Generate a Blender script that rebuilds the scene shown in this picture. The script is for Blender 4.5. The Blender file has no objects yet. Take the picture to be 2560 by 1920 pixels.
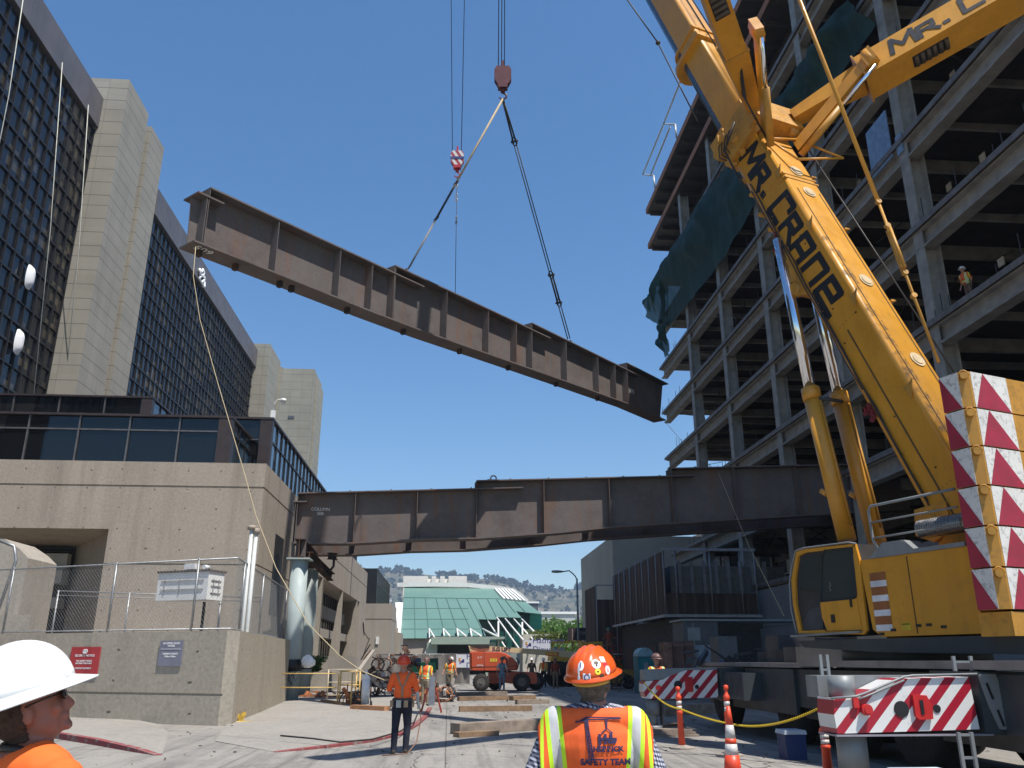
import bpy, math, random
from mathutils import Vector, Matrix, noise
from mathutils.bvhtree import BVHTree
random.seed(7)
scn=bpy.context.scene
col=scn.collection
R=math.radians
V=Vector
# ---------------------------------------------------------------- camera model (survey of the place from the photograph)
F=2080.0; TH=R(18.35); PS=R(4.18); CH=1.68
CAM=V((0,0,CH))
FW=V((math.sin(PS),math.cos(PS),0)); RT=V((math.cos(PS),-math.sin(PS),0)); UP=V((0,0,1))
def ray(px,py):
    x=px-1280; y=960-py
    return RT*x+FW*(F*math.cos(TH)-y*math.sin(TH))+UP*(F*math.sin(TH)+y*math.cos(TH))
def onX(px,py,X): d=ray(px,py); return CAM+d*(X/d.x)
def onY(px,py,Y): d=ray(px,py); return CAM+d*(Y/d.y)
def onZ(px,py,Z=0.0): d=ray(px,py); return CAM+d*((Z-CH)/d.z)
def onD(px,py,D): d=ray(px,py); return CAM+d*(D/d.dot(FW))
def onP(px,py,P,n): d=ray(px,py); return CAM+d*((P-CAM).dot(n)/d.dot(n))
# ---------------------------------------------------------------- objects
def tag(o,label=None,cat=None,group=None,kind=None):
    if label: o['label']=label
    if cat: o['category']=cat
    if group: o['group']=group
    if kind: o['kind']=kind
    return o
def thing(name,label,cat,loc=(0,0,0),group=None):
    o=bpy.data.objects.new(name,None); col.objects.link(o); o.location=V(loc); o.empty_display_size=.3
    return tag(o,label,cat,group)
def wloc(o):
    p=V(o.location)
    while o.parent: o=o.parent; p=p+V(o.location)
    return p
def link(name,me,parent=None,origin=None):
    """me in world coordinates; origin moved to parent's origin"""
    o=bpy.data.objects.new(name,me); col.objects.link(o)
    if parent:
        me.transform(Matrix.Translation(-wloc(parent))); o.parent=parent
    elif origin is not None:
        me.transform(Matrix.Translation(-V(origin))); o.location=V(origin)
    return o
def copy_tree(o,parent=None,d=None):
    c=o.copy(); col.objects.link(c); c.parent=parent
    if d is not None: c.location=o.location+V(d)
    for ch in list(o.children): copy_tree(ch,c)
    return c
def aframe(d):
    d=V(d).normalized(); a=V((0,0,1)) if abs(d.z)<.95 else V((1,0,0))
    u=d.cross(a).normalized(); w=u.cross(d).normalized(); return u,w
SPLIT={'hatch_cover','lug','red_bracket','reflector_bar','latch','pole','access_hole','jack_housing','cylinder_bracket','canopy_pier','under_lug','red_flag','lever_slot','turret_plate','collar_bolt','plug','upper_posts','blue_sheet','penthouse','batten','drawbar','slats','pilasters','strap','bearing_plate','bolt_row','swivel','shackle','ledge','door_handle'}
STUFF={'rebar','interior_stuff','shear_studs','loose_parts'}
class MB:
    def __init__(s): s.v=[]; s.f=[]; s.m=[]; s.sm=[]; s.mi=0; s.smooth=False
    def add(s,vs,fs):
        b=len(s.v); s.v+= [tuple(x) for x in vs]
        for f in fs: s.f.append([b+i for i in f]); s.m.append(s.mi); s.sm.append(s.smooth)
        return s
    def box(s,a,b):
        x0,x1=sorted((a[0],b[0])); y0,y1=sorted((a[1],b[1])); z0,z1=sorted((a[2],b[2]))
        return s.add([(x0,y0,z0),(x1,y0,z0),(x1,y1,z0),(x0,y1,z0),(x0,y0,z1),(x1,y0,z1),(x1,y1,z1),(x0,y1,z1)],
              [(0,3,2,1),(4,5,6,7),(0,1,5,4),(1,2,6,5),(2,3,7,6),(3,0,4,7)])
    def obox(s,c,ax,ay,az,hx,hy,hz):
        c=V(c); ax=V(ax)*hx; ay=V(ay)*hy; az=V(az)*hz
        vs=[c+ax*i+ay*j+az*k for k in(-1,1) for (i,j) in((-1,-1),(1,-1),(1,1),(-1,1))]
        return s.add(vs,[(0,3,2,1),(4,5,6,7),(0,1,5,4),(1,2,6,5),(2,3,7,6),(3,0,4,7)])
    def beam(s,p0,p1,w,h,upv=(0,0,1)):
        p0=V(p0);p1=V(p1); d=(p1-p0); L=d.length; d.normalize(); u=V(upv); sd=d.cross(u)
        if sd.length<1e-4: sd=d.cross(V((1,0,0)))
        sd.normalize(); u=sd.cross(d).normalized()
        return s.obox((p0+p1)/2,d,sd,u,L/2,w/2,h/2)
    def ibeam(s,p0,p1,w,h,t=.03,upv=(0,0,1)):
        p0=V(p0);p1=V(p1); d=(p1-p0).normalized(); u=V(upv); sd=d.cross(u)
        if sd.length<1e-4: sd=d.cross(V((1,0,0)))
        sd.normalize(); u=sd.cross(d).normalized()
        s.beam(p0+u*(h/2-t/2),p1+u*(h/2-t/2),w,t,u); s.beam(p0-u*(h/2-t/2),p1-u*(h/2-t/2),w,t,u)
        return s.beam(p0,p1,t,h-2*t-.002,u)
    def prism(s,poly,vec):
        n=len(poly); poly=[V(p) for p in poly]; vec=V(vec)
        nn=V((0,0,0))
        for i in range(n):
            a=poly[i];b=poly[(i+1)%n]; nn+=a.cross(b)
        vs=poly+[p+vec for p in poly]
        fl=nn.dot(vec)>0
        fs=[list(range(n))[::-1] if fl else list(range(n)), [n+i for i in range(n)] if fl else [n+i for i in range(n)][::-1]]
        for i in range(n):
            j=(i+1)%n; fs.append([i,j,n+j,n+i] if fl else [j,i,n+i,n+j])
        return s.add(vs,fs)
    def tube(s,p0,p1,r,n=8,r1=None,caps=True):
        p0=V(p0);p1=V(p1); u,w=aframe(p1-p0); r1=r if r1 is None else r1; sm=s.smooth
        ring=lambda p,rr:[p+(u*math.cos(2*math.pi*i/n)+w*math.sin(2*math.pi*i/n))*rr for i in range(n)]
        s.smooth=True; b=len(s.v)
        s.add(ring(p0,r)+ring(p1,r1),[(i,n+i,n+(i+1)%n,(i+1)%n) for i in range(n)])
        s.smooth=False
        if caps: s.f+= [[b+i for i in range(n)],[b+n+i for i in range(n)][::-1]]; s.m+=[s.mi]*2; s.sm+=[False]*2
        s.smooth=sm; return s
    def path(s,pts,r,n=6,closed=False):
        pts=[V(p) for p in pts]; m=len(pts); rings=[]
        u=None
        for i,p in enumerate(pts):
            if closed: t=pts[(i+1)%m]-pts[i-1]
            else: t=pts[min(i+1,m-1)]-pts[max(i-1,0)]
            t.normalize()
            if u is None: u,_=aframe(t)
            u=(u-t*u.dot(t)).normalized(); w=t.cross(u)
            rr=r(i/(m-1)) if callable(r) else r
            rings.append([p+(u*math.cos(2*math.pi*k/n)+w*math.sin(2*math.pi*k/n))*rr for k in range(n)])
        vs=[q for g in rings for q in g]; fs=[]
        for i in range(m if closed else m-1):
            a=i*n; b=((i+1)%m)*n
            for k in range(n): fs.append((a+k,a+(k+1)%n,b+(k+1)%n,b+k))
        if not closed: fs+= [tuple(range(n))[::-1],tuple((m-1)*n+k for k in range(n))]
        sm=s.smooth; s.smooth=True; s.add(vs,fs); s.smooth=sm; return s
    def loft(s,rings,caps=True,smooth=True):
        n=len(rings[0]); vs=[q for g in rings for q in g]; fs=[]
        for i in range(len(rings)-1):
            for k in range(n): fs.append((i*n+k,i*n+(k+1)%n,(i+1)*n+(k+1)%n,(i+1)*n+k))
        if caps: fs+= [tuple(range(n))[::-1],tuple((len(rings)-1)*n+k for k in range(n))]
        sm=s.smooth; s.smooth=smooth; s.add(vs,fs); s.smooth=sm; return s
    def ell(s,c,r,M=None,nu=16,nv=10,zmin=-1.0):
        """ellipsoid, optionally cut at zmin (unit)"""
        c=V(c); M=M or Matrix.Identity(3); rings=[]
        a0=math.asin(max(-.999,zmin))
        for j in range(nv+1):
            a=a0+(math.pi/2*.999-a0)*j/nv
            rings.append([c+M@V((r[0]*math.cos(a)*math.cos(2*math.pi*i/nu),r[1]*math.cos(a)*math.sin(2*math.pi*i/nu),r[2]*math.sin(a))) for i in range(nu)])
        return s.loft(rings)
    def sheet(s,grid,thick=0):
        nr=len(grid); nc=len(grid[0]); vs=[q for g in grid for q in g]
        fs=[(i*nc+j,i*nc+j+1,(i+1)*nc+j+1,(i+1)*nc+j) for i in range(nr-1) for j in range(nc-1)]
        sm=s.smooth; s.smooth=True; s.add(vs,fs); s.smooth=sm; return s
    def mesh(s,name,mats):
        me=bpy.data.meshes.new(name); me.from_pydata(s.v,[],s.f)
        for m in (mats if isinstance(mats,(list,tuple)) else [mats]): me.materials.append(m)
        me.polygons.foreach_set('material_index',s.m); me.polygons.foreach_set('use_smooth',s.sm)
        me.update(); return me
    def build(s,name,mats,parent=None,origin=None):
        if name in SPLIT and parent is not None:
            r=[m.build('~'+name,mats,parent) for m in s.pieces()]; return r[0]
        o=link(name.lstrip('~'),s.mesh(name.lstrip('~'),mats),parent,origin)
        if name in STUFF: o['kind']='stuff'
        return o
    def pieces(s):
        """separate pieces of the mesh, touching ones kept together"""
        par=list(range(len(s.v)))
        def fd(a):
            while par[a]!=a: par[a]=par[par[a]]; a=par[a]
            return a
        for f in s.f:
            for q in f[1:]: par[fd(q)]=fd(f[0])
        C={}
        for i,p in enumerate(s.v):
            r=fd(i); b=C.setdefault(r,[list(p),list(p)])
            for k in range(3): b[0][k]=min(b[0][k],p[k]); b[1][k]=max(b[1][k],p[k])
        ks=list(C); g2={k:k for k in ks}
        def f2(a):
            while g2[a]!=a: a=g2[a]
            return a
        for i,a in enumerate(ks):
            for b in ks[i+1:]:
                if all(C[a][0][k]-.012<=C[b][1][k] and C[b][0][k]-.012<=C[a][1][k] for k in range(3)): g2[f2(b)]=f2(a)
        out={}
        for f,m,sm in zip(s.f,s.m,s.sm):
            r=f2(fd(f[0])); mb=out.setdefault(r,(MB(),{}))
            g,mp=mb; nf=[]
            for q in f:
                if q not in mp: mp[q]=len(g.v); g.v.append(s.v[q])
                nf.append(mp[q])
            g.f.append(nf); g.m.append(m); g.sm.append(sm)
        return [g for g,_ in out.values()]
def solo(mb,name,mats,label,cat,group=None,kind=None):
    me=mb.mesh(name,mats)
    xs=[v[0] for v in mb.v]; ys=[v[1] for v in mb.v]; zs=[v[2] for v in mb.v]
    o=link(name,me,None,((min(xs)+max(xs))/2,(min(ys)+max(ys))/2,min(zs)))
    return tag(o,label,cat,group,kind)
# ---------------------------------------------------------------- materials
MT={}
def newmat(name):
    m=bpy.data.materials.new(name); m.use_nodes=True; nt=m.node_tree; b=nt.nodes['Principled BSDF']; MT[name]=m
    return m,nt,b
def N(nt,t,**k):
    n=nt.nodes.new(t)
    for a,v in k.items(): setattr(n,a,v)
    return n
def vmath(nt,op,a,b=None):
    n=N(nt,'ShaderNodeMath',operation=op)
    for i,x in enumerate((a,b)):
        if x is None: continue
        if isinstance(x,(int,float)): n.inputs[i].default_value=x
        else: nt.links.new(x,n.inputs[i])
    return n.outputs[0]
def mix(nt,fac,a,b,bt='MIX'):
    n=N(nt,'ShaderNodeMix',data_type='RGBA',blend_type=bt)
    for i,x in ((0,fac),(6,a),(7,b)):
        if isinstance(x,(int,float)): n.inputs[i].default_value=x
        elif isinstance(x,tuple): n.inputs[i].default_value=(*x[:3],1)
        else: nt.links.new(x,n.inputs[i])
    return n.outputs[2]
def ramp(nt,fac,stops):
    n=N(nt,'ShaderNodeValToRGB'); nt.links.new(fac,n.inputs[0]); e=n.color_ramp.elements
    while len(e)<len(stops): e.new(.5)
    for q,(p,c) in zip(e,stops): q.position=p; q.color=(*c,1) if len(c)==3 else c
    return n.outputs[0]
def coords(nt): 
    g=N(nt,'ShaderNodeNewGeometry'); return g.outputs['Position']
def noi(nt,vec,scale,detail=5,rough=.6,sc=None):
    if sc:
        mp=N(nt,'ShaderNodeMapping'); mp.inputs['Scale'].default_value=sc; nt.links.new(vec,mp.inputs[0]); vec=mp.outputs[0]
    n=N(nt,'ShaderNodeTexNoise'); n.inputs['Scale'].default_value=scale; n.inputs['Detail'].default_value=detail; n.inputs['Roughness'].default_value=rough
    nt.links.new(vec,n.inputs['Vector']); return n.outputs['Fac']
def mat(name,c,rough=.6,metal=0,var=.15,scale=3,streak=0,bump=0,bscale=30,c2=None,coat=0,spec=.5,dirt=0):
    if name in MT: return MT[name]
    m,nt,b=newmat(name); P=N(nt,'ShaderNodeTexCoord').outputs['Object']
    f=noi(nt,P,scale); lo=tuple(x*(1-var*1.6) for x in c); hi=tuple(min(1,x*(1+var*1.2)) for x in c)
    if c2: lo=c2
    cc=ramp(nt,f,[(.3,lo),(.7,hi)])
    if streak:
        g=noi(nt,P,1.6,4,.7,(2.5,2.5,.22)); cc=mix(nt,ramp(nt,g,[(.45,(0,0,0)),(.75,(streak,)*3)]),cc,tuple(x*.45 for x in c))
    if dirt:
        g=noi(nt,P,scale*4,8,.75); cc=mix(nt,ramp(nt,g,[(.5,(0,0,0)),(.62,(dirt,)*3)]),cc,(.05,.04,.03))
    nt.links.new(cc,b.inputs['Base Color']); b.inputs['Metallic'].default_value=metal
    rr=ramp(nt,noi(nt,P,scale*2.3),[(.3,(max(0,rough-.1),)*3),(.7,(min(1,rough+.1),)*3)]); nt.links.new(rr,b.inputs['Roughness'])
    b.inputs['Coat Weight'].default_value=coat; b.inputs['Specular IOR Level'].default_value=spec
    if bump:
        bn=N(nt,'ShaderNodeBump'); bn.inputs['Strength'].default_value=bump; bn.inputs['Distance'].default_value=.02
        nt.links.new(noi(nt,P,bscale),bn.inputs['Height']); nt.links.new(bn.outputs[0],b.inputs['Normal'])
    return m
def sep(nt,vec):
    s=N(nt,'ShaderNodeSeparateXYZ'); nt.links.new(vec,s.inputs[0]); return s.outputs
def comb(nt,x,y,z=0.0):
    c=N(nt,'ShaderNodeCombineXYZ')
    for i,q in enumerate((x,y,z)):
        if isinstance(q,(int,float)): c.inputs[i].default_value=q
        else: nt.links.new(q,c.inputs[i])
    return c.outputs[0]
def mod(nt,a,b): return vmath(nt,'MODULO',vmath(nt,'ADD',a,b*1000),b)
# concrete with tie holes and weathering
def concrete(name,c,holes=True,strength=.35):
    m,nt,b=newmat(name); P=coords(nt); x,y,z=sep(nt,P)
    f=noi(nt,P,.35,6,.65); cc=ramp(nt,f,[(.3,tuple(q*.84 for q in c)),(.7,tuple(q*1.1 for q in c))])
    g=noi(nt,P,9,6,.8); cc=mix(nt,.5,cc,ramp(nt,g,[(.35,tuple(q*.62 for q in c)),(.65,tuple(min(1,q*1.25) for q in c))]))
    st=noi(nt,P,1.0,5,.7,(1.4,1.4,.12)); cc=mix(nt,ramp(nt,st,[(.5,(0,0,0)),(.75,(strength,)*3)]),cc,tuple(q*.5 for q in c))
    if holes:
        u=vmath(nt,'SUBTRACT',mod(nt,vmath(nt,'ADD',vmath(nt,'ADD',x,y),vmath(nt,'MULTIPLY',noi(nt,P,.8),.5)),1.35),.67)
        w=vmath(nt,'SUBTRACT',mod(nt,vmath(nt,'ADD',z,vmath(nt,'MULTIPLY',noi(nt,P,.6),.3)),.83),.41)
        d=vmath(nt,'SQRT',vmath(nt,'ADD',vmath(nt,'MULTIPLY',u,u),vmath(nt,'MULTIPLY',w,w)))
        h=vmath(nt,'LESS_THAN',d,.034); cc=mix(nt,vmath(nt,'MULTIPLY',h,.75),cc,(.04,.035,.03))
    nt.links.new(cc,b.inputs['Base Color']); b.inputs['Roughness'].default_value=.88; b.inputs['Specular IOR Level'].default_value=.25
    bn=N(nt,'ShaderNodeBump'); bn.inputs['Strength'].default_value=.35; bn.inputs['Distance'].default_value=.02
    nt.links.new(g,bn.inputs['Height']); nt.links.new(bn.outputs[0],b.inputs['Normal'])
    return m
def panels(name,c,zper,zlines,uper):
    """precast wall with joints: lines at zlines inside each zper, vertical joints each uper"""
    m,nt,b=newmat(name); P=coords(nt); x,y,z=sep(nt,P)
    u=vmath(nt,'ADD',x,y); f=noi(nt,P,.25,6,.6); cc=ramp(nt,f,[(.3,tuple(q*.85 for q in c)),(.7,tuple(q*1.08 for q in c))])
    # slight tint change from panel to panel
    wn=N(nt,'ShaderNodeTexWhiteNoise'); nt.links.new(comb(nt,vmath(nt,'FLOOR',vmath(nt,'DIVIDE',u,uper)),vmath(nt,'FLOOR',vmath(nt,'DIVIDE',z,zper/3.3))),wn.inputs[0])
    cc=mix(nt,.22,cc,ramp(nt,wn.outputs[0],[(0,tuple(q*.78 for q in c)),(1,tuple(q*1.2 for q in c))]))
    st=noi(nt,P,.6,5,.7,(2,2,.08)); cc=mix(nt,ramp(nt,st,[(.5,(0,0,0)),(.75,(.3,.3,.3))]),cc,tuple(q*.62 for q in c))
    zm=mod(nt,z,zper); h=None
    for q in zlines:
        l=vmath(nt,'LESS_THAN',vmath(nt,'ABSOLUTE',vmath(nt,'SUBTRACT',zm,q)),.028); h=l if h is None else vmath(nt,'MAXIMUM',h,l)
    um=mod(nt,u,uper); h=vmath(nt,'MAXIMUM',h,vmath(nt,'MULTIPLY',vmath(nt,'LESS_THAN',um,.035),.7))
    cc=mix(nt,vmath(nt,'MULTIPLY',h,.75),cc,(.05,.05,.045))
    nt.links.new(cc,b.inputs['Base Color']); b.inputs['Roughness'].default_value=.75
    return m
def paneglass(name,dark,light,uper,zper,amt=.15,rough=.06,spec=.5):
    """curtain wall glass: reflections painted in as a random tint per pane, some panes with blinds behind"""
    m,nt,b=newmat(name); P=coords(nt); x,y,z=sep(nt,P); u=vmath(nt,'ADD',x,y)
    iu=vmath(nt,'FLOOR',vmath(nt,'DIVIDE',u,uper)); iz=vmath(nt,'FLOOR',vmath(nt,'DIVIDE',z,zper))
    wn=N(nt,'ShaderNodeTexWhiteNoise'); nt.links.new(comb(nt,iu,iz),wn.inputs[0])
    big=noi(nt,P,.09,4,.6)
    k=vmath(nt,'ADD',vmath(nt,'MULTIPLY',wn.outputs[0],.55),vmath(nt,'MULTIPLY',big,.8))
    cc=ramp(nt,k,[(.3,tuple(q*.6 for q in dark)),(.78,dark),(.9-amt*.2,light),(1,tuple(q*1.5 for q in light))])
    nt.links.new(cc,b.inputs['Base Color']); b.inputs['Roughness'].default_value=rough; b.inputs['Specular IOR Level'].default_value=spec
    wn2=N(nt,'ShaderNodeTexWhiteNoise'); nt.links.new(comb(nt,iz,iu,3.3),wn2.inputs[0])
    # panes never sit perfectly in plane
    vm=N(nt,'ShaderNodeVectorMath',operation='SUBTRACT'); nt.links.new(wn2.outputs[1],vm.inputs[0]); vm.inputs[1].default_value=(.5,.5,.5)
    vs=N(nt,'ShaderNodeVectorMath',operation='SCALE'); nt.links.new(vm.outputs[0],vs.inputs[0]); vs.inputs['Scale'].default_value=.03
    g=N(nt,'ShaderNodeNewGeometry'); va=N(nt,'ShaderNodeVectorMath',operation='ADD'); nt.links.new(g.outputs['Normal'],va.inputs[0]); nt.links.new(vs.outputs[0],va.inputs[1])
    nt.links.new(va.outputs[0],b.inputs['Normal'])
    return m
def steel(name,c,rust=.5,rough=.62):
    m,nt,b=newmat(name); P=coords(nt)
    f=noi(nt,P,.9,8,.7); cc=ramp(nt,f,[(.3,tuple(q*.72 for q in c)),(.7,tuple(q*1.15 for q in c))])
    g=noi(nt,P,14,6,.8); cc=mix(nt,.3,cc,ramp(nt,g,[(.35,tuple(q*.6 for q in c)),(.65,tuple(q*1.35 for q in c))]))
    st=noi(nt,P,1.3,5,.7,(1.7,1.7,.16)); cc=mix(nt,ramp(nt,st,[(.52,(0,0,0)),(.72,(rust,)*3)]),cc,(.20,.09,.045))
    bl=noi(nt,P,.5,6,.7); cc=mix(nt,ramp(nt,bl,[(.5,(0,0,0)),(.7,(rust*.6,)*3)]),cc,(.07,.05,.045))
    nt.links.new(cc,b.inputs['Base Color']); b.inputs['Roughness'].default_value=.85; b.inputs['Specular IOR Level'].default_value=.1
    return m
def strokes(mb,to3,polys,w,off=0,thick=.006,nrm=None):
    """thick pen strokes: to3(u,v)->world ; ribbons with round-ish joints, real thickness along nrm"""
    nrm=V(nrm)
    for poly in polys:
        for (a,b) in zip(poly[:-1],poly[1:]):
            a=V((a[0],a[1])); b=V((b[0],b[1])); d=b-a
            if d.length<1e-6: continue
            d.normalize(); q=V((-d.y,d.x))*w/2; e=d*w*.32
            pts=[a-e+q,a-e-q,b+e-q,b+e+q]
            mb.prism([to3(p.x,p.y)+nrm*off for p in pts],nrm*thick)
            off+=.00015
    return mb
def textmesh(body,size,to3=None,thick=.0,align='CENTER',xs=1.0,bold=0,space=1.0):
    cu=bpy.data.curves.new('txt','FONT'); cu.body=body; cu.size=size; cu.align_x=align; cu.align_y='CENTER'; cu.extrude=thick; cu.offset=bold; cu.space_character=space
    cu.space_line=1.0
    o=bpy.data.objects.new('txt',cu); col.objects.link(o); bpy.context.view_layer.update()
    dg=bpy.context.evaluated_depsgraph_get(); me=bpy.data.meshes.new_from_object(o.evaluated_get(dg)); bpy.data.objects.remove(o); bpy.data.curves.remove(cu)
    if to3:
        for v in me.vertices: v.co=to3(v.co.x*xs,v.co.y,v.co.z)
    return me
def addtext(body,size,O,ux,uy,m,name,parent,xs=1.0,thick=.002,align='CENTER',bold=0,off=.004,space=1.0):
    ux=V(ux).normalized(); uy=V(uy).normalized(); n=ux.cross(uy).normalized(); O=V(O)
    me=textmesh(body,size,lambda x,y,z:O+ux*x+uy*y+n*(z+off),thick,align,xs,bold,space)
    me.materials.clear(); me.materials.append(m)
    return link(name,me,parent)
# ================================================================ materials used by the place
conc=concrete('board concrete',(.36,.31,.255),strength=.55)
conc2=concrete('wall concrete',(.38,.335,.27),strength=.3)
conc_plain=concrete('plain concrete',(.35,.315,.27),holes=False)
tan_pan=panels('precast tan',(.30,.275,.225),4.5,[.02,.95,2.15,3.35],2.4)
tan_pan2=panels('precast far',(.29,.27,.215),3.0,[.02,1.5],1.9)
twrglass=paneglass('tower glass',(.011,.013,.018),(.06,.05,.035),1.25,1.5,.25,.12,.35)
podglass=paneglass('dark glass',(.006,.007,.009),(.02,.02,.02),1.9,1.6,0,.03,.5)
blueglass=paneglass('blue glass',(.03,.06,.10),(.05,.09,.14),1.2,1.6,0,.05,.9)
mull=mat('mullion',(.022,.021,.023),.45,.3,.2)
mull_lt=mat('mullion grey',(.16,.15,.15),.4,.5,.2)
parap=mat('parapet metal',(.13,.118,.124),.55,.1,.12,.4,streak=.35)
brown=mat('brown trim',(.045,.033,.033),.5,.2,.15)
galv=mat('galvanised',(.30,.31,.32),.5,.6,.15,6)
black=mat('black',(.012,.012,.013),.6,0,.2)
darkin=mat('dark interior',(.018,.017,.017),.9,0,.3)
white=mat('white paint',(.78,.78,.76),.45,0,.05,2,dirt=.25)
rustm=steel('mill steel',(.145,.126,.12),.7)
rustd=steel('dark mill steel',(.05,.042,.04),.8)
colpaint=mat('column paint',(.36,.42,.415),.6,0,.07,1.2,streak=.25)
fireproof=mat('fireproofed steel',(.33,.315,.29),.92,0,.18,1.5,bump=.6,bscale=9,dirt=.25)
deckmet=mat('metal deck',(.05,.038,.034),.7,.2,.25,.7,dirt=.4)
ply=mat('orange plywood',(.33,.13,.06),.8,0,.2,2)
wood=mat('timber',(.26,.165,.095),.85,0,.25,4,streak=.5)
wood2=mat('grey timber',(.27,.215,.17),.9,0,.25,4,streak=.5)
redp,nt,b=newmat('worn red kerb paint'); P=coords(nt); f=noi(nt,P,4,8,.8); nt.links.new(ramp(nt,f,[(.40,(.27,.25,.23)),(.47,(.22,.06,.06)),(.62,(.28,.055,.06)),(.7,(.10,.06,.05))]),b.inputs['Base Color']); b.inputs['Roughness'].default_value=.85
yel=mat('yellow rail paint',(.62,.42,.14),.5,0,.15,3,dirt=.3)
pinkish=mat('pink stone',(.46,.40,.34),.8,0,.08,.5)
# ================================================================ ground
def mk_ground():
    m,nt,b=newmat('street concrete'); P=coords(nt); x,y,z=sep(nt,P)
    f=noi(nt,P,.22,7,.65); cc=ramp(nt,f,[(.3,(.205,.19,.172)),(.7,(.30,.28,.255))])
    g=noi(nt,P,22,5,.8); cc=mix(nt,.3,cc,ramp(nt,g,[(.35,(.2,.19,.17)),(.65,(.5,.47,.43))]))
    st=noi(nt,P,.9,6,.75,(1,.16,1)); cc=mix(nt,ramp(nt,st,[(.46,(0,0,0)),(.64,(.62,.62,.62))]),cc,(.115,.11,.105))
    tk=noi(nt,P,1.0,5,.7,(1.5,.05,1)); cc=mix(nt,ramp(nt,tk,[(.52,(0,0,0)),(.62,(.42,.42,.42))]),cc,(.085,.08,.075))
    sp=noi(nt,P,3.1,6,.8); cc=mix(nt,ramp(nt,sp,[(.57,(0,0,0)),(.66,(.6,.6,.6))]),cc,(.09,.085,.08))
    jx=vmath(nt,'LESS_THAN',mod(nt,vmath(nt,'ADD',x,vmath(nt,'MULTIPLY',noi(nt,P,2),.03)),3.7),.022)
    jy=vmath(nt,'LESS_THAN',mod(nt,vmath(nt,'ADD',y,vmath(nt,'MULTIPLY',noi(nt,P,2),.04)),4.6),.035)
    vo=N(nt,'ShaderNodeTexVoronoi',feature='DISTANCE_TO_EDGE'); vo.inputs['Scale'].default_value=.17; vo.inputs['Randomness'].default_value=1
    nz=N(nt,'ShaderNodeTexNoise'); nz.inputs['Scale'].default_value=.7; nz.inputs['Detail'].default_value=6; nt.links.new(P,nz.inputs['Vector'])
    va=N(nt,'ShaderNodeVectorMath',operation='ADD'); nt.links.new(P,va.inputs[0]); nt.links.new(nz.outputs['Color'],va.inputs[1]); nt.links.new(va.outputs[0],vo.inputs['Vector'])
    ck=vmath(nt,'LESS_THAN',vo.outputs['Distance'],.0028)
    cc=mix(nt,vmath(nt,'MULTIPLY',vmath(nt,'MAXIMUM',vmath(nt,'MAXIMUM',jx,jy),ck),.72),cc,(.05,.045,.04))
    nt.links.new(cc,b.inputs['Base Color']); b.inputs['Roughness'].default_value=.85; b.inputs['Specular IOR Level'].default_value=.3
    bn=N(nt,'ShaderNodeBump'); bn.inputs['Strength'].default_value=.25; bn.inputs['Distance'].default_value=.01; nt.links.new(g,bn.inputs['Height']); nt.links.new(bn.outputs[0],b.inputs['Normal'])
    return m
street=mk_ground()
far_ground=mat('far ground',(.16,.16,.13),.95,0,.3,.01)
g=MB(); g.add([(-4500,-60,-.03),(4500,-60,-.03),(4500,4500,-.03),(-4500,4500,-.03)],[(0,1,2,3)]); tag(g.build('ground',far_ground),kind='structure')
g=MB(); g.add([(-40,-25,0),(60,-25,0),(60,125,0),(-40,125,0)],[(0,1,2,3)]); tag(g.build('road',street),kind='structure')
# raised pavement left with driveway dip, red kerbs
walk=concrete('pavement concrete',(.31,.29,.262),holes=False,strength=.5)
c1=[onZ(-150,1806),onZ(60,1834),onZ(230,1862),onZ(330,1880),onZ(388,1889)]
g=MB(); 
pts=[V((p.x,p.y,0)) for p in c1]
back=[V((-14,24.2,0)),V((-10.5,22.3,0)),V((-8.1,19.6,0)),V((-6.6,18.3,0)),V((-5.6,17.4,0))]
def kerb(pts,h,w,name,label,inward):
    g=MB(); n=len(pts); L=[];Rr=[]
    for i,p in enumerate(pts):
        t=(pts[min(i+1,n-1)]-pts[max(i-1,0)]).normalized(); q=V((-t.y,t.x,0))*w*inward
        hh=h(i/(n-1)); L.append((p.x,p.y,hh)); Rr.append((p.x+q.x,p.y+q.y,hh))
    vs=L+Rr+[(a[0],a[1],-.01) for a in L]; fs=[]
    for i in range(n-1): fs+= [(i,i+1,n+i+1,n+i),(2*n+i,2*n+i+1,i+1,i)]
    g.add(vs,fs); o=g.build(name,redp); tag(o,kind='structure'); return o
c1=[c1[0]+V((-8,4,0))]+c1
kerb(c1,lambda t:.14*(1-t**3)+.006,.15,'kerb','',1)
g=MB(); n=len(c1); top=[]
for i,p in enumerate(c1):
    hh=.14*(1-(i/(n-1))**3)+.004; top.append((p.x,p.y+.15,hh))
bk=[(-30,36,.14),(-14,30,.13),(-9,26.3,.09),(-7.6,24.5,.05),(-6.6,22,.02),(-5.35,17.6,.008)]
g.add(top+bk,[(i,i+1,n+i+1,n+i) for i in range(n-1)]); tag(g.build('pavement',walk),kind='structure')
c2=[onZ(690,1881),onZ(760,1876),onZ(840,1868),onZ(930,1856),onZ(1000,1840),onZ(1046,1815),onZ(1068,1795),onZ(1080,1772)]
c2=[V((p.x,p.y,0)) for p in c2]
kerb(c2,lambda t:.045*min(1,t*5)+.006,.16,'kerb','',1)
g=MB(); n=len(c2); top=[(p.x-.05,p.y+.08,.045*min(1,i/(n-1)*5)+.004) for i,p in enumerate(c2)]
bk=[(-5.0,20,.012),(-5.6,23,.03),(-6.1,26,.05),(-6.6,32,.07),(-6.7,38,.12),(-7,48,.12),(-7.2,60,.12),(-7.3,80,.12)]
g.add(top+bk,[(i,i+1,n+i+1,n+i) for i in range(n-1)]); tag(g.build('pavement',walk),kind='structure')
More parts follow.
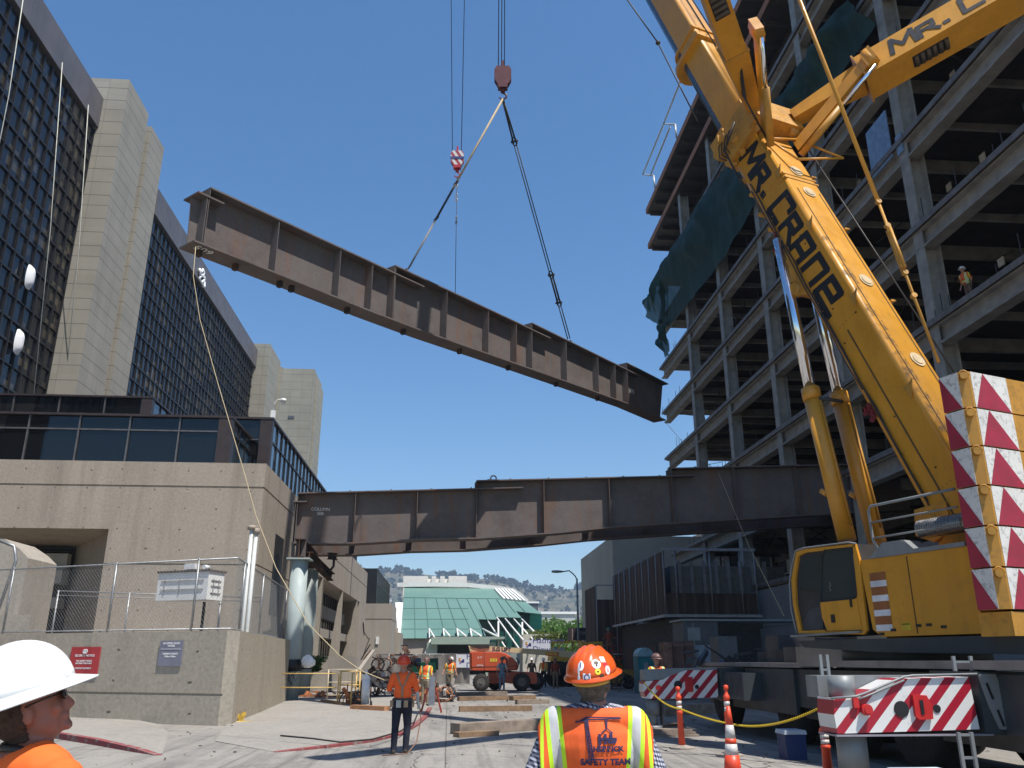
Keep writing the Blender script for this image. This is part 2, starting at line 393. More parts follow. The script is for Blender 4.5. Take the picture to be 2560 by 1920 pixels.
# ================================================================ hospital high rise on the left
XW=-30.0
def curtain(parent,axis,c,a0,a1,z0,z1,fl,rows,up,glass,name='window_band',depth=.16,mw=.085,sgn=1,mm=None,hw=.14):
    """bands of panes with projecting mullions. axis 'x': plane X=c spanning Y a0..a1 ; 'y': plane Y=c spanning X"""
    mm=mm or mull; k=0; z=z0
    def bx(m,u0,u1,za,zb,d0,d1):
        if axis=='x': m.box((c+d0*sgn,u0,za),(c+d1*sgn,u1,zb))
        else: m.box((u0,c+d0*sgn,za),(u1,c+d1*sgn,zb))
    while z<z1-.3:
        zt=min(z+fl,z1); g=MB(); bx(g,a0,a1,z+.001,zt-.001,-.3,0); b=g.build(name,glass,parent)
        g=MB(); u=a0
        while u<=a1+.01: bx(g,u-mw/2,u+mw/2,z+.002,zt-.002,-.02,depth); u+=up
        for r in range(rows): zz=z+(zt-z)*r/rows; bx(g,a0,a1,zz-hw/2 if r else zz+.004,zz+hw/2,-.01,depth*.8)
        g.build('mullions',mm,b); z=zt
t=thing('hospital_tower','tall dark curtain wall hospital slab with grey parapet and tan stair shafts','tower',(XW,90,0))
curtain(t,'x',XW,18.0,60.6,16,43.2,4.5,3,1.25,twrglass)
curtain(t,'x',XW,75.0,119.5,16,43.2,4.5,3,1.25,twrglass)
g=MB(); g.box((XW-20,10,43.2),(XW+.35,61.2,46.0)); g.box((XW-20,74.6,43.2),(XW+.35,119.9,46.0)); g.box((XW-.6,61.2,43.2),(XW-20,74.6,45.9))
g.build('parapet',parap,t)
g=MB(); g.box((XW-20,10,0),(XW-.35,119.6,43.1)); g.build('core_wall',darkin,t)
# shafts
f1=onY(324,199,60.6); Ztop=f1.z
x1=f1.x
yb=onX(371,291,x1).y; 
g=MB(); g.box((XW-2,60.6,0),(x1,yb,Ztop)); g.build('stair_shaft',tan_pan,t)
q=onX(413,371,x1); 
g=MB(); g.box((XW-2,yb+.01,0),(x1-.9,yb+1.3,Ztop-.4)); g.box((XW-2,yb+1.31,0),(x1-.1,q.y,q.z)); g.build('stair_shaft',tan_pan,t)
f3=onY(675,858,119.6); e3=onX(702,904,f3.x)
g=MB(); g.box((XW-4,119.9,0),(f3.x,e3.y,f3.z)); g.box((XW-4,e3.y-.6,0),(f3.x+.5,e3.y,f3.z-1)); g.build('stair_shaft',tan_pan2,t)
# logo emblem on parapet
emb=MB(); XE=XW+.5
def ex(px,py): return onX(px,py,XE)
for poly in ([(499,673),(503,681),(507,674),(510,682),(506,690),(500,686),(499,673)],[(503,688),(497,697),(503,706),(510,700),(511,694),(505,688)],[(503,705),(508,716),(511,717),(510,704)]):
    emb.path([ex(a,b) for a,b in poly],.16,6)
emb.build('emblem',mat('white emblem',(.9,.9,.88),.5),t)
# bulging white ovals on windows
for (cx,cy) in ((73,693),(45,855)):
    g=MB(); rr=[]
    for i in range(9):
        row=[]
        for j in range(7):
            u=i/8*2-1; w=j/6*2-1; u2=u*(1-.12*w*w); w2=w*(1-.25*u*u); p=onX(cx,cy,XW+.3)+V((0,w2*.5,u2*.9)); bul=.35*(1-u**4)*(1-w*w)
            row.append(p+V((bul,0,0)))
        rr.append(row)
    g.sheet(rr); g.build('window_oval',mat('white oval',(.8,.8,.8),.9,0,.04),t)
# lowering ropes hanging down facade
for i,((a,b),(c,d)) in enumerate((((62,-30),(-20,520)),((156,156),(95,1000)),((221,262),(172,1000)))):
    p0=onX(a,b,XW+1.2); p1=V((p0.x,p0.y,14)); q=onX(c,d,XW+1.2)
    g=MB(); g.path([p0,V((p0.x,(p0.y+q.y)/2,(p0.z+q.z)/2)),V((p0.x,q.y,min(q.z,15)))],.03,5)
    solo(g,'facade_rope',mat('pale rope',(.6,.6,.52),.9),('pale rope hanging over parapet nearest the left frame edge','pale rope hanging before dark windows from the parapet edge','pale rope hanging in front of the first tan stair shaft')[i],'rope','ropes hanging down the tower')
# second far tower
a=onY(705,921,150.0); b2=onY(792,923,150.0); e=onX(810,962,b2.x)
t=thing('hospital_tower','farthest tan panelled tower with flat roof behind the dark glass pavilion','tower',((a.x+b2.x)/2,155,0))
g=MB(); g.box((a.x-6,150,0),(b2.x-.4,e.y,b2.z)); g.build('wall',tan_pan2,t)
g=MB(); g.box((b2.x-.38,152.5,0),(b2.x+.0,e.y,b2.z-1.5)); g.build('side_pier',tan_pan2,t)
g=MB(); g.box((b2.x-4.5,149.9,b2.z-9.7),(b2.x-3.4,150,b2.z-9.2)); g.build('vent',mull_lt,t)
# ================================================================ glass pavilion on podium
t=thing('glass_pavilion','dark mirrored glass storeys set back above the concrete podium','building',(-20,50,9.7))
P1=onY(576,1047,36.7); Zg=P1.z
def glassbox(x0,x1,y0,y1,z0,z1,per,rows,side=True):
    g=MB(); g.box((x0,y0,z0),(x1,y1,z1-.02)); g.mi=1; g.build('glass_wall',[podglass,podglass],t)
    m=MB(); x=x1
    while x>x0: m.box((x-.03,y0-.09,z0),(x+.03,y0+.01,z1)); x-=per
    for f in rows: zz=z0+(z1-z0)*f; m.box((x0,y0-.08,zz-.03),(x1,y0+.01,zz+.03))
    m.build('mullions',mull_lt,t)
    if side:
        g=MB(); g.box((x1+.005,y0+.3,z0),(x1+.05,y1,z1-.03)); g.build('glass_wall',blueglass,t)
        m=MB(); y=y0+1.5
        while y<y1: m.box((x1+.045,y-.03,z0),(x1+.12,y+.03,z1)); y+=1.2
        for f in rows: zz=z0+(z1-z0)*f; m.box((x1+.045,y0,zz-.03),(x1+.11,y1,zz+.03))
        m.build('mullions',mull,t)
    m=MB(); m.box((x0,y0-.16,z1),(x1+.16,y1,z1+.1)); m.box((x1-.45,y0-.13,z0),(x1+.13,y0+.28,z1)); m.build('roof_edge',brown,t)
glassbox(-40,P1.x,36.7,60,9.74,Zg,2.15,(.06,.72))
U=onY(378,997,46.0); glassbox(-60,U.x,46,70,Zg,U.z,2.45,(.06,.5))
G3=onX(677,1050,-9.0); glassbox(-20,G3.x,G3.y,82,9.74,G3.z,1.9,(.06,.68))
# dome security camera on pavilion corner
t=thing('security_camera','white dome security camera on gooseneck at glass pavilion corner','camera',onX(682,1046,-9.0))
b0=onX(682,1046,-9.0)
g=MB(); g.box(b0+V((-.11,-.1,0)),b0+V((.11,.1,.4))); g.build('junction_box',white,t)
g=MB(); g.path([b0+V((0,0,.5)),b0+V((.02,0,.8)),b0+V((.15,0,.98)),b0+V((.4,0,1.0))],.025,8); g.build('arm',white,t)
g=MB(); g.tube(b0+V((.44,0,.88)),b0+V((.44,0,1.02)),.14,16); g.ell(b0+V((.44,0,.88)),(.12,.12,-.13),nu=16,nv=6,zmin=0); g.build('dome',white,t)
# ================================================================ concrete podium
t=thing('concrete_podium','board marked concrete podium wall with deep angled recess behind chain link fence','building',(-20,40,0))
ZP=onY(666,1159,36).z; XP=onY(666,1159,36).x
gz1=onY(500,1217,36).z; gz2=onY(500,1411,36).z
rx=onY(272,1322,36).x; rz1=onY(272,1322,36).z; rz0=1.2
g=MB()
# front wall built round the recess; grooves are real 4 cm gaps in the face
def front(x0,x1,z0,z1,y=36.0,d=.6): g.box((x0,y,z0),(x1,y+d,z1))
front(-60,XP,gz1+.04,ZP); front(-60,XP,rz1,gz1-.04); front(rx,XP,gz2+.03,rz1); front(rx,XP,0,gz2-.03); front(-60,rx,0,rz0)
g.box((-60,36.06,0),(-59,37,ZP)); 
g.box((rx,36.05,gz2-.05),(XP-.05,36.5,gz2+.05)); g.box((-60,36.05,gz1-.05),(XP-.05,36.5,gz1+.05))
g.build('front_wall',conc,t)
g=MB(); g.box((-60,36.62,ZP-.4),(XP-.62,84,ZP-.02)); g.box((-60,39.6,0),(XP-4,84,ZP-.5)); g.build('roof_slab',conc_plain,t)
# street side wall
g=MB(); ys=48.5
for (za,zb) in ((gz1+.04,ZP),(gz2+.03,gz1-.04),(0,gz2-.03)): g.box((XP-.6,36.01 if 0 else 36.6,za),(XP,ys,zb))
g.box((XP-.55,36.6,gz1-.05),(XP-.05,ys,gz1+.05)); g.box((XP-.55,36.6,gz2-.05),(XP-.05,ys,gz2+.05))
g.build('side_wall',conc,t)
g=MB(); g.box((XP-.1,39.2,3.6),(XP+.02,41.2,7.2)); g.build('window',black,t)
# recess
g=MB(); bx=onY(195,1340,39.4).x
g.prism([(rx,36.6,rz0),(rx,36.6,rz1),(bx,39.4,rz1-.35),(bx,39.4,rz0)],(.3,0,0))
g.prism([(-60,36.6,rz1),(rx,36.6,rz1),(bx,39.4,rz1-.35),(-60,39.4,rz1-.35)],(0,0,.3))
g.build('reveal',conc,t)
g=MB(); 
for i in range(9): z=rz1-.5-i*.12; g.box((-60,39.1,z),(bx-.05,39.3,z+.05))
g.box((-60,39.32,rz0),(bx,39.5,rz1-.3)); g.build('louvre',mat('louvre brown',(.03,.025,.024),.6),t)
g=MB()
for za,zb in ((1459,1425),(1520,1494)):
    a=onY(100,za,38.4).z; b=onY(100,zb,38.4).z; g.box((-60,38.2,a),(bx+.1,38.9,b))
z=onY(100,1459,38.4).z; zt=onY(100,1382,38.4).z; g.box((-60,38.6,z+.35),(bx+.05,39.0,zt)); g.build('ledge',conc_plain,t)
# ================================================================ street wing with fins
t=thing('fin_wing','street wing of concrete podium with tapered fins under a deep band','building',(-10,66,0))
y0,y1=48.6,84.0; zb=onX(924,1521,XP).z; zg=onX(932,1482,XP).z; ZW=onX(932,1456,XP).z
g=MB(); g.box((XP-.6,y0,zg+.04),(XP,y1,ZP-.0)); g.box((XP-.6,y0,zb),(XP,y1,zg-.04)); g.box((XP-.6,y0,zg-.05),(XP-.05,y1,zg+.05))
g.box((XP-12,y1-.5,0),(XP-.6,y1,ZP)); g.box((XP-1.7,y1-6,0),(XP,y1,zb-.01)); g.box((XP-3,y0,zb-.01),(XP-.6,y1-.5,zb+.3)); g.build('band',conc,t)
g=MB(); g.box((XP-.05,70.2,zb),(XP+.02,70.5,ZP)); g.build('downpipe',brown,t)
fy=[]
for px in (805,853,892): fy.append(onX(px,1560,XP).y)
g0=[50.6]+fy
fy=[y0+.3,54.9]+[onX(801,1530,XP).y,onX(853,1540,XP).y,onX(891,1545,XP).y]
for i,y in enumerate(fy):
    g=MB(); g.prism([(XP,y,0),(XP,y,zb-.3),(XP,y,zb-.02),(XP-.2,y,zb-.02),(XP-.95,y,0)],(0,.32,0)); g.build('fin',conc_plain,t)
zs=[onX(900,1600,XP-1.6).z]
g=MB(); g.box((XP-1.7,y0,4.6),(XP-1.25,y1-6,5.5)); g.build('spandrel',conc_plain,t)
g=MB(); g.box((XP-1.7,y0,3.2),(XP-.9,y1-6,3.8)); g.build('spandrel',conc_plain,t)
g=MB(); g.box((XP-2.0,y0,0),(XP-1.71,y1-6,zb-.02)); g.build('window',mat('shop glass',(.02,.02,.022),.1),t)
m=MB(); y=y0
while y<y1-6: m.box((XP-1.709,y,0),(XP-1.66,y+.08,zb-.05)); y+=1.3
m.build('mullions',mull,t)
g=MB(); a=onX(900,1560,XP+.05); g.path([onX(908,1556,XP+.05),onX(910,1580,XP+.05),onX(920,1596,XP+.05),onX(929,1597,XP+.05),onX(930,1670,XP+.05)],.05,6); g.path([onX(932,1606,XP+.05),onX(933,1670,XP+.05)],.04,6); g.build('conduit',brown,t)
# stair parapet + planter
g=MB(); a=onX(805,1638,XP+.6); b=onX(902,1638,XP+.6)
g.prism([(XP+.3,56,0),(XP+.3,56,1.9),(XP+.3,66,1.9),(XP+.3,78,1.9),(XP+.3,78,0)],(-.3,0,0))
g.prism([(XP+2.0,57,0),(XP+2.0,57,1.0),(XP+2.0,62,1.05),(XP+2.0,73,2.5),(XP+2.0,75,2.5),(XP+2.0,75,0)],(-.25,0,0))
g.box((XP+.31,57,0),(XP+1.74,58,.9))
solo(g,'stair_wall',conc_plain,'low concrete stair wall with sloped top beside the street wing','wall')
# low planter wall near column
g=MB(); a=onY(662+0,1680,45); g.box((XP+.1,45,0),(onY(818,1680,45).x,45.35,onY(800,1680,45).z)); g.box((onY(818,1680,45).x-.02,45.36,0),(onY(818,1680,45).x-.35,50,onY(800,1680,45).z))
solo(g,'planter_wall',conc_plain,'low concrete planter wall behind the pale green columns','wall')
# dark and grey buildings further on
g=MB(); a=onX(943,1421,-7.9)
t=thing('dark_office','black glass cube building rising beyond the street wing','building',(-14,100,0))
x2=onY(943,1421,96).x; zt=onY(943,1421,96).z; g.box((-34,96,0),(x2,118,zt)); g.build('wall',mat('black cladding',(.016,.017,.019),.35),t)
m=MB(); 
for k in range(14): m.box((x2-.001,96+k*1.6,zt-9),(x2+.06,96.08+k*1.6,zt))
for k in range(6): m.box((x2-.001,96,zt-1.5*k-.1),(x2+.05,118,zt-1.5*k-.02))
m.build('mullions',mull,t)
t=thing('grey_annex','plain grey concrete annex with one groove past the street wing','building',(-12,90,0))
xa=onY(980,1510,89).x; zt=onY(960,1509,89).z
g=MB(); g.box((-20,89,0),(xa,97,zt-1.6)); g.box((-20,89,zt-1.5),(xa,97,zt)); g.box((-20,89.05,zt-1.61),(xa-.05,96.9,zt-1.49)); g.box((xa-1.2,97,0),(xa+.5,104,zt-2.6)); g.build('wall',conc_plain,t)
g=MB(); p=onY(943,1600,88.9); g.box(p+V((-.15,-.02,-.4)),p+V((.15,.1,.3))); g.build('wall_lamp',white,t)
# ================================================================ retaining wall with chain link fence
A=V((-24,31.5,0)); B=V(onZ(544,1815)); Cc=V(onZ(691,1760)); 
B=V((B.x,B.y,0)); Cc=V((Cc.x,Cc.y,0)); Lf=V(onZ(207,1804)); d0=(B-Lf).normalized(); A=B-d0*20
zt=onP(544,1589,B,(Cc-B).cross(UP).normalized()).z; zt2=onP(691,1606,Cc,(Cc-B).cross(UP).normalized()).z
zt=(zt+zt2)/2; ztL=onP(200,1582,B,d0.cross(UP)).z
gzr=.78
t=thing('retaining_wall','tan concrete retaining wall with two signs and a dark groove','wall',B)
def wallseg(P,Q,z0,z1,th=.35,inset=0.0):
    d=(Q-P).normalized(); n=V((-d.y,d.x,0)); 
    if n.y<0: n=-n
    g.prism([P+n*inset+UP*z0,Q+n*inset+UP*z0,Q+n*inset+UP*z1,P+n*inset+UP*z1],n*(th-inset))
g=MB(); wallseg(A,B,0,gzr-.03); wallseg(A,B,gzr-.03,gzr+.03,.35,.04); wallseg(A,B,gzr+.03,ztL)
g.build('wall_section',conc2,t)
g=MB(); e=(Cc-B).normalized()*.004; wallseg(B+e,Cc,0,gzr-.03); wallseg(B+e,Cc,gzr-.03,gzr+.03,.35,.04); wallseg(B+e,Cc,gzr+.03,ztL); 
g.build('wall_section',conc2,t)
nW=d0.cross(UP).normalized()
if nW.y>0: nW=-nW
def onW(px,py,off=0.0): return onP(px,py,B+nW*off,nW)
# terrace fill behind
g=MB(); g.add([(A.x,A.y+.3,ztL-.9),(B.x-.3,B.y+.35,ztL-.9),(Cc.x-.4,Cc.y,ztL-.9),(A.x,36,ztL-.9)],[(0,1,2,3)]); tag(g.build('terrace',conc_plain),kind='structure')
# signs
def sign(pxs,m,name,label):
    q=[onW(px,py,.03) for px,py in pxs]; O=(q[0]+q[2])/2; ux=(q[1]-q[0]).normalized(); w=((q[1]-q[0]).length+(q[2]-q[3]).length)/2; h=((q[0]-q[3]).length+(q[1]-q[2]).length)/2
    ux=d0.copy(); 
    if ux.x<0: ux=-ux
    t=thing(name,label,'sign',O); g=MB(); g.obox(O,ux,UP,nW,w/2,h/2,.012); g.build('sign_board',m,t)
    return t,O+nW*.012,ux,w,h
sred=mat('sign red',(.42,.045,.05),.45,0,.06); sgry=mat('sign grey',(.2,.2,.25),.4,0,.06); sw=mat('sign white',(.8,.8,.8),.5,0,.03)
t,O,ux,w,h=sign([(177,1618),(251,1618),(246,1688),(175,1688)],sred,'wall_sign','red security notice sign on retaining wall behind white hard hat')
for tx,dy,s in (('SECURITY NOTICE',.19,.085),('NO ADMITTANCE',.0,.068),('BEYOND THIS POINT',-.085,.062),('CONTACT SECURITY.',-.26,.062)):
    addtext(tx,s*h*1.25,O+UP*dy*h,ux,UP,sw,'lettering',t,xs=1.08,bold=.0015)
g=MB()
for k in(-1,0,1): g.path([O+ux*(k*.055*h+math.cos(a)*.05*h)+UP*(.34*h+math.sin(a)*.07*h)+nW*.012 for a in [i*math.pi/8 for i in range(16)]],.009,5,closed=True)
g.build('badge',sw,t)
t,O,ux,w,h=sign([(401,1602),(457,1602),(453,1666),(394,1666)],sgry,'wall_sign','grey receiving dock hours sign on retaining wall')
for tx,dy,s in (('RECEIVING DOCK',.39,.095),('HOURS',.29,.095),('MONDAY-FRIDAY',-.02,.085),('7:00am-3:30pm',-.12,.085)):
    addtext(tx,s*h*1.15,O+UP*dy*h,ux,UP,sw,'lettering',t,xs=.98,bold=.0015)
g=MB(); g.obox(O+UP*.17*h+nW*.006,ux,UP,nW,w*.44,.006,.003); g.build('rule_line',sw,t)
# fence
t=thing('chain_link_fence','galvanised chain link fence standing on the tan retaining wall','fence',B+UP*ztL)
nB=(Cc-B).normalized(); nS=nB.cross(UP).normalized()
zf=onW(474,1401,-.15).z
def post(p,z0,z1,r=.035):
    g=MB(); g.tube(V((p.x,p.y,z0)),V((p.x,p.y,z1)),r,8); g.ell(V((p.x,p.y,z1)),(r*1.2,r*1.2,r),nu=8,nv=4); g.build('post',galv,t)
ofs=-nW*.15
for px in (5,266,476): 
    p=onW(px,1590,-.15); post(p,ztL,zf+.02)
eB=B+ofs
seg2=[eB+(Cc-B)*f for f in (0.1,.42,.97)]
for p in seg2: post(p,ztL,zf)
g=MB(); pA=A+ofs; 
for z in (zf,ztL+.06): g.tube(V((pA.x,pA.y,z)),V((eB.x,eB.y,z)),.024,6); g.tube(V((eB.x,eB.y,z)),V((seg2[-1].x,seg2[-1].y,z)),.024,6)
g.build('rail',galv,t)
def lattice(P,Q,z0,z1,sp=.125,r=.0030):
    g=MB(); d=(Q-P); L=d.length; d=d.normalized(); H=z1-z0; n=int((L+H)/sp)
    for k in range(n):
        for sg in (1,-1):
            u0=k*sp-H; u1=k*sp
            a0,b0=(u0,0),(u1,H)
            if a0[0]<0: a0=(0,-u0)
            if b0[0]>L: b0=(L,H-(u1-L))
            if b0[1]<=a0[1]: continue
            za,zb=(a0[1],b0[1]) if sg>0 else (H-a0[1],H-b0[1])
            g.tube(V((P.x,P.y,z0))+d*a0[0]+UP*za,V((P.x,P.y,z0))+d*b0[0]+UP*zb,r,3,caps=False)
    return g
g=lattice(A+ofs+(eB-pA)*.45,eB,ztL+.03,zf); g.build('mesh_panel',galv,t)
g=lattice(eB,seg2[-1],ztL+.03,zf); g.build('mesh_panel',galv,t)
# second inner fence
t=thing('inner_fence','lower galvanised pipe rail fence behind the chain link fence','fence',(-9,31,ztL))
zi=onY(300,1478,31.5).z
g=MB(); xl=onY(143,1478,31.5).x; xr=onY(690,1475,35.2).x
g.tube((xl,31.5,zi),(onY(660,1475,34.6).x,34.6,zi),.022,6); g.tube((xl,31.5,zi-.15),(onY(660,1475,34.6).x,34.6,zi-.15),.016,6); g.build('rail',galv,t)
for px,Y in((143,31.5),(322,32.4),(552,34)):
    x=onY(px,1500,Y).x; g=MB(); g.tube((x,Y,ztL-.9),(x,Y,zi+.02),.032,8); g.build('post',galv,t)
# standpipes at wall bend
t=thing('standpipe','pale vertical drain pipe pair strapped to retaining wall corner','pipe',onZ(600,1790))
b0=V(onZ(583,1803)); b0.z=0; b0.y-=.02; zt3=onP(604,1322,b0,V((0,-1,0))).z
g=MB(); g.tube(b0,b0+UP*zt3,.06,12); g.tube(b0+V((.14,.03,0)),b0+V((.14,.03,zt3-.1)),.06,12); g.build('pipe',mat('pipe paint',(.55,.57,.56),.5,.1,.08),t)
g=MB(); g.tube(b0+V((0,0,zt3-.02)),b0+V((0,0,zt3+.1)),.13,14); g.tube(b0+V((.14,.03,zt3-.16)),b0+V((.14,.03,zt3+.02)),.1,14); g.build('cap',mat('pipe cap',(.3,.25,.2),.7),t)
for z in (.55,2.1): 
    g=MB(); g.box(b0+V((-.12,-.07,z)),b0+V((.24,.12,z+.06))); g.build('strap',black,t)
# yellow valve heap at foot
g=MB(); c=V(onZ(586,1808)); c.z=0
for i in range(9):
    p=c+V((random.uniform(-.35,.3),random.uniform(-.15,.2),random.uniform(.08,.28))); q=V((random.uniform(-1,1),random.uniform(-1,1),random.uniform(-.6,.6))).normalized(); g.obox(p,q,*aframe(q),random.uniform(.08,.2),.07,.06)
g.path([c+V((-.3,-.2,.03)),c+V((0,-.3,.05)),c+V((.35,-.1,.04)),c+V((.5,.15,.03))],.03,6)
solo(g,'pump_tool',mat('tool yellow',(.55,.36,.05),.5,0,.3,9,dirt=.6),'small greasy yellow pump tool on the ground below the standpipe','tool')
# electrical cabinet on a post
t=thing('white_cabinet','rusty white metal cabinet on a single post behind fence','cabinet',onW(500,1584,-.9))
c1_=onW(398,1430,-.8); q1=onW(523,1432,-.8); lo=onW(520,1502,-.8); side=onW(555,1440,-2.1)
g=MB(); ux=(q1-c1_); ux.z=0; ux.normalize(); wdt=(q1-c1_).dot(ux); hh=q1.z-lo.z; dp=-nW
g.obox((c1_+q1)/2+dp*.35-UP*hh/2,ux,dp,UP,wdt/2,.35,hh/2); g.build('body',mat('cabinet white',(.74,.74,.72),.5,0,.05,3,dirt=.12),t)
g=MB(); g.obox((c1_+q1)/2+dp*.35+UP*.03,ux,dp,UP,wdt/2+.04,.39,.03); g.build('lid',mat('lid rust',(.1,.08,.07),.7),t)
g=MB(); o=(c1_+q1)/2-UP*hh/2+nW*.012
for u in (-.35,-.05,.3): g.obox(o+ux*u*wdt,ux,UP,nW,.012,hh*.28,.01)
for zz in (-.12,.2): g.obox(o+UP*zz*hh+nW*.004,ux,UP,nW,wdt*.42,.012,.01)
o2=q1+dp*.35-UP*hh/2+ux*.012
for u in (-.12,.12): g.obox(o2+dp*u,dp,UP,ux,.012,hh*.3,.01)
for zz in (-.2,.05,.25): g.obox(o2+UP*zz*hh+ux*.004,dp,UP,ux,.22,.012,.01)
g.build('bracing',mat('brace rust',(.3,.28,.27),.7),t)
g=MB(); pc=q1-ux*.35+dp*.35; g.tube(V((pc.x,pc.y,ztL-.9)),V((pc.x,pc.y,q1.z-hh)),.045,8); g.obox(V((pc.x,pc.y,ztL+.02)),ux,dp,UP,.28,.2,.02); g.build('post',black,t)
g=MB(); a=c1_+ux*wdt*.55+dp*.2; g.obox(a+UP*.14,ux,dp,UP,.2,.1,.085); g.tube(a+ux*.55+UP*.1-dp*.1,a+ux*.55+UP*.1+dp*.1,.07,12); g.build('lamp',white,t)
# concrete air shaft at left edge
g=MB(); xs=onY(70,1400,30).x; Yv=30
prof=[(xs,Yv,ztL-.9),(xs,Yv,2.7)]+[(xs+.02-1.5*(1-math.cos(a)),Yv,onY(60,1378,Yv).z-.9+ .9*math.sin(a)) for a in [i*math.pi/16 for i in range(8)]]
prof=[V((xs,Yv,ztL-.9)),V((xs,Yv,onY(60,1395,Yv).z)),V((xs-.35,Yv,onY(25,1372,Yv).z)),V((xs-.9,Yv,onY(0,1347,Yv).z)),V((xs-3,Yv,onY(0,1345,Yv).z)),V((xs-3,Yv,ztL-.9))]
g.prism(prof,(0,2.2,0)); x3=onY(78,1540,29.6).x; g.box((x3,29.6,ztL-.9),(xs-3,29.98,onY(70,1537,29.6).z)); 
solo(g,'air_shaft',conc_plain,'grey concrete air shaft with sloped top behind fence at left edge','shaft')
g=MB(); p0=onY(3,1560,28.8); g.path([V((p0.x-.3,28.8,ztL)),V((p0.x+.1,28.8,onY(3,1400,28.8).z)),V((p0.x-.05,28.8,onY(0,1365,28.8).z)),V((p0.x-.6,28.8,onY(0,1350,28.8).z))],.05,8)
solo(g,'vent_pipe',galv,'curved galvanised pipe in front of the concrete air shaft','pipe')
# ================================================================ steel frame building on the right
XR=20.6; ROWS=[14,23,32,40.8,49.7,58.5,67.3,76.0]; LV=[6.4,11,15.5,20.1,24.7,29.3,33.9,38.6]; DK=[43.5,47.7]
t=thing('steel_frame_building','unfinished grey steel frame hospital building with open floors and netting','building',(XR+9,45,0))
for xi,X in enumerate((XR+.4,XR+9.2,XR+18)):
    for y in (ROWS if xi else ROWS[:-1]):
        g=MB(); g.ibeam((X,y,0),(X,y,43.2),.5 if xi else .66,.62 if xi else .8,.08,upv=(1,0,0)); g.build('column',fireproof,t)
for z in LV:
    g=MB(); g.box((XR-.1,8,z-.1),(XR+27,77.3,z+.09)); g.build('floor_deck',deckmet,t)
    g=MB(); g.ibeam((XR+.3,8,z-.58),(XR+.3,77.2,z-.58),.6,.92,.09); 
    g.ibeam((XR+9.2,8,z-.5),(XR+9.2,77,z-.5),.35,.7,.05); g.ibeam((XR+18,8,z-.5),(XR+18,77,z-.5),.35,.7,.05); g.build('edge_beam',fireproof,t)
    g=MB(); y=9.6
    while y<77:
        big=any(abs(y-r)<1.4 for r in ROWS); g.beam((XR+.5,y,z-(.45 if big else .3)),(XR+27,y,z-(.45 if big else .3)),.24 if big else .16,.62 if big else .34); y+=2.95
    g.build('cross_beams',fireproof,t)
    g=MB(); y=8.5
    while y<77.2:
        if random.random()<.5: g.box((XR-.12,y,z+.1),(XR-.09,y+.03,z+random.uniform(.4,1.1)))
        if random.random()<.25: g.box((XR+random.uniform(.2,5),y,z-random.uniform(1,2.4)),(0,0,0)) if 0 else g.tube((XR+random.uniform(.5,6),y,z-.5),(XR+random.uniform(.5,6),y+.05,z-random.uniform(1.2,2.5)),.025,4)
        y+=random.uniform(.5,1.6)
    g.build('rebar',mat('rebar dark',(.05,.045,.045),.8),t)
    g=MB(); g.box((XR-.16,8,z-.14),(XR-.11,77.35,z+.12)); g.build('pour_stop',mat('pour stop',(.2,.18,.17),.7,.2,.2,2,streak=.5),t)
g=MB()
for z in LV[1:]: 
    for k in range(26):
        y=random.uniform(12,74); x=XR+random.uniform(1.5,26); g.box((x,y,z-4.45),(x+random.uniform(.2,2.2),y+random.uniform(.2,1.2),z-random.uniform(2.6,4.1)))
        a_=V((x,y,z-.6)); g.path([a_,a_+V((.3,.8,-random.uniform(.3,1.2))),a_+V((.1,random.uniform(1.5,3),-.1))],.03,4)
g.build('interior_stuff',mat('site clutter',(.07,.065,.065),.8,0,.5,.5),t)
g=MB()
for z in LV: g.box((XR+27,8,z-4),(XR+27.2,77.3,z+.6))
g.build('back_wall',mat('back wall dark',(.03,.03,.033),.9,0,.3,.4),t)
for z in DK:
    g=MB(); g.box((XR-.3,6,z-.25),(XR+27,78.2,z+.05)); g.build('roof_deck',deckmet,t)
    g=MB(); g.box((XR-.36,6,z-.3),(XR-.31,78.3,z+.3)); g.box((XR-.36,78.21,z-.3),(XR+27,78.28,z+.3)); g.build('deck_edge_board',ply,t)
    g=MB(); y=7.5
    while y<78: g.beam((XR,y,z-.45),(XR+27,y,z-.45),.2,.36); y+=2.2
    g.ibeam((XR+2,6,z-.85),(XR+2,78,z-.85),.3,.5,.04); g.ibeam((XR+9,6,z-.85),(XR+9,78,z-.85),.3,.5,.04); g.build('deck_framing',mat('dark framing',(.07,.055,.05),.7,.2),t)
g=MB()
for y in ROWS: g.beam((XR+2.2,y,43.7),(XR+2.2,y,47),.4,.4,(1,0,0))
g.build('upper_posts',deckmet,t)
# guard rail frame sticking out from the roof
def rx_(px,py): return onX(px,py,XR-.7)
g=MB()
for a,b in (((1708,186),(1658,312)),((1658,312),(1607,436)),((1675,318),(1627,436)),((1658,310),(1688,311)),((1688,311),(1691,345)),((1607,436),(1634,439)),((1634,439),(1637,470))): g.tube(rx_(*a),rx_(*b),.09,5)
g.build('guard_frame',mat('aluminium',(.5,.5,.48),.5,.3),t)
